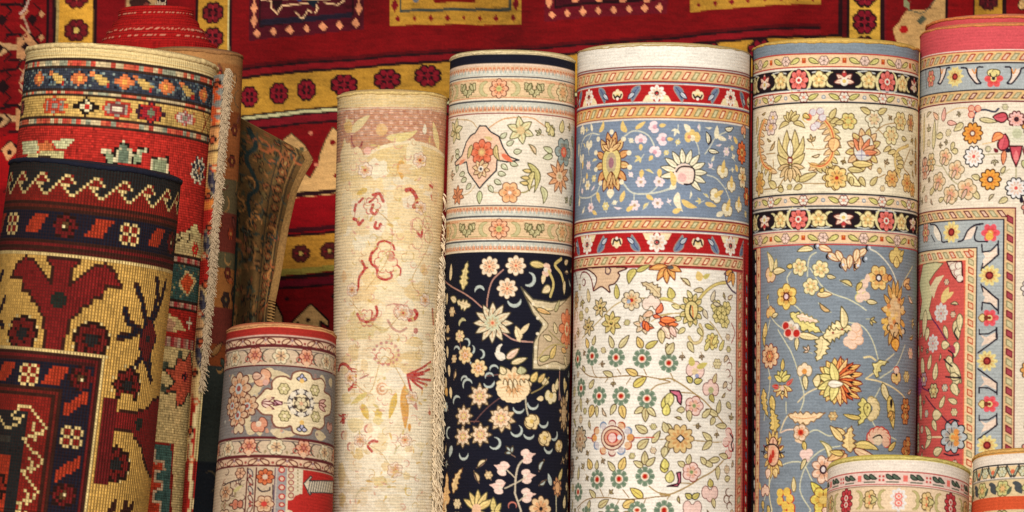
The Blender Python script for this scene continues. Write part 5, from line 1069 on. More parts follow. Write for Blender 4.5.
    C.poly([(35,275),(90,265),(120,270),(85,310),(60,350),(75,400),(60,470),(75,512),(20,512),(30,430),(20,360)], c(214,206,150), GR); C.poly([(60,380),(90,330),(125,320),(95,370),(80,420)], c(226,208,160)); C.leaf(115, 440, -60, 18, 9, c(228,200,120)); C.leaf(130, 420, -30, 12, 5, c(228,200,120))
    def snow(x, y, r=10): C.flower(x, y, r, 8, c(215,210,205), None, c(190,190,190), c(215,120,110), cr=.3); 
    snow(110, 480, 9.5); C.vine([(20,430),(25,480)], 1.5, BK)
    C.view(915, 310, 5.69)
    snow(148, 20, 9); snow(102, 190, 9)
    C.vine([(95,45),(140,110),(200,210)], 1.7, c(110,40,80)); C.vine([(0,390),(40,440),(100,470)], 1.7, c(110,40,80))
    for x, y, a, L, w in ((60,0,100,28,11),(75,100,110,14,9),(165,90,70,14,6),(150,200,0,11,9),(230,60,80,20,9),(255,20,90,18,7),(40,270,80,22,10),(75,340,-70,16,7),(110,400,-80,18,8),(190,260,80,18,10),(205,300,60,24,10),(250,370,120,14,8),(200,370,20,12,8),(240,180,100,16,8),(20,200,80,14,6),(20,60,90,20,7),(255,470,-150,14,6)):
        C.leaf(x, y, a, L, w, c(224,206,150), GR, ow=.5)
    for P in (([(165,280),(185,300),(210,320)]),([(175,380),(230,385),(260,385)]),([(235,100),(225,130),(245,165)]),([(190,230),(215,250),(215,290)]),([(75,450),(105,470),(130,455)]),([(30,370),(45,400),(60,380)]),([(240,430),(225,450)])): C.vine(P, 1.8, c(45,35,40))
    C.flower(50, 395, 7, 6, c(190,150,160), DR, YE); C.flower(105, 460, 7, 6, c(205,190,130), BK, YE); C.leaf(205, 200, 60, 10, 6, c(170,60,80))
    C.view(915, 380, 5.69)
    C.vine([(60,90),(130,180),(190,245)], 1.7, c(90,40,60)); C.vine([(90,325),(160,325)], 1.8, c(224,200,150)); C.disc(25, 40, 8, c(170,70,110), ry=9)
    for x, y, a, L, w in ((90,325,-135,16,7),(90,325,135,16,7),(95,325,180,10,5),(30,130,80,18,9),(100,200,0,14,11),(140,160,-60,14,6),(100,230,60,12,7),(105,420,-20,14,9),(240,130,-160,12,6),(210,20,60,14,9),(30,80,90,12,8)): C.leaf(x, y, a, L, w, c(224,206,150), GR, ow=.5)
    for y in (270, 300, 330, 360, 390): C.flower(18, y, 4.4, 6, c(220,206,150), GR, c(200,180,120), ry=.9)
    C.flower(215, 325, 15, 9, c(186,190,190), c(40,30,50), c(205,190,120), OR, ow=1, cr=.3)
    for y in (295, 330, 360): C.disc(235, y, 3.2, OR)
    C.vine([(180,240),(215,225),(250,235)], 1.6, BK); C.vine([(165,420),(200,430),(250,425)], 1.6, BK)

    for k in range(14):
        u, v_ = uR + 14 + 22 * (k % 2), v1 - 80 + 40 * k; C.flower(u, v_, 8.5, 8, [c(230,170,80), c(236,226,214), c(224,150,130)][k % 3], c(110,60,50), W, RED, uv=True); C.leaf(u + 6, v_ + 8, 60, 14, 6, c(212,200,140), OL, uv=True, bend=.3)
    C.lu(spline([(uR + 24 + 9 * (-1) ** k, v1 - 90 + 40 * k) for k in range(15)]), 1.2, c(190,176,140))
    C.filler(110, 505, 1030, 1088, IV, c(190,176,140), [c(222,206,160), c(232,196,170), c(214,206,160)], c(176,150,110), 1500, (8, 6, 5))
    C.filler(262, 470, 920, 958, c(206,88,80), c(110,40,60), [c(224,206,150), c(226,190,160), c(206,190,170)], c(150,130,90), 900, (6, 4.8), 8)

# ------------------------------------------------------------------ small carpet with red end
def paint_small(C):
    CRM = c(200,176,142); RED = c(156,40,30); DR = c(90,28,32); GY = c(126,118,112); W = c(214,194,160); BK = c(60,44,48); OR = c(196,110,60); OL = c(150,130,90); CR2 = c(226,206,160); BR = c(150,74,62); PKR = c(190,120,96)
    C.a[:] = CRM; xc = 280
    C.hb(xc, 322, 327, c(206,150,90)); C.hb(xc, 327, 334.5, RED); C.hb(xc, 334.5, 336, c(196,160,140))
    def ribbon(ya, yb):
        va, vb = C.hb(xc, ya, yb, c(210,176,140)); m = (va + vb) / 2; C.vbandline(va, 1.6, DR); C.vbandline(vb, 1.6, DR)
        for k in range(-8, 9):
            u = k * 26 + 1
            for q in (-1, 1): C.leaf(u + q * 3, m + 2.4, 90 - q * 118 + 180 * 0, 10, 4.4, c(214,180,140), c(170,84,64), uv=True, ow=.7)
            C.disc(u, m + 1, 1.4, BR, uv=True); C.disc(u + 13, m - 1, 1.3, c(150,120,120), uv=True); C.disc(u + 13, m + 3.0, 1, PKR, uv=True)
    def mainb(ya, yb):
        va, vb = C.hb(xc, ya, yb, CRM); m = (va + vb) / 2; h = vb - va; C.vbandline(va, 1.5, DR); C.vbandline(vb, 1.7, DR)
        for k in range(-3, 4):
            u = k * 52 + 3.5
            C.flower(u, m, 7.5, 6, c(216,200,160), c(190,168,128), c(120,90,70), uv=True, cr=.22, ow=.6)
            for q in (-1, 1):
                C.hook(u + q * 12, m, -90, 6.2, 1.9, c(90,78,64), 170 * q, uv=True); C.lu([[u + q * 6, m - h * .36], [u + q * 20, m - h * .36]], 1, c(100,84,84)); C.leaf(u + q * 9.5, m + 3, 90 - q * 10, 4, 2.6, OL, uv=True)
            C.flower(u + 26, m - 1, 7.4, 6, c(214,160,124), c(168,70,56), BR, PKR, uv=True, ow=.7); C.disc(u + 26, m + 6, 2.8, c(220,180,140), uv=True)
            for q in (-1, 1): C.hook(u + 26 + q * 8, m + 2.5, 0, 2.6, 1, c(168,70,56), 330, uv=True)
    ribbon(337, 345); mainb(346.5, 365.5); va, vb = C.hb(xc, 366.5, 437.5, GY); C.vbandline(vb, 2, DR); mainb(438.5, 456); ribbon(457.5, 466)
    C.hb(xc, 467, 620, CRM)
    # medallion band
    C.view(215, 370, 6.4)
    for x, y, a, L, w in ((240,230,-100,20,12),(200,40,20,14,8),(350,20,10,20,11),(380,30,-150,12,7),(170,340,-30,12,9),(200,380,10,12,8),(360,390,5,20,9),(430,400,0,14,6),(640,400,10,16,10),(230,330,100,12,8),(110,30,60,14,7),(290,370,90,8,7),(680,30,60,14,8),(740,50,80,10,8),(250,150,-70,14,9)): C.leaf(x, y, a, L, w, c(204,184,140), None, bend=.2)
    for i in range(46):
        x, y = random.uniform(50, 760), random.uniform(10, 415); C.disc(x, y, random.uniform(1, 2), random.choice([c(170,164,150), c(190,140,110), c(205,186,150), c(150,120,110)]))
    P = [(240,215),(290,160),(330,120),(365,125),(365,80),(400,45),(450,42),(485,60),(500,20),(555,5),(610,25),(630,60),(680,55),(705,95),(700,140),(735,165),(745,220),(735,280),(700,300),(700,350),(670,380),(630,370),(610,410),(555,418),(500,400),(485,360),(440,370),(385,360),(365,320),(365,290),(310,285),(270,250)]
    C.poly(P, CR2, PKR, 1.0, True)
    C.ring(552, 212, 11.5, 3.6, c(205,196,180)); C.ring(552, 212, 13.4, 1.2, BK); C.ring(552, 212, 9.4, 1.2, BK)
    for i in range(8): a = i * PI / 4; C.disc(552 + 74 * math.cos(a), 212 + 74 * math.sin(a), 2.9, c(222,208,180)); C.lu(C.T([(552 + 60 * math.cos(a + .39), 212 + 60 * math.sin(a + .39)), (552 + 88 * math.cos(a + .39), 212 + 88 * math.sin(a + .39))]), 1.1, BK)
    for a in (-140, -40, 150, 30, 90): C.leaf(552 + 30 * math.cos(math.radians(a)), 212 + 30 * math.sin(math.radians(a)), a, 5, 4, c(66,50,44))
    C.flower(552, 215, 6, 6, c(214,196,150), OL, c(205,160,120))
    C.vine([(440,212),(480,212)], 1, BK); C.vine([(630,212),(660,212)], 1, BK)
    for y, s_ in ((50, 1), (372, 1)):
        for a in (180, 270, 0): C.leaf(556, y + 8, a, 5.5, 4.4, c(176,172,190), BK, ow=.5)
        C.disc(556, y + 20 if y < 200 else y - 35, 2.4, c(222,180,90))
    for x, y in ((440,120),(640,130),(445,295),(645,300)): C.flower(x, y, 5, 6, c(205,190,130), c(170,150,90), W); C.disc(x, y, 1.4, c(236,214,170)); C.vine([(x-25,y-35),(x,y-50),(x+22,y-32)], .9, c(205,184,140))
    for q in (-1, 0, 1): C.leaf(300, 212 + q * 6, q * 22, 13, 3.4, c(222,190,170), c(170,60,70), ow=.5); C.leaf(430, 212 + q * 8, 180 + q * 26, 9, 3, c(205,160,160), c(150,60,80), ow=.5)
    C.disc(345, 175, 2.6, None if False else c(226,196,150)); C.disc(345, 250, 2.6, c(226,196,150))
    for q in (-1, 0, 1): C.leaf(665, 220 + q * 8, q * 25, 11, 4, c(214,170,150), c(170,70,60), ow=.5)
    for x, y, r, ry in ((152,120,14,1.15),(205,230,11,1),(145,290,11,1.2),(110,230,9,1.2)): C.flower(x, y, r, 8, c(206,170,130), c(150,66,48), c(180,180,170), BR, ry=ry, ow=.9)
    C.bud(300, 45, 40, 9, c(214,160,120), c(160,64,50), c(215,180,150)); C.bud(280, 345, 60, 8, c(205,140,105), c(160,64,50), c(215,190,160)); C.leaf(240, 40, 0, 10, 8, c(200,160,130), BR); C.disc(325, 80, 3, c(206,160,140)); C.bud(735, 360, 90, 6, c(190,140,120), BR); C.leaf(145, 340, 90, 9, 6, c(170,60,50))
    C.bud(150, 385, -90, 6, c(206,180,140), BR)
    # lower panels
    C.view(215, 440, 7.11)
    DRR = DR
    u = lambda x: C.t1(x, 300)[0]
    v0 = C.t1(450, 198)[1]
    C.rect(u(222), u(232), v0, 900, DRR); C.rect(u(285), u(296), v0, 900, DRR); C.rect(u(420), u(428), v0, 900, c(110,90,100)); C.rect(u(428), u(438), v0, 900, c(190,170,150)); C.rect(u(438), u(510), v0, 900, c(150,142,138)); C.rect(u(510), u(625), v0, 900, c(210,192,158)); C.rect(u(412), u(416), v0, 900, c(190,170,140))
    RF = c(176,40,32)
    C.rect(u(625), C.u0 + C.W, v0, 900, RF); C.poly([(600,385),(640,385),(640,1200),(430,1200),(438,500),(480,495),(515,480),(515,430),(550,425),(570,395),(600,385)], RF)
    for y in range(212, 500, 63): C.disc(474, y, 3.1, RF); C.disc(474, y, 1.9, c(214,180,150))
    for y in range(210, 400, 46): C.disc(540, y, 2.9, c(150,66,66)); C.disc(540, y, 1.9, c(205,180,140))
    for y in range(215, 380, 24): C.disc(588, y, .9, OL)
    for y in (225, 385): pass
    for k in range(6):
        y = 225 + k * 62; C.leaf(240, y - 20, 60, 9, 3.6, c(196,176,150), BR if k % 2 else c(110,100,120)); C.disc(252, y + 30, 1.5, BR)
    C.flower(357, 262, 7.4, 8, c(200,110,60), c(150,60,40), c(210,180,150), c(214,190,160)); C.vine([(305,340),(330,365),(385,360),(390,340)], 1.4, BK); C.vine([(410,320),(410,420)], 1.2, BK); C.flower(350, 455, 8, 6, c(206,170,130), c(160,66,50), c(190,60,50))
    for i in range(30):
        x, y = random.uniform(40, 205), random.uniform(215, 520); C.hook(x, y, random.uniform(0, 360), random.uniform(2.5, 4.5), 1.1, random.choice([c(120,70,56), c(96,72,60), c(150,90,70), OL]), 220)
    C.flower(75, 370, 9, 6, c(200,170,130), c(120,66,50)); C.flower(150, 490, 9, 7, c(190,120,90), c(100,46,40)); C.leaf(130, 370, -30, 12, 4, c(190,176,110)); C.vine([(60,325),(110,300),(185,280)], 1.4, BK); C.flower(180, 235, 5, 6, c(206,160,120), BR)
    C.poly([(630,310),(680,255),(690,265),(670,290),(842,296),(842,388),(675,375),(685,385),(672,392)], c(206,190,160), c(90,84,80), .7)
    for x in range(660, 835, 17): C.vine([(x + 16, 295), (x, 375)], 1.1, c(96,92,88))

# ------------------------------------------------------------------ two little rolls in front on the right
def paint_little(C, xc, y0, kind):
    W = c(232,218,200); RED = c(186,60,56); BK = c(52,48,44); TAN = c(222,196,150); GR = c(96,110,90); OL = c(160,150,90)
    C.a[:] = W
    if kind == 0:
        C.hb(xc, y0, y0 + 3, c(206,190,70)); C.hb(xc, y0 + 14.3, y0 + 15.3, RED); C.hb(xc, y0 + 27.5, y0 + 28.5, RED); va, vb = C.hb(xc, y0 + 15.3, y0 + 27.5, c(226,196,180)); m = (va + vb) / 2
        for k in range(-8, 9):
            u = k * 22.6
            if k % 2: [C.disc(u + a, m + b, 1.2, RED, uv=True) for a in (-1.8, 1.8) for b in (-1.8, 1.8)]
            else: C.pu([[u - 2.2, m - 3], [u + 2.2, m - 3], [u + 2.2, m + 3], [u - 2.2, m + 3]], c(222,110,96))
            for q in (0, 1):
                C.leaf(u + 4.5 + q * 6, m - 3.6, 32, 8.5, 3.8, c(84,98,80), c(60,70,60), uv=True, bend=.2); C.lu([[u + 5 + q * 6, m + 3.6], [u + 10 + q * 6, m + 3.6]], 1.3, c(96,104,84))
        va, vb = C.hb(xc, y0 + 29.5, y0 + 49, c(228,200,160)); m = (va + vb) / 2; C.vbandline(va, .9, c(150,120,90)); C.hb(xc, y0 + 49.5, y0 + 51, RED)
        for k in range(-4, 5):
            u = -6 + k * 55
            if k % 2 == 0: C.flower(u, m, 7.5, 8, c(226,220,214), None, W, c(222,120,100), uv=True); C.ring(u, m, 2.8, 1.3, c(222,110,100), uv=True)
            else: C.flower(u, m, 7.5, 8, c(186,60,66), c(140,40,50), c(232,200,180), c(186,60,66), uv=True, ry=1.15)
            for q in (-1, 1):
                C.hook(u + q * 13, m, -90, 5.4, 2.2, c(186,176,110), 180 * q, uv=True, ol=c(170,150,90)); C.flower(u + q * 27.5, m, 5.2, 5, c(222,190,120), c(176,140,70), c(214,130,80), uv=True); C.leaf(u + q * 20, m + 5, 90 - q * 130, 9, 4, c(206,190,120), OL, uv=True)
        C.hb(xc, y0 + 51, y0 + 90, c(214,120,96))
    else:
        C.hb(xc, y0, y0 + 4, c(210,150,50)); C.hb(xc, y0 + 14, y0 + 15.8, BK); va, vb = C.hb(xc, y0 + 16, y0 + 28, c(226,196,140)); m = (va + vb) / 2; C.hb(xc, y0 + 29, y0 + 30.5, c(150,140,120))
        for k in range(-5, 6):
            u = k * 22 + 4
            for q in (-1, 1): C.lu([[u + q * 5, m - 4.5], [u + q * 9.5, m + 4.5]], 3.2, c(66,62,58)); C.lu([[u + q * 6, m - 3.5], [u + q * 9, m + 3]], 1, c(170,180,150))
            C.flower(u, m, 4.6, 6, c(205,205,170), OL, c(200,190,140), uv=True); C.disc(u + 11, m, 2.2, c(214,110,70), uv=True)
        C.hb(xc, y0 + 30.5, y0 + 47, c(214,190,140)); va, vb = C.hb(xc, y0 + 30.5, y0 + 47, c(216,192,140)); m = (va + vb) / 2; C.hb(xc, y0 + 47, y0 + 100, c(206,84,40))
        for k in range(-5, 6):
            u = k * 27 + 2
            C.leaf(u, m - 4, 60, 11, 8, c(70,74,76), uv=True); C.leaf(u - 4, m - 5, 10, 9, 4, c(70,74,76), uv=True); C.flower(u + 13, m, 7, 6, c(200,196,120), OL, c(226,180,110), uv=True); C.leaf(u - 9, m + 6, -60, 9, 4, c(80,90,70), uv=True)
# ------------------------------------------------------------------ coarse tribal carpet, dark border and yellow ground
def paint_tribal(C):
    NV = c(18,24,40); TE = c(30,36,36); R = c(140,32,22); RO = c(184,58,30); DR = c(92,20,18); YE = c(224,174,88); CY = c(238,206,136); BR = c(58,28,18); MR = c(112,24,24)
    C.a[:] = YE; xc = 97
    v = lambda y: C.t1(xc, y)[1]
    vr = lambda a, b, col: C.rect(C.u0, 900, a, b, col)
    def dots(P, col=CY, step=3.): # single bright knots along a path
        P = np.asarray(P, float)
        if len(P) == 1: P = np.vstack([P, P])
        for i in range(len(P) - 1):
            n = max(1, int(round(np.abs(P[i + 1] - P[i]).max() / step)))
            for k in range(n + 1):
                q = P[i] + (P[i + 1] - P[i]) * k / n; q = (np.floor((q - [C.u0, C.v0]) / 3.) + .5) * 3. + [C.u0, C.v0]
                C.pu([[q[0] - 1.5, q[1] - 1.5], [q[0] + 1.5, q[1] - 1.5], [q[0] + 1.5, q[1] + 1.5], [q[0] - 1.5, q[1] + 1.5]], col)
    a0 = v(160)
    vr(-10, a0 + 7, c(16,18,28)); vr(a0 + 7, a0 + 12, TE); vr(a0 + 10, a0 + 12.5, c(120,36,24)); vr(a0 + 12.5, a0 + 42, TE)
    def wave(u, vv, ax=0, s=1):
        """one crest; ax=1 turns it to run along the roll"""
        pts = np.array([[-18, 15], [-15, 12], [-9, 6], [-3, 0], [0, -3], [3, -3], [6, 0], [9, 6]], float)
        fill = np.array([[-24, 27], [-21, 16], [-9, 6], [-3, 0], [1, -3], [5, -3], [9, 6], [-3, 7], [2, 11], [4, 16], [10, 17], [10, 27]], float)
        if ax: pts = pts[:, ::-1] * [s, 1]; fill = fill[:, ::-1] * [s, 1]
        C.pu(fill + [u, vv], R); dots(pts + [u, vv]); dots(np.array([[-3, 6], [6, 6]])[:, ::(-1 if ax else 1)] * ([s, 1] if ax else [1, 1]) + [u, vv]); dots(np.array([[0, 9], [3, 12], [6, 15], [9, 15]])[:, ::(-1 if ax else 1)] * ([s, 1] if ax else [1, 1]) + [u, vv])
        C.pu((np.array([[-2, 8], [3, 9], [6, 14], [12, 13], [8, 7]])[:, ::(-1 if ax else 1)] * ([s, 1] if ax else [1, 1])) + [u, vv], TE)
    vw = a0 + 20
    for k in range(-6, 7): wave(C.t1(67, 180)[0] + k * 27, vw)
    vr(vw + 19, vw + 24, R); vr(vw + 24, vw + 27, BR); vr(vw + 27, vw + 30, c(100,34,22)); vr(vw + 30, vw + 33, BR)
    b0 = vw + 33; vr(b0, b0 + 27, NV)
    def box(u, vv):
        for a in (-4.5, 4.5):
            for b in (-4.5, 4.5):
                C.pu([[u + a - 4, vv + b - 4], [u + a + 4, vv + b - 4], [u + a + 4, vv + b + 4], [u + a - 4, vv + b + 4]], R)
        for a in (-9, 0, 9):
            for b in (-6, -3, 3, 6): dots([[u + a, vv + b]]); dots([[u + b, vv + a]])
    def rosd(u, vv): C.flower(u, vv, 10.5, 8, MR, BR, c(90,60,30), None, uv=True, ow=1.2); dots([[u, vv]], c(255,232,170))
    def diag(u, vv, vert=0):
        P = np.array([[-13, 9], [-3, -9], [13, -9], [3, 9]], float)
        if vert: P = np.array([[-10, 2], [-10, 14], [10, -2], [10, -14]], float)
        C.pu(P + [u, vv], RO)
    ur = C.t1(65, 228)[0]
    for k in range(-3, 4):
        u = ur + k * 126
        rosd(u, b0 + 13); box(u + 63, b0 + 13); diag(u + 31, b0 + 13); diag(u - 31, b0 + 13)
    vr(b0 + 26, b0 + 29, BR); vr(b0 + 29, b0 + 32, MR); vr(b0 + 32, b0 + 35, BR); vr(b0 + 35, b0 + 38, c(80,24,20))
    y0 = b0 + 38; 
    for u in np.arange(C.u0, 200, 3.): dots([[u, y0 + 2]])
    # eagle
    def mir(P, um): P = np.asarray(P, float); return np.vstack([P, (P * [-1, 1])[::-1]]) + um
    um = C.t1(59, 300); um = np.array([um[0], y0])
    H = [(14,6),(7,16),(7,34),(20,20),(32,9),(40,8),(48,14),(55,25),(40,26),(38,37),(30,38),(26,46),(20,48),(17,56),(11,62),(9,76),(7,96)]
    E = mir(H, um); C.lu(E, 5.5, BR, True); C.pu(E, c(132,28,26)); C.disc(um[0], um[1] + 44, 7.5, c(30,44,36), uv=True)
    for q in (-1, 1):
        C.flower(um[0] + q * 34, y0 + 78, 15, 8, c(120,30,26), BR, TE, uv=True, ow=2.4, cr=.4)
        for k in range(8):
            a = k * PI / 4 + .39; dots([[um[0] + q * 34 + 18 * math.cos(a), y0 + 78 + 18 * math.sin(a)]], CY)
    # antlers
    for sgn, uc in ((1, C.t1(150, 300)[0]), (-1, um[0] * 2 - C.t1(150, 300)[0])):
        def L(P, w=6.5): 
            Q = np.array([[uc + sgn * a, y0 + b] for a, b in P]); C.lu(Q, w, BR); C.lu(Q, w - 2.6, NV)
        L([(-20,22),(-10,36),(-4,50),(0,64)]); L([(8,12),(12,30),(8,46),(4,56)]); L([(26,14),(18,36),(10,50)]); L([(-30,46),(-24,58),(-12,62),(0,66)]); L([(-32,72),(-22,70),(-12,66)]); L([(14,96),(8,84),(0,76)]); L([(-12,100),(-4,90),(4,80)]); L([(18,108),(10,98),(2,88)]); 
        P = np.array([[uc + sgn * a, y0 + b] for a, b in ((4,50),(18,66),(10,86),(2,92),(-8,76),(-4,62))]); C.lu(P, 3, NV, True); C.pu(P, c(104,28,26)); C.disc(uc + sgn * 5, y0 + 70, 3.4, TE, uv=True)
    # inner frame
    vf = C.t1(60, 351)[1]; uf = C.t1(106, 358)[0]; U0 = C.u0; E_ = 900
    uL = um[0] * 2 - uf
    def fr(d, col): C.rect(U0, uf - d, vf + d, E_, col)
    fr(0, YE)
    for u in np.arange(U0, uf + 1, 3.): dots([[u, vf + 1.5]])
    for q in np.arange(vf, vf + 260, 3.): dots([[uf - 1.5, q]])
    fr(3, BR); fr(6, MR); fr(9, c(70,22,20)); fr(11, NV)
    vi = vf + 23.5; ui = uf - 24
    for u, k in ((C.t1(29, 378)[0], 1), (C.t1(55, 379)[0], 2), (C.t1(4, 380)[0], 2), (C.t1(81, 380)[0], 0), (C.t1(-18, 380)[0], 0)):
        (rosd, box, diag)[k](u, vi)
    for yv, k in ((404, 3), (438, 1), (470, 3), (497, 0)):
        p = C.t1(78, yv); 
        if k == 3: diag(ui + 1, p[1], 1)
        else: (rosd, box)[k](ui, p[1])
    for k in range(4): box(ui, C.t1(75, 560)[1] + k * 60)
    fr(36, BR); fr(39, c(112,30,22)); fr(42, BR); fr(45, R)
    for k in range(-6, 1): 
        pass
    # wave border of the inner frame: across, then down
    vw2 = vf + 56
    C.rect(U0, uf - 68, vf + 60, E_, TE)
    def cross(u, vv, P, s_): dots(np.array(P) * [s_, 1] + [u, vv])
    Z = [(13,415),(19,407),(25,405),(31,407),(35,413),(46,427),(42,434),(34,436),(24,439),(42,461),(39,467),(31,469),(20.5,471),(38,492),(34,498),(26,501),(16.6,503),(33,525),(28,532),(14,536)]
    C.pu(np.vstack([C.T(Z), [[uf - 45, 600], [uf - 45, vf + 45], [C.T([(10, 399)])[0][0], vf + 45]]]), R); dots(C.T(Z)); dots(C.T([(-6,410),(0,417),(6,426),(10,428),(16,424),(21,419)]))
    for q in ([(35,425),(34,440)],[(31,458),(30,472)],[(27,490),(26,504)],[(14,419),(22,417)]): dots(C.T(q))
    C.rect(U0, C.t1(10, 450)[0], vf + 84, vf + 90, c(58,58,50)); C.rect(U0, C.t1(8, 480)[0], vf + 102, E_, RO)
    for k in range(4): C.flower(C.t1(-6, 480)[0], vf + 132 + 44 * k, 14, 8, c(150,40,24), BR, TE, uv=True, ow=1.5)
    # yellow border running down on the right
    um2 = uf + 22
    for yv in (386, 465, 545):
        p = C.t1(128 if yv < 400 else 116, yv); C.flower(p[0], p[1], 15, 8, c(120,30,26), BR, TE, uv=True, ow=2.4, cr=.4)
        for k in range(8):
            a = k * PI / 4 + .39; dots([[p[0] + 18 * math.cos(a), p[1] + 18 * math.sin(a)]], CY)
    pm = C.t1(138, 424)
    E = np.array([[36, -26], [22, -22], [14, -14], [2, -12], [-6, -8], [-34, -7], [-34, 8], [-8, 8], [0, 14], [10, 20], [16, 30], [26, 40], [44, 48], [60, 40], [60, -30]]) + pm
    C.lu(E, 5.5, BR, True); C.pu(E, c(132,28,26)); C.disc(pm[0] + 2, pm[1], 6, c(30,44,36), uv=True); C.rect(pm[0] - 44, pm[0] - 28, pm[1] - 20, pm[1] + 60, c(110,24,24)); C.rect(pm[0]-25, pm[0]-10, pm[1]-26, pm[1]-10, YE); C.rect(pm[0]-24, pm[0]-6, pm[1]+11, pm[1]+26, YE)
    pq = C.t1(112, 512)
    for P in ([(-4,6),(2,-8)],[(12,8),(16,-10)],[(12,4),(26,-8)],[(28,14),(20,-2)]): C.lu(np.array(P) + pq, 6, BR)

# ------------------------------------------------------------------ village carpet with cream end and madder field
def paint_village(C):
    CR = c(226,200,142); DK = c(54,36,26); R = c(184,44,34); RP = c(196,70,48); NV = c(52,56,66); YE = c(208,168,92); OR = c(214,118,66); W = c(220,204,160); GN = c(112,120,92); GY = c(150,140,120); CRM = c(232,202,136); TE = c(62,92,84)
    C.a[:] = CRM; xc = 123
    def bar(ya, yb):
        va, vb = C.hb(xc, ya, yb, W); C.vbandline(va, 1.8, DK); C.vbandline(vb, 1.8, DK)
        for k in range(120):
            u = C.u0 + k * 4.9
            C.rect(u, u + 4.9, va + 1, vb - 1, [c(208,184,140), c(198,74,56), c(150,150,124), c(206,96,66)][int(rng.integers(4))])
    C.hb(xc, 40, 61.5, CR); 
    for y in (46, 50, 54, 58): C.hb(xc, y, y + .8, c(200,166,104))
    C.hb(xc, 61, 63, DK); bar(63.5, 70.5); va, vb = C.hb(xc, 72, 92, NV); m = (va + vb) / 2
    for i in range(900): 
        C.rect(*(lambda u, v_: (u, u + 1.6, v_, v_ + 1.6))(random.uniform(C.u0, -C.u0), random.uniform(va, vb - 2)), random.choice([c(84,104,114), c(130,140,130), c(24,22,34), c(100,110,104)]))
    bar(92.5, 98.5)
    def cross(x, y, col=OR):
        p = C.t1(x, y)[0]; 
        for a, b in ((2, 8), (6, 5), (9, 2)): C.pu([[p - a, m - b], [p + a, m - b], [p + a, m + b], [p - a, m + b]], col)
        C.disc(p, m, 2.6, c(240,170,80), uv=True)
    for x in (38.7, 79, 125, 167, 205): cross(x, 82)
    for x in (57, 101, 145, 189):
        p = C.t1(x, 82)[0]; C.pu([[p - 13, m - 6], [p - 4, m - 6], [p + 3, m - 3], [p + 9, m + 1], [p + 7, m + 6], [p - 2, m + 4], [p - 6, m + 0]], YE); C.pu([[p - 13, m - 7], [p - 4, m - 6], [p - 10, m - 2]], OR); C.disc(p + 7, m + 5, 2, R, uv=True)
    va, vb = C.hb(xc, 99.5, 120, YE); m = (va + vb) / 2; bar(120.5, 128)
    def step(x, cols, rx, ry):
        p = C.t1(x, 110)[0]
        for i, col in enumerate(cols):
            k = 1 - i / len(cols) * .85
            P = []
            for j in range(16):
                a = j * PI / 8; rr_ = 1 if j % 2 == 0 else .72
                P.append([p + rx * k * rr_ * math.cos(a), m + ry * k * rr_ * math.sin(a)])
            C.pu(P, col)
    step(54, [c(200,80,40), GY, c(196,70,50), GY], 19, 10); step(117, [c(196,60,40), GY, c(120,60,60), c(220,200,170)], 18, 10); step(151, [c(60,30,40), R, c(150,30,40), GN], 18, 12); step(186, [c(200,90,60), c(214,190,170), c(196,110,110), GY], 18, 9); step(22, [c(80,40,40), c(150,70,60)], 12, 10)
    p = C.t1(86, 110)[0]; C.shape(np.array([[p - 13, m], [p - 4, m - 4], [p, m - 9], [p + 4, m - 4], [p + 13, m], [p + 4, m + 4], [p, m + 9], [p - 4, m + 4]]), W, DK, 1.5); C.rect(p - 2.5, p + 2.5, m - 2.5, m + 2.5, R)
    p = C.t1(207, 110)[0]; C.lu([[p - 8, m - 9], [p + 8, m + 9]], 2, c(150,80,40)); C.lu([[p - 8, m + 9], [p + 8, m - 9]], 2, c(150,80,40))
    va, vb = C.hb(xc, 129, 236, R)
    C.view(10, 90, 6.83)
    C.poly([(80,360),(190,350),(200,400),(180,430),(90,440)], c(206,200,150)); C.poly([(290,345),(450,330),(380,400),(300,390)], c(206,200,150)); C.poly([(190,370),(250,350),(300,380),(300,430),(200,440)], OR); C.poly([(120,440),(360,410),(370,520),(90,520)], c(206,190,130)); C.poly([(190,450),(280,440),(280,470),(190,475)], DK)
    for P, col in (([(720,500),(720,400),(745,400),(745,370),(765,370),(765,345),(790,345),(790,370),(810,370),(810,400),(835,400),(835,500)], W), ([(738,500),(738,412),(757,412),(757,385),(772,385),(772,362),(784,362),(784,385),(798,385),(798,412),(817,412),(817,500)], c(110,124,100)),
                   ([(620,430),(620,405),(690,405),(690,430),(720,430),(720,500),(660,500),(660,445),(640,445)], W), ([(835,500),(835,430),(870,430),(870,400),(945,400),(945,425),(900,425),(900,500)], W), ([(645,415),(680,415),(680,440),(705,440),(705,500),(672,500)], c(150,160,120)), ([(850,500),(850,440),(880,440),(880,412),(930,412),(930,418),(890,440),(890,500)], c(150,160,120)),
                   ([(960,465),(1080,460),(1085,600),(960,600)], W), ([(975,480),(1065,478),(1060,600),(975,600)], c(140,146,110))): C.poly(P, col, DK if col is W else None, .6)
    C.view(150, 160, 6.4)
    for a in range(8): C.leaf(312, 70, a * 45 + 22, 15, 8.5, c(26,28,44), c(255,240,200) * 2.2, ow=1.1); C.leaf(312, 70, a * 45 + 22, 9, 2, c(170,180,180))
    C.disc(314, 70, 3, OR)
    C.poly([(195,460),(250,455),(265,430),(290,405),(310,440),(320,512),(330,560),(200,560)], c(224,206,140)); C.vine([(190,440),(230,450),(255,445)], 2, DK, False); C.vine([(250,480),(255,512)], 2, DK)
    C.view(150, 230, 6.4)
    v1 = C.t1(240, 155)[1]; C.view(); 
    def hv(dv0, dv1, col): C.rect(C.u0, 900, v1 + dv0, v1 + dv1, col)
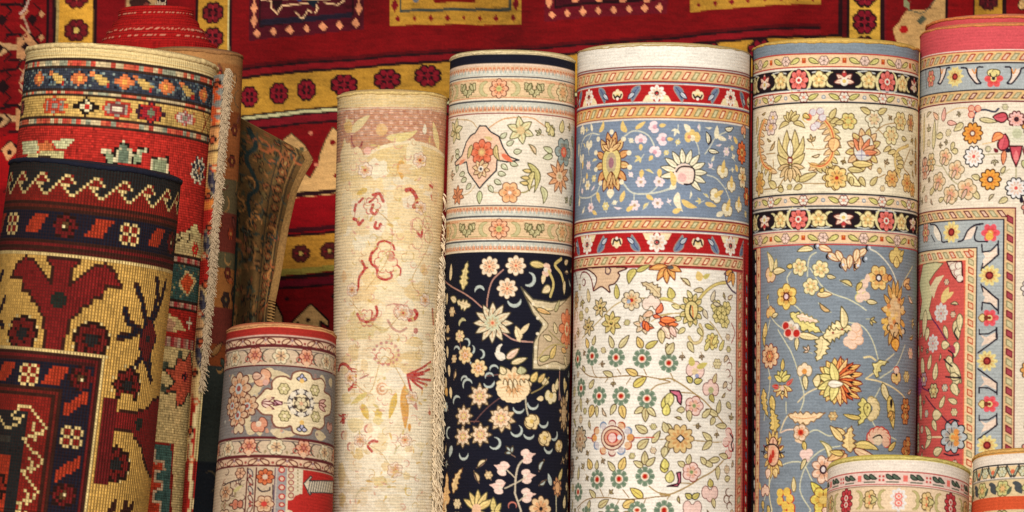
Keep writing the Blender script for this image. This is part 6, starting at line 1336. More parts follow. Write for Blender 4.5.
    def barv(d0, d1):
        hv(d0, d1, W)
        for k in range(120): C.rect(C.u0 + k * 4.9, C.u0 + k * 4.9 + 4.9, v1 + d0, v1 + d1, [c(206,170,140), c(186,60,60), c(196,120,100)][k % 3])
        C.vbandline(v1 + d0, 1.8, DK); C.vbandline(v1 + d1, 1.8, DK)
    C.view(150, 230, 6.4); C.poly([(165,30),(200,10),(330,30),(330,160),(165,150)], c(214,190,130)); C.flower(290, 125, 7, 6, c(214,50,36), None, YE, R); C.vine([(190,10),(200,60),(165,75)], 2.4, DK, False); C.vine([(250,20),(255,60),(240,80)], 2, DK, False); C.view()
    barv(2, 10); hv(11, 46, TE)
    for i in range(300): 
        u, v_ = random.uniform(C.u0, -C.u0), v1 + random.uniform(12, 44); C.rect(u, u + 2, v_, v_ + 2, random.choice([c(130,130,90), c(60,110,90), c(80,80,70), c(170,150,100)]))
    barv(47, 55)
    C.view(150, 230, 6.4); C.poly([(235,255),(300,330),(240,430),(175,350)], CRM); C.poly([(235,272),(282,335),(238,415),(192,345)], c(220,88,44)); C.view()
    hv(56, 84, R); C.view(140, 300, 4.65); C.poly([(120,60),(190,95),(210,140),(120,150)], CRM); C.poly([(130,80),(170,110),(150,150),(120,140)], c(214,160,120)); C.spiky(230, 105, 7, 4, c(236,220,180), None, rt=0, W=3); C.vine([(110,150),(260,160)], .1, R); C.view()
    barv(84, 94); hv(95, 400, CRM)
    C.view(140, 300, 4.65)
    star = [(185,235),(200,290),(235,240),(240,310),(310,260),(280,340),(330,380),(265,400),(275,470),(225,430),(205,480),(165,500),(170,430),(115,430),(160,380),(100,310),(160,320)]
    C.poly(star, c(214,96,66), c(90,90,70), 1.2); C.flower(210, 360, 5, 6, c(200,70,60), c(60,40,50), NV, W)
    for x, y in ((120,300),(110,410),(185,250)): C.disc(x, y, 4, c(90,96,76))
    C.view(140, 400, 4.57)
    C.poly([(20,195),(155,195),(140,600),(0,600)], c(150,40,30)); C.poly([(30,203),(145,203),(130,600),(10,600)], c(74,106,96)); C.poly([(30,230),(75,230),(75,270),(115,280),(115,325),(72,330),(72,370),(105,375),(100,415),(65,420),(65,455),(100,460),(95,600),(20,600)], c(222,190,150)); C.poly([(40,240),(65,240),(65,290),(108,290),(105,318),(62,320),(62,380),(95,385),(93,405),(58,410),(58,465),(90,470),(88,600),(25,600)], c(206,70,40))
    C.view()

def paint_village_flap(C):   # coordinates straight: u 0..26, v along
    R = c(170,34,24)
    C.a[:] = c(206,160,96)
    S = [(0,10,c(150,28,22)),(10,60,c(130,130,120)),(60,86,c(214,150,90)),(86,128,c(206,166,100)),(128,150,c(206,120,50)),(150,175,R),(175,200,c(176,150,96)),(200,226,R),(226,240,c(216,180,120)),(240,290,c(196,150,100)),(290,340,c(214,180,120)),(340,400,c(206,180,120)),(400,620,c(150,30,24))]
    for a, b, col in S: C.rect(0, 40, a, b, col)
    for a in (20, 44): C.pu([[0, a], [12, a + 6], [4, a + 12], [12, a + 18], [2, a + 22]], c(214,90,40))
    for a in (64, 90, 268): C.rect(0, 40, a, a + 3, c(60,40,30))
    for a in (104, 170, 228, 276): C.leaf(4, a, 78, 34, 9, c(40,36,52), c(224,200,150), uv=True)
    C.pu([[2, 330], [14, 350], [10, 420], [20, 600], [0, 600]], R); C.lu([[16, 330], [6, 380], [14, 440], [10, 520]], 5, c(222,196,140))
    for k in range(14): C.flower(5 + 5 * (k % 2), 22 + k * 29, 4, 6, c(196,90,50), c(70,40,30), W if False else c(220,200,150), uv=True)

def paint_brown(C):
    A = c(176,104,56); B = c(196,136,72); T = c(70,78,62); D = c(52,36,34); M = c(120,52,40)
    C.a[:] = A
    def seg(a, b, col): C.rect(-200, 200, a, b, col)
    seg(-10, 12, c(170,120,70)); seg(12, 60, c(160,104,56)); seg(60, 76, c(140,74,36)); seg(130, 165, c(110,96,66)); seg(165, 205, M); seg(205, 222, c(104,96,66)); seg(222, 262, c(176,112,56)); seg(262, 300, M); seg(300, 322, c(150,76,36)); seg(322, 420, c(56,62,56)); seg(420, 640, c(30,34,40))
    for x, y in ((226,300),(206,296),(240,298)): C.flower(x, y, 8, 6, c(60,44,40), D, c(90,90,70), c(170,110,50))
    for i in range(70):
        u, v_ = random.uniform(-80, 80), random.uniform(20, 470); k = random.random()
        if k < .4: C.hook(u, v_, random.uniform(0, 360), random.uniform(5, 11), 1.8, random.choice([c(190,140,80), M, D, c(96,84,60)]), random.uniform(120, 220), uv=True)
        elif k < .75: C.leaf(u, v_, random.uniform(0, 360), random.uniform(10, 22), 7, random.choice([M, c(190,96,44), T, c(170,120,66)]), random.choice([D, c(186,140,84)]), uv=True)
        else: C.flower(u, v_, 6, 6, random.choice([c(176,70,40), c(120,50,36)]), D, B, uv=True)

def paint_olive(C):
    C.a[:] = c(100,72,38)
    for i in range(420):
        u, v_ = random.uniform(0, 90), random.uniform(0, 320)
        C.leaf(u, v_, random.uniform(0, 360), random.uniform(5, 13), random.uniform(2, 5), random.choice([c(46,50,40), c(142,94,50), c(104,84,48), c(130,74,42), c(74,68,46)]), random.choice([None, c(60,44,28)]), uv=True, bend=random.uniform(-.3, .3))
    for k in range(26): C.flower(58, 8 + k * 13, 4.6, 6, c(140,84,46), c(48,40,30), c(150,120,70), uv=True)
    C.lu([(49, 0), (49, 330)], 1.4, c(44,38,28)); C.lu([(67, 0), (67, 330)], 1.4, c(44,38,28)); C.lu([(51.5, 0), (51.5, 330)], 1, c(150,112,64)); C.lu([(64.5, 0), (64.5, 330)], 1, c(150,112,64))
    C.lu(spline([(18, 10), (26, 30), (18, 50), (34, 80), (24, 100), (30, 130)]), 5, c(36,50,48)); C.lu(spline([(6, 40), (2, 90), (10, 150), (4, 230)]), 6, c(28,40,34))
    for i in range(40):
        C.hook(random.uniform(10, 80), random.uniform(5, 240), random.uniform(0, 360), random.uniform(4, 9), 2, random.choice([c(184,124,66), c(160,86,48), c(56,62,52)]), 220, uv=True)

# ------------------------------------------------------------------ big red panelled carpet hanging behind
def paint_backdrop(C):
    R = c(118,8,12); RD = c(84,8,14); BK = c(36,10,14); YE = c(184,134,46); MR = c(108,14,24); TAN = c(206,160,100); CRM = c(232,202,136); NV = c(34,26,40); G = c(84,88,70); SAL = c(232,150,104)
    C.a[:] = R
    xs = [180, 240, 300, 400, 500, 600, 700, 800, 870]
    def edge(d, xs=xs):   # lower edge of the field (sagging line), offset d
        ys = np.interp(xs, [180, 240, 300, 350, 400, 450, 500, 560, 640, 740, 850, 870], [86, 81, 73, 69, 66.5, 64, 60, 57, 50, 41, 37, 36])
        return [(x, y + d) for x, y in zip(xs, ys)]
    def strip(d0, d1, col, x0=None): C.poly(edge(d0) + edge(d1)[::-1], col)
    strip(-14, -11, RD); strip(-11, -8.6, BK); strip(-8.6, -3, c(126,14,22)); strip(-3, 0, BK); strip(0, 36, YE)
    def rose(x, y, rx, ry, dark=BK, col=MR):
        p = C.t1(x, y)
        q = c(128, 16, 32) if col is MR else col
        for i in range(8): a = i * PI / 4 + .39; C.eu(p + [rx * .66 * math.cos(a), ry * .66 * math.sin(a)], rx * .4, ry * .4, 0, dark)
        C.eu(p, rx * .7, ry * .7, 0, dark)
        for i in range(8):
            a = i * PI / 4 + .39; C.eu(p + [rx * .66 * math.cos(a), ry * .66 * math.sin(a)], rx * .24, ry * .23, a, q)
        C.eu(p, rx * .22, ry * .22, 0, q)
        for i in range(4): a = i * PI / 2; C.lu([p + [rx * .25 * math.cos(a), ry * .25 * math.sin(a)], p + [rx * .6 * math.cos(a), ry * .6 * math.sin(a)]], 1, c(150,30,40))
    for x, y, rx in ((250,98,10),(279,94,10.5),(306.5,90,11),(344,85,15.5),(387.5,81,15.5),(428,77,15),(470,73,15),(512,69,15),(560,66,15),(610,62,15),(660,58,15),(710,54,15),(760,52,15),(810,50,15)): rose(x, y, rx, 12.5)
    strip(36, 38, BK); strip(38, 41, c(196,190,140)); strip(41, 43, BK); strip(43, 50, c(118,16,26)); strip(50, 52.5, BK); 
    # red guard with serrated leaves, dark red, second yellow band, red with arrow heads
    C.poly([(200,142),(360,128),(900,100),(900,600),(200,600)], R)
    C.poly([(285,198),(290,188),(283,175),(296,165),(305,150),(300,170),(310,178),(318,165),(320,155),(326,140),(333,128),(339,133),(352,150),(360,195),(300,205)], TAN, c(120,110,70), .6); C.poly([(284,140),(292,134),(305,146),(313,160),(300,172),(286,160)], TAN, c(120,110,70), .6); C.disc(333, 143, 3, R); C.disc(336, 176, 2.6, R); C.disc(311, 134, 2.2, c(206,120,90)); C.disc(316, 165, 2.2, c(206,120,90)); C.disc(302, 150, 3, c(96,90,60))
    C.poly([(200,200),(360,187),(360,191),(200,206)], BK); C.poly([(200,206),(360,192),(360,232),(200,240)], c(134,6,14)); C.poly([(200,234),(360,224),(360,228),(200,240)], c(60,10,18)); C.poly([(200,240),(360,230),(360,233),(200,242)], BK)
    C.poly([(200,243),(360,233),(360,266),(200,278)], c(202,142,50)); C.poly([(200,276),(360,264),(360,270),(200,282)], c(156,140,60)); C.poly([(200,282),(360,271),(360,275),(200,286)], BK); C.poly([(200,286),(360,276),(360,284),(200,294)], c(104,14,30)); C.poly([(200,292),(360,283),(360,285),(200,295)], BK)
    for x, y in ((301,254),(330,252),(272,257),(245,260),(358,250)):
        rose(x, y, 10.5, 10, c(64,26,20), c(96,34,30)); C.disc(x, y, 2.2, c(214,180,90))
    C.poly([(292,328),(292,322),(311,304),(329,321),(329,328),(321,322),(321,345),(298,345),(298,322)], TAN, BK, 1.2); C.disc(308, 320, 2.6, BK); C.poly([(270,330),(276,303),(283,318),(283,345),(270,345)], TAN, BK, 1.2); C.disc(287, 299, 2.2, BK); C.disc(334, 297, 2.6, BK); C.poly([(340,330),(350,305),(362,325)], TAN, BK)
    # field panels
    def panel(x0, x1, yl, yr, base, inner, dots, kind):
        C.poly([(x0,-80),(x1,-80),(x1,yr),(x0,yl)], base); 
        w = 12
        C.poly([(x0+w-2,-80),(x1-w+2,-80),(x1-w+2,yr-13),(x0+w-2,yl-13)], BK if kind else c(60,66,60)); C.poly([(x0+w,-80),(x1-w,-80),(x1-w,yr-16),(x0+w,yl-16)], inner)
        n = int((x1 - x0) / 17)
        for i in range(n + 1):
            t = (i + .5) / (n + 1); x = x0 + t * (x1 - x0); y = yl + (yr - yl) * t - 6.5
            
            r_ = (4.6 if kind else 3.2) * random.uniform(.85, 1.15); C.poly([(x - r_ * random.uniform(.6, 1), y), (x, y - r_), (x + r_ * random.uniform(.6, 1), y + .6), (x + .5, y + r_)], dots)
        for i in range(7):
            C.poly([(x0+5,yl-26-i*13+6-8),(x0+8.6,yl-26-i*13+6),(x0+5,yl-26-i*13+6+7),(x0+1.6,yl-26-i*13+6)], dots); C.poly([(x1-5,yr-26-i*13+6-8),(x1-1.6,yr-26-i*13+6),(x1-5,yr-26-i*13+6+7),(x1-8.6,yr-26-i*13+6)], dots)
    panel(250, 364, 43, 29, c(78,14,26), c(74,12,24), SAL, 1); panel(390, 521, 27, 22, YE, YE, c(122,14,24), 0); panel(544, 668, 20, 12, c(104,16,28), c(70,12,24), SAL, 1); panel(691, 820, 11, 5, YE, YE, c(122,14,24), 0)
    C.poly([(262,28),(352,18),(352,13),(262,22)], NV)
    # creature-like angular drawing in the first panel
    P = c(236,190,140)
    C.vine([(262,2),(272,3),(272,10),(278,16),(283,8),(305,5),(318,3)], 1.4, P, False); C.vine([(284,1),(330,0)], 1.6, P, False); C.vine([(299,18),(303,20),(309,11),(312,14)], 1.3, P, False); C.vine([(315,2),(318,9),(316,14)], 1.6, P, False); C.vine([(325,4),(338,6),(345,1)], 1.5, P, False); C.poly([(272,2),(284,2),(282,8),(277,14)], BK); C.poly([(306,2),(320,1),(314,9)], c(20,30,40)); C.disc(300, 1, 2.4, c(40,60,110)); C.vine([(296,14),(300,17)], 1.2, P)
    C.poly([(432,-20),(475,-20),(476,2),(434,4)], R); C.disc(416, 1, 3.6, c(96,100,110))
    for k in range(4): C.disc(575 + 24 * k, -2, 4, SAL)
    # right border
    C.poly([(838,-80),(842,-80),(842,36),(838,36)], BK); C.poly([(820,-80),(838,-80),(838,34),(820,36)], R); C.poly([(842,-80),(846,-80),(846,38),(842,38)], RD); C.poly([(846,-80),(849.5,-80),(849.5,38),(846,38)], BK)
    C.poly([(849.5,-80),(880,-80),(880,90),(849.5,90)], c(208,160,60)); 
    for y in (-22, -4.5, 22, 48.5): rose(864.5, y, 13.5, 14, BK, c(124,18,34))
    C.poly([(880,-80),(884,-80),(884,120),(880,120)], BK); C.poly([(884,-80),(886,-80),(886,120),(884,120)], MR); C.poly([(886,-80),(945,-80),(945,120),(886,120)], R)
    C.poly([(892,30),(898,24),(904,14),(912,8),(924,12),(932,2),(936,-6),(945,-8),(945,140),(930,140),(900,60),(895,40)], TAN); C.poly([(902,-2),(908,4),(914,0),(910,12),(903,8)], c(140,140,100)); C.disc(903, 31, 4.6, c(170,20,20)); C.poly([(916,22),(922,16),(926,20),(920,26)], G); C.poly([(908,12),(930,10),(934,-2),(920,-10),(910,-4)], R); C.vine([(908,12),(922,14),(932,4),(936,-6)], 1.2, G)
    C.poly([(945,-80),(947,-80),(947,60),(945,60)], BK); C.poly([(947,-80),(973,-80),(973,120),(947,120)], c(140,10,14)); C.poly([(973,-80),(975,-80),(975,120),(973,120)], BK); C.poly([(975,-80),(1004,-80),(1004,120),(975,120)], YE); rose(989, 1, 11.5, 9, c(60,20,24), c(90,24,30)); rose(989, 26, 11.5, 11, c(60,20,24), c(90,24,30)); C.poly([(1004,-80),(1008,-80),(1008,120),(1004,120)], BK); C.poly([(1008,-80),(1100,-80),(1100,120),(1008,120)], c(130,12,16)); C.leaf(1022, 8, -70, 16, 9, TAN, BK)
    # left border
    Z = C.poly
    Z([(-80,-80),(52,-80),(52,600),(-80,600)], c(130,10,14)); Z([(44.5,-80),(48,-80),(48,300),(44.5,300)], BK); Z([(48,-80),(51,-80),(51,300),(48,300)], MR); Z([(51,-80),(54.5,-80),(54.5,300),(51,300)], BK); Z([(54.5,-80),(93,-80),(93,300),(54.5,300)], c(214,156,54)); Z([(54.5,-80),(57.5,-80),(57.5,300),(54.5,300)], c(176,150,90))
    for y in (-4, 30, 64): 
        rose(76, y, 14, 13, c(70,20,20), c(112,22,28)); C.disc(76, y, 3.4, c(206,176,90))
    Z([(93,-80),(97,-80),(97,300),(93,300)], BK); Z([(97,-80),(125,-80),(125,300),(97,300)], c(118,8,14)); Z([(125,-80),(166,-80),(166,300),(125,300)], c(190,150,100)); Z([(128,0),(140,-8),(150,2),(146,12),(132,10)], c(60,30,24)); Z([(155,-40),(168,-40),(168,20),(160,14),(156,4)], c(40,20,24)); C.disc(146, 4, 3, c(140,60,50))
    Z([(166,-80),(196,-80),(196,300),(166,300)], R); Z([(195,-80),(198,-80),(198,300),(195,300)], BK); Z([(198,-80),(228,-80),(228,120),(198,120)], YE)
    for y, col in ((13, 0), (39, 0), (-13, 0)): rose(213, y, 12.5, 12.5, BK, c(116,22,30))
    Z([(228,-80),(230,-80),(230,120),(228,120)], c(206,190,130)); Z([(230,-80),(232,-80),(232,120),(230,120)], BK)
    # angular black and tan figures, far left
    for y0 in (46, 118): 
        Z([(15,y0-10),(26,y0-10),(26,y0-18),(32,y0-8),(40,y0),(40,y0+4),(30,y0+11),(15,y0+11)], c(206,146,96)); Z([(24,y0-6),(29,y0),(24,y0+6),(19,y0)], BK)
        Z([(-20,y0-8),(8,y0-4),(15,y0-3),(15,y0+3),(8,y0+3),(0,y0+8),(-20,y0+12)], c(206,160,110)); Z([(-5,y0-6),(3,y0),(-2,y0+6),(-8,y0)], BK)
        C.vine([(5,y0-13),(18,y0-14),(22,y0-9)], 3, BK, False); C.vine([(8,y0+13),(24,y0+13),(26,y0+9)], 3, BK, False); C.vine([(26,y0-18),(42,y0+3)], 2.4, BK, False)
        C.vine([(20,y0+34),(26,y0+18),(29,y0+12)], 2.4, c(190,150,120), False); C.vine([(20,y0-34),(24,y0-26),(28,y0-15)], 2.4, c(190,150,120), False)
    for x in (8, 24, 38):
        for k in range(9): C.vine([(x - 5, 2 + k * 22), (x + 2, 9 + k * 22), (x - 5, 16 + k * 22)], 1.8, BK if x != 24 else c(196,140,96), False)
    for k in range(8): Z([(40, 8 + k * 24), (43, 12 + k * 24), (40, 16 + k * 24), (37, 12 + k * 24)], c(206,150,100))
    Z([(30,12),(36,17),(31,24),(25,17)], BK); Z([(0,12),(6,18),(1,24),(-8,18)], BK); C.vine([(0,3),(14,2),(22,4),(24,-4)], 3.6, BK, False); C.vine([(18,12),(24,7),(28,-4)], 2.2, c(200,170,150), False); Z([(31,84),(37,90),(31,97),(25,90)], BK); Z([(2,78),(9,86),(3,94),(-6,86)], BK); C.vine([(0,70),(16,68),(20,60)], 3, BK, False); C.vine([(0,108),(16,104),(22,110)], 3, BK, False)
    Z([(-30,140),(18,132),(22,160),(18,180),(-30,200)], c(150,10,14)); C.vine([(0,150),(8,140),(16,146)], 3, BK, False); Z([(0,148),(10,140),(16,150),(6,160)], c(206,146,96)); C.disc(8, 151, 3, BK)
# ------------------------------------------------------------------ materials
M_FINE = carpet_mat('fine_woven_wool', 2.2, 3.1, .0, .8, .16)
M_MED = carpet_mat('ribbed_washed_wool', 3.0, 3.0, .1, 1.3, .35)
M_KNOT = carpet_mat('coarse_knotted_wool', 3.0, 3.0, 1.0, 1.0, .3)
M_VILL = carpet_mat('village_knotted_wool', 2.5, 2.5, .8, .8, .3)
M_PILE = carpet_mat('plush_wool_pile', 4., 4., .1, .1, .35)
M_FRINGE = plain_mat('undyed_cotton_fringe', (232,210,176), .95, 500, .25)
M_WFRINGE = plain_mat('white_cotton_fringe', (190,166,134), .95, 500, .2)
def cordm(name, rgb): return plain_mat(name, rgb, .9, 260, .22, .5)

def carpet(name, label, R, painter, mat, relax=(.04, .03, 1.0, .04), group='rolled carpets', knot=(.66, .66), seed=1, post=None, cord=None, extra=None, **kw):
    root = empty(name, tuple(R.pt(np.array(0.), np.array(R.vmax), -R.rA)))
    tag(root, label, 'rolled carpet', group)
    C = R.paint(c(200,180,150)); painter(C); C.view()
    if mat is M_FINE: C.mute(.08)
    C.wool(relax[0] * 1.3, relax[1] * 2., seed, relax[2], relax[3] * 1.6)
    if post: post(C)
    b = R.build('carpet_body', mat, C, knot, None, **kw); reparent(b, root)
    if cord:
        nm, m, r, v = cord
        o = R.cord(nm, m, r, v, None, extra=-r * R.sc * .35, seed=seed); reparent(o, root)
    return root, R, C

# rolls: silhouettes read from the photograph
R_vil = Roll((27, 217, 59), (-22, 184, 512), .02, seed=1)
R_tri = Roll((9, 183, 172), (-33, 147, 512), -.30, seed=2, wob=.01)
R_red = Roll((100, 212, 45), (80, 196, 512), .36, seed=3)
R_brn = Roll((148, 243, 55), (126, 224, 512), .155, seed=4)
R_sml = Roll((227, 336, 334), (214, 333, 512), -.10, -.13, seed=5)
R_was = Roll((338, 447, 98), (334, 437, 512), .0, seed=6, wob=.009)
R_nav = Roll((450, 575, 60), (441, 569, 512), .0, seed=7, wob=.005)
R_ivo = Roll((577, 751, 56), (569, 747, 512), .0, seed=8, wob=.005)
R_ste = Roll((753, 918.5, 51), (749.5, 913, 512), .0, seed=9, wob=.005)
R_ros = Roll((920.5, 1092, 36), (916.5, 1092, 512), .0, seed=10, wob=.004)
R_li1 = Roll((828, 970, 470), (826, 969, 512), -.262, -.271, seed=11)
R_li2 = Roll((973, 1098, 460), (971, 1098, 512), -.262, -.271, seed=12)

carpet('rolled_carpet', 'ivory rolled carpet with plain white end and sky blue floral band between red borders', R_ivo, paint_ivory, M_FINE, (.035, .03, 1.5, .03), cord=('selvedge', cordm('ochre_selvedge', (186,160,104)), .8, .2), seed=11, rimcol=(190,165,110))
carpet('rolled_carpet', 'steel blue rolled carpet with yellow edge, black flower borders and pale yellow floral band', R_ste, paint_steel, M_FINE, (.05, .03, 1.2, .03), cord=('selvedge', cordm('yellow_selvedge', (206,166,84)), 1.4, .7), seed=12, rimcol=(196,160,80))
carpet('rolled_carpet', 'navy blue rolled carpet covered in cream flowers, with a pale floral band near its top', R_nav, paint_navy, M_FINE, (.04, .035, 1., .03), cord=('selvedge', cordm('cream_selvedge', (222,202,156)), 1.3, .6), seed=13, rimcol=(190,168,120))
rr, _, _ = carpet('rolled_carpet', 'rose pink rolled carpet with orange-edged double end and grey-blue flower frame', R_ros, paint_rose, M_FINE, (.04, .03, 1., .03), cord=('selvedge', cordm('orange_selvedge', (206,130,74)), 1.2, .7), seed=14, rimcol=(200,120,80))
carpet('rolled_carpet', 'small rolled carpet with red top stripe and cream medallion on grey', R_sml, paint_small, M_FINE, (.04, .04, 1., .04), cord=('selvedge', cordm('tan_selvedge', (190,136,90)), 1.1, .6), seed=15, rimcol=(160,90,60))
carpet('rolled_carpet', 'short rolled carpet with bright yellow edge, standing before the steel blue carpet', R_li1, lambda C: paint_little(C, 899, 457, 0), M_FINE, (.03, .03, 1., .03), cord=('selvedge', cordm('lime_yellow_selvedge', (204,186,108)), 1.6, 1.), seed=16, rimcol=(190,170,80))
carpet('rolled_carpet', 'short rolled carpet with amber edge and black leaf pattern before the rose pink carpet', R_li2, lambda C: paint_little(C, 1030, 449, 1), M_FINE, (.03, .03, 1., .03), cord=('selvedge', cordm('amber_selvedge', (206,160,90)), 1.7, 1.), seed=17, rimcol=(190,140,70))

# --- inner sheet of the rose carpet, standing proud of its outer turn
R_in = Roll((927, 1086, 27), (921, 1090, 512), .0, seed=10, wob=.004)
Ci = R_in.paint(c(196,74,78)); Ci.wool(.05, .03, 3, 1, .03)
def short(R, name, mat, C, v1, parent):
    keep = R.vmax, R.vvis; R.vmax = v1; R.vvis = v1 - 9
    o = R.build(name, mat, C, (2., 1.), None, rimcol=(190,110,80)); R.vmax, R.vvis = keep
    return reparent(o, parent)
short(R_in, 'inner_turn', M_FINE, Ci, 30., rr)
reparent(R_in.cord('inner_selvedge', cordm('orange_selvedge_inner', (206,122,66)), 1.5, .8, None), rr)

# --- washed carpet with its shaggy fringe
def postw(C):
    H, W, _ = C.a.shape; V = (np.arange(H) + .5) / SS; r = np.random.default_rng(3)
    f = np.clip((np.abs(V / 3.0 % 1 - .5) * 2 - .45) / .4, 0, 1)[:, None]      # weft showing between the rows
    U = np.arange(W) / SS; n = .55 + .45 * r.random((int(H / SS / 3) + 2, int(W / SS / 7) + 2))
    n = n[(V / 3.0).astype(int)][:, (U / 7).astype(int)]
    g = (f * n * .5)[..., None]
    C.a = (C.a * (1 - g) + np.array(c(168,120,70)) * g).astype(np.float32)
    q = (1 - f) * .22 * r.random((int(H / SS / 3) + 2, int(W / SS / 2) + 2))[(V / 3.0).astype(int)][:, (U / 2).astype(int)]
    C.a = (C.a * (1 - q[..., None]) + np.array(c(246,238,214)) * q[..., None]).astype(np.float32)
rw, _, _ = carpet('rolled_carpet', 'washed cream and gold rolled carpet with faded crimson flowers and shaggy fringe', R_was, paint_washed, M_MED, (.07, .04, 1., .05), post=postw, knot=(.8, .66), cord=('selvedge', cordm('straw_selvedge', (214,184,120)), 1.6, 1.), seed=18, rimcol=(180,150,100))
rf = np.random.default_rng(9); paths, rad = [], []
for i in range(1100):
    v = rf.uniform(95, R_was.vvis + 25); dens = np.clip((v - 130) / 110, .06, 1)
    if rf.random() > dens: continue
    L = rf.uniform(10, 30) * (.5 + .5 * dens); p0 = 1.36 - rf.uniform(0, .26) * dens; sp = rf.uniform(-.12, .12); out = rf.uniform(-1.5, 10.) * dens; wv = rf.uniform(-.05, .05)
    t = np.linspace(0, 1, 9)
    ph = p0 + sp * t + wv * np.sin(t * 7 + i); ex = (1 + 3 * np.sin(t * PI * .8) + max(out, 0) * t ** 1.3) * R_was.sc
    paths.append(np.array([R_was.pt(np.array(a), np.array(v + L * b), e) for a, b, e in zip(ph, t, ex)])); rad.append(np.linspace(.7, .3, 9) * R_was.sc * rf.uniform(.6, 1.2))
reparent(tubes('fringe', M_FRINGE, paths, rad), rw)
reparent(tubes('seam_cord', M_WFRINGE, [np.array([R_was.pt(np.array(1.36 + .01 * math.sin(v * .07)), np.array(v), 1.0 * R_was.sc) for v in np.arange(170, R_was.vmax - 5, 5.)])], [.7 * R_was.sc]), rw)

# --- coarse carpets
def post_tri(C):
    C.knots(3.0, 3.0, c(90,40,20), .95, 4, .12)
carpet('rolled_carpet', 'coarse tribal rolled carpet in navy, brick red and yellow with dotted wave border', R_tri, paint_tribal, M_KNOT, (.05, .0, 3., .05), post=post_tri, knot=(.75, .75), cord=('selvedge', cordm('indigo_selvedge', (22,24,38)), 2.4, 1.4), seed=19, rimcol=(40,30,36), lay=9)
def post_vil(C):
    H = int((65 - C.v0) * 0 + (C.t1(123, 62)[1] - C.v0) * SS); top = C.a[:H].copy()
    C.knots(2.5, 2.5, c(224,190,150), .42, 6, .17, vert=1., horz=.0, dark=False); C.knots(2.5, 2.5, c(80,36,24), .32, 7, .03, vert=.3, horz=1.)
    C.a[:H] = top
rv, _, _ = carpet('rolled_carpet', 'rolled carpet with cream woven end, madder red field and white fringed edge', R_vil, paint_village, M_VILL, (.06, .05, 1.2, .05), post=post_vil, cord=('selvedge', cordm('pale_straw_selvedge', (226,198,140)), 2.6, 1.5), seed=20, rimcol=(200,170,120), lay=9)
# loose outer end of that carpet: a strip standing off the roll, ending in tufts
Cf = Paint(0, 40, 0, 640, c(200,150,90)); paint_village_flap(Cf); Cf.wool(.06, .05, 4, 1.2, .05); Cf.knots(2.5, 2.5, c(90,50,30), .25, 9, .08)
def flap_pt(s_, v):     # s_ 0..1 across the strip
    u = 1.32 + .05 * s_; out = (2 + 11 * s_) * R_vil.sc
    p = R_vil.pt(np.array(1.36), np.array(v), 0.)
    w = (17 - .012 * v) * R_vil.sc
    return p + np.array([s_ * w + .004, -.035 - .02 * math.sin(s_ * 2.6) + .004 * math.sin(v * .02 + 2), 0])
vv = np.arange(14, R_vil.vmax - 2, 2.5); ss = np.linspace(0, 1, 13)
V = []; Cc = []; UVf = []
for back in (0, 1):
    for v in vv:
        for s_ in ss:
            V.append(flap_pt(s_, v) + np.array([0, .005 * back, 0])); Cc.append(Cf.sample(np.array(1 + s_ * 16), np.array(min(v, 630.)))); UVf.append((s_ * 16, v))
nv, ns = len(vv), len(ss); F = []
for i in range(nv - 1):
    for j in range(ns - 1): a = i * ns + j; F.append((a, a + ns, a + ns + 1, a + 1)); b = a + nv * ns; F.append((b, b + 1, b + ns + 1, b + ns))
for i in range(nv - 1):
    for j in (0, ns - 1): a = i * ns + j; b = a + nv * ns; F.append((a, b, b + ns, a + ns))
for j in range(ns - 1):
    for i in (0, nv - 1): a = i * ns + j; b = a + nv * ns; F.append((a, a + 1, b + 1, b))
reparent(mesh_np('loose_end', V, F, M_VILL, None, np.array(Cc), np.array(UVf)), rv)
paths, rad = [], []
for v in np.arange(8, 330, .06):
    if v > 230 and rf.random() < (v - 230) / 110: continue
    k = rf.uniform(.76, 1.0); b = flap_pt(k, v) + np.array([0, -.003 - rf.uniform(0, .003), 0]); n = 5
    d = np.array([rf.uniform(-.35, .7), rf.uniform(-.4, .1), rf.uniform(-1.2, -.1)]); L = rf.uniform(2.5, 6.5) * R_vil.sc
    t = np.linspace(0, 1, n)[:, None]
    paths.append(b + d / np.linalg.norm(d) * L * t + np.array([0, 0, -1]) * L * .4 * t ** 2 + rf.normal(0, .0004, (n, 3))); rad.append(np.linspace(.5, .3, n) * R_vil.sc * rf.uniform(.7, 1.3))
reparent(tubes('fringe', M_WFRINGE, paths, rad), rv)

carpet('rolled_carpet', 'orange-brown rolled carpet with dark scrolls, squeezed between white fringe and folded olive carpet', R_brn, paint_brown, M_PILE, (.06, .05, 1., .10), cord=('selvedge', cordm('brown_selvedge', (150,104,62)), 1.6, 1.), seed=21, rimcol=(130,90,60), knot=(1.5, 1.5))

# --- red carpet rolled unevenly: its turns climb like steps
root = empty('rolled_carpet', tuple(at(158, 512, .36))); tag(root, 'plain bright red rolled carpet with stepped top, behind the cream-ended carpet', 'rolled carpet', 'rolled carpets')
M_RED = carpet_mat('bright_red_wool', 3., 2.4, .3, 1.4, .6)
A = R_red.A; sc = R_red.sc
prof = [(66, 900), (66, 4), (64.5, 1), (60, 0), (57, -1.5), (56.5, -6), (54, -8), (52.5, -9), (52, -14), (50, -16), (47, -17.5), (46, -22), (44.5, -24.5), (42, -25.5), (40.5, -27), (40, -36), (39, -38), (36, -39), (33, -37), (30, -34), (20, -33), (8, -33), (.2, -33)]
P2 = []
for a, b in zip(prof[:-1], prof[1:]):
    n = max(1, int(math.hypot(a[0] - b[0], min(60, abs(a[1] - b[1]))) / 1.2))
    for k in range(n): P2.append((a[0] + (b[0] - a[0]) * k / n, a[1] + (b[1] - a[1]) * k / n))
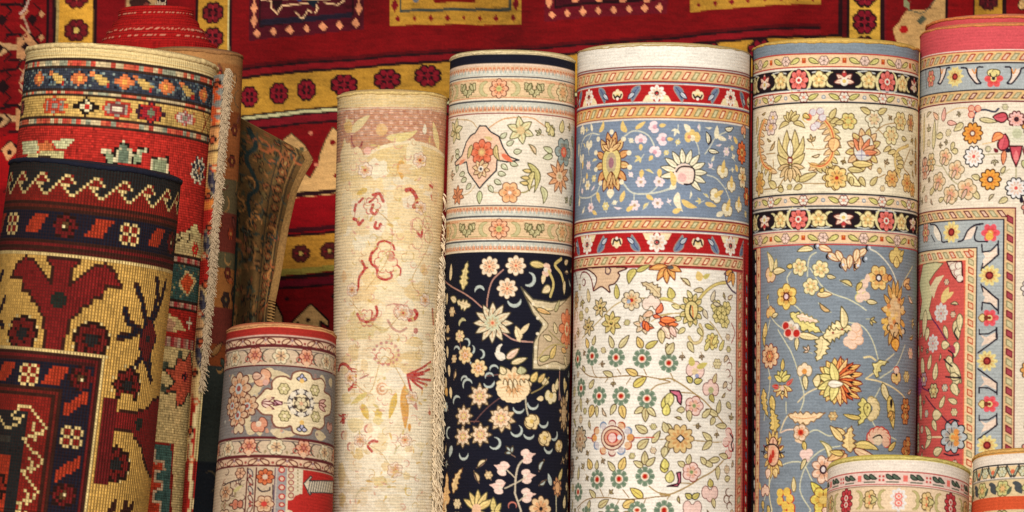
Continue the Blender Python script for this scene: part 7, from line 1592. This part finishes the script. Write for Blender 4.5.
P2.append(prof[-1]); nu = 180; phi = np.linspace(0, 2 * PI, nu, endpoint=False)
V, Cc, UVf = [], [], []; rq = np.random.default_rng(2)
zmax = A[2] / sc - 1
for r_, z in P2:
    z = min(z, zmax); rr_ = r_ * (1 + .008 * np.sin(3 * phi + z * .05)) ; zz = z + 1.2 * np.sin(phi * 1 + 2)
    P = A + (np.minimum(zz, zmax) * sc)[:, None] * np.array([0, 0, -1.]) + (rr_ * sc)[:, None] * np.stack([np.sin(phi), -np.cos(phi), 0 * phi], 1)
    V.append(P); base = np.tile(c(176,24,22), (nu, 1)) * (1 + .12 * rq.standard_normal((nu, 1))) * (1 + .15 * math.sin(z * 2.6))
    if any(abs(z - q) < 1.1 for q in (-4.5, -12, -31)):
        m_ = rq.random(nu) < .45; base[m_] = c(226,150,120)
    Cc.append(np.clip(base, 0, 1)); UVf.append(np.stack([phi * 60, np.full(nu, z)], 1))
n = len(P2); I = np.arange(n - 1)[:, None] * nu; j = np.arange(nu)[None]; k = (j + 1) % nu
F = np.stack([I + j, I + k, I + nu + k, I + nu + j], -1).reshape(-1, 4)
reparent(mesh_np('carpet_body', np.vstack(V), F, M_RED, None, np.vstack(Cc), np.vstack(UVf)), root)
# tuft of white cotton at its tip
paths, rad = [], []
for i in range(60):
    b = at(160 + rf.normal(0, 1.6), 14, .36 - .04); t = np.linspace(0, 1, 5)[:, None]
    paths.append(b + t * np.array([rf.normal(0, .003), rf.normal(0, .002), .016 + rf.normal(0, .003)])); rad.append(np.full(5, .0009))
reparent(tubes('thread_tuft', M_WFRINGE, paths, rad), root)

# --- olive brown carpet folded over, between the rolls
Co = Paint(0, 90, 0, 330, c(90,64,34)); paint_olive(Co); Co.wool(.07, .06, 5, 1, .12)
root = empty('folded_carpet', tuple(at(262, 512, .2))); tag(root, 'olive brown folded carpet with pale bound edge, above the small red-topped roll', 'folded carpet')
def lerp(P, t): 
    P = np.array(P, float); return np.array([np.interp(t, P[:, 0], P[:, 1]), np.interp(t, P[:, 0], P[:, 2])])
def fold_pt(a, b):      # a across 0..1, b down 0..1
    l = lerp([(0,230,112),(.5,230,230),(1,228,420)], b)
    r = lerp([(0,304,152),(.06,308,160),(.12,301,172),(.22,293,190),(.4,284,228),(.6,277,270),(.8,271,300),(1,262,420)], b)
    p = l * (1 - a) + r * a
    Y = .26 - .05 * math.sin(a * 2.2) + .015 * math.sin(b * 9 + a * 4) - .05 * a * (1 - b) + .03 * math.sin(a * 9) * b
    return at(p[0], p[1], Y)
na, nb = 60, 120; V, Cc, UVf = [], [], []
for back in (0, 1):
    for i in range(nb):
        for jx in range(na):
            a, b = jx / (na - 1), i / (nb - 1); V.append(fold_pt(a, b) + np.array([0, .007 * back, 0])); Cc.append(Co.sample(np.array(a * 75), np.array(b * 300))); UVf.append((a * 75, b * 300))
F = []
for i in range(nb - 1):
    for jx in range(na - 1): a = i * na + jx; F.append((a, a + na, a + na + 1, a + 1)); b = a + na * nb; F.append((b, b + 1, b + na + 1, b + na))
for i in range(nb - 1):
    for jx in (0, na - 1): a = i * na + jx; b = a + na * nb; F.append((a, b, b + na, a + na))
for jx in range(na - 1):
    for i in (0, nb - 1): a = i * na + jx; b = a + na * nb; F.append((a, a + 1, b + 1, b))
reparent(mesh_np('folded_sheet', V, F, M_PILE, None, np.array(Cc), np.array(UVf)), root)
# underside turned back behind the edge
V, F = [], []; nb2 = 60
for i in range(nb2):
    b = i / (nb2 - 1)
    e = fold_pt(1, b * .5)
    for jx in range(8):
        a = jx / 7; V.append(e + np.array([.004 * math.sin(a * PI) - .012 * a, .012 + .06 * a, -.008 * a]))
for i in range(nb2 - 1):
    for jx in range(7): q = i * 8 + jx; F.append((q, q + 8, q + 9, q + 1))
reparent(mesh_np('turned_back_underside', V, F, plain_mat('dark_underside_wool', (52,36,24)), None, None, np.zeros((len(V), 2))), root)
edge_path = np.array([fold_pt(1, b) + np.array([.002, -.004, 0]) for b in np.linspace(0, 1, 200)])
paths = [edge_path]; rad = [.0027]
for i in range(0, 199, 1):
    e = edge_path[i]; d = edge_path[min(i + 1, 199)] - e; d /= np.linalg.norm(d) + 1e-9; q = np.array([-d[2], 0, d[0]])
    paths.append(np.array([e - q * .005 + [0, -.001, 0], e + [0, -.0045, -.001], e + q * .005 + [0, -.001, -.002]])); rad.append(.0013)
reparent(tubes('bound_edge', plain_mat('tan_edge_binding', (150,112,64), .95, 300, .3), paths, rad), root)

# ------------------------------------------------------------------ hanging carpet, wall, floor
YB = .62
def tb(p):      # picture -> hanging carpet coordinate: units of 1.5 mm from the camera axis
    p = np.asarray(p, float); w = np.array([at(x, y, YB) for x, y in p]); return np.stack([w[:, 0] / MPP, (1.62 - w[:, 2]) / MPP], 1)
Cb = Paint(-640, 640, 0, 760, c(158,8,12), tb); paint_backdrop(Cb); Cb.view(); Cb.wool(.13, .10, 8, 2.2, .16)
root = empty('hanging_carpet', (0, YB, 1.62)); tag(root, 'large red hanging carpet with yellow and dark panels and rosette borders', 'hanging carpet')
us = np.arange(-632, 632.1, 1.6); vs = np.arange(2, 756, 1.6); U, Vv = np.meshgrid(us, vs)
dep = lambda U, Vv: .014 * np.sin(U * .011 + .6) + .011 * np.sin(U * .034 + Vv * .009) + .006 * np.sin(Vv * .045 + U * .012) + .003 * np.sin(U * .09 + Vv * .02)
cols = Cb.sample(U, Vv).reshape(-1, 3)
Pf = np.stack([U * MPP, YB + dep(U, Vv), 1.62 - Vv * MPP], -1).reshape(-1, 3); Pb = Pf + [0, .009, 0]
n0, n1 = U.shape; I = np.arange(n0 - 1)[:, None] * n1; j = np.arange(n1 - 1)[None]
F = np.stack([I + j, I + n1 + j, I + n1 + j + 1, I + j + 1], -1).reshape(-1, 4)
# coarse back sheet
bi = np.array([0, n1 - 1, n0 * n1 - 1, (n0 - 1) * n1])
V = np.vstack([Pf, Pb[bi] * [1, 0, 1] + [0, YB + .055, 0]]); q = n0 * n1
F = np.vstack([F, [[q, q + 1, q + 2, q + 3]]])
reparent(mesh_np('carpet_pile', V, F, M_PILE, None, np.vstack([cols, cols[bi]]), np.vstack([np.stack([U, Vv], -1).reshape(-1, 2), np.zeros((4, 2))])), root)

def box(name, x0, x1, y0, y1, z0, z1, mat, kind=None):
    V = [(x, y, z) for x in (x0, x1) for y in (y0, y1) for z in (z0, z1)]
    F = [(0,1,3,2),(4,6,7,5),(0,4,5,1),(2,3,7,6),(0,2,6,4),(1,5,7,3)]
    o = mesh_np(name, V, F, mat, None, None, np.zeros((8, 2)), False); return tag(o, kind=kind)
box('floor', -5, 5, -8, 3, -.1, -.002, plain_mat('worn_concrete', (120,108,94), .85, 6, .15), 'structure')
box('back_wall', -5, 5, .70, .85, 0, 3, plain_mat('plastered_wall', (96,74,58), .9, 8, .12), 'structure')

# ------------------------------------------------------------------ light and camera
w = bpy.data.worlds.new('World'); scene.world = w; w.use_nodes = True
bg = w.node_tree.nodes['Background']; bg.inputs[0].default_value = (1, .92, .84, 1); bg.inputs[1].default_value = AMB
def area(name, loc, tgt, size, power, col):
    l = bpy.data.lights.new(name, 'AREA'); l.energy = power; l.size = size; l.color = col; l.shape = 'DISK'
    o = bpy.data.objects.new(name, l); COL.objects.link(o); o.location = loc
    import mathutils
    o.rotation_euler = (mathutils.Vector(tgt) - mathutils.Vector(loc)).to_track_quat('-Z', 'Y').to_euler(); return o
area('key_lamp', KEY[0], (.15, 0, 1.0), KEY[1], KEY[2], (1, .965, .91))
cam = bpy.data.cameras.new('camera'); co = bpy.data.objects.new('camera', cam); COL.objects.link(co); scene.camera = co
co.location = CAM; co.rotation_euler = (math.pi / 2 + PITCH, 0, 0); cam.sensor_width = 36; cam.lens = 36 / K; cam.clip_end = 100
vs_ = scene.view_settings; vs_.view_transform = 'Standard'; vs_.look = 'None'; vs_.exposure = EXPO; vs_.gamma = 1
scene.display_settings.display_device = 'sRGB'
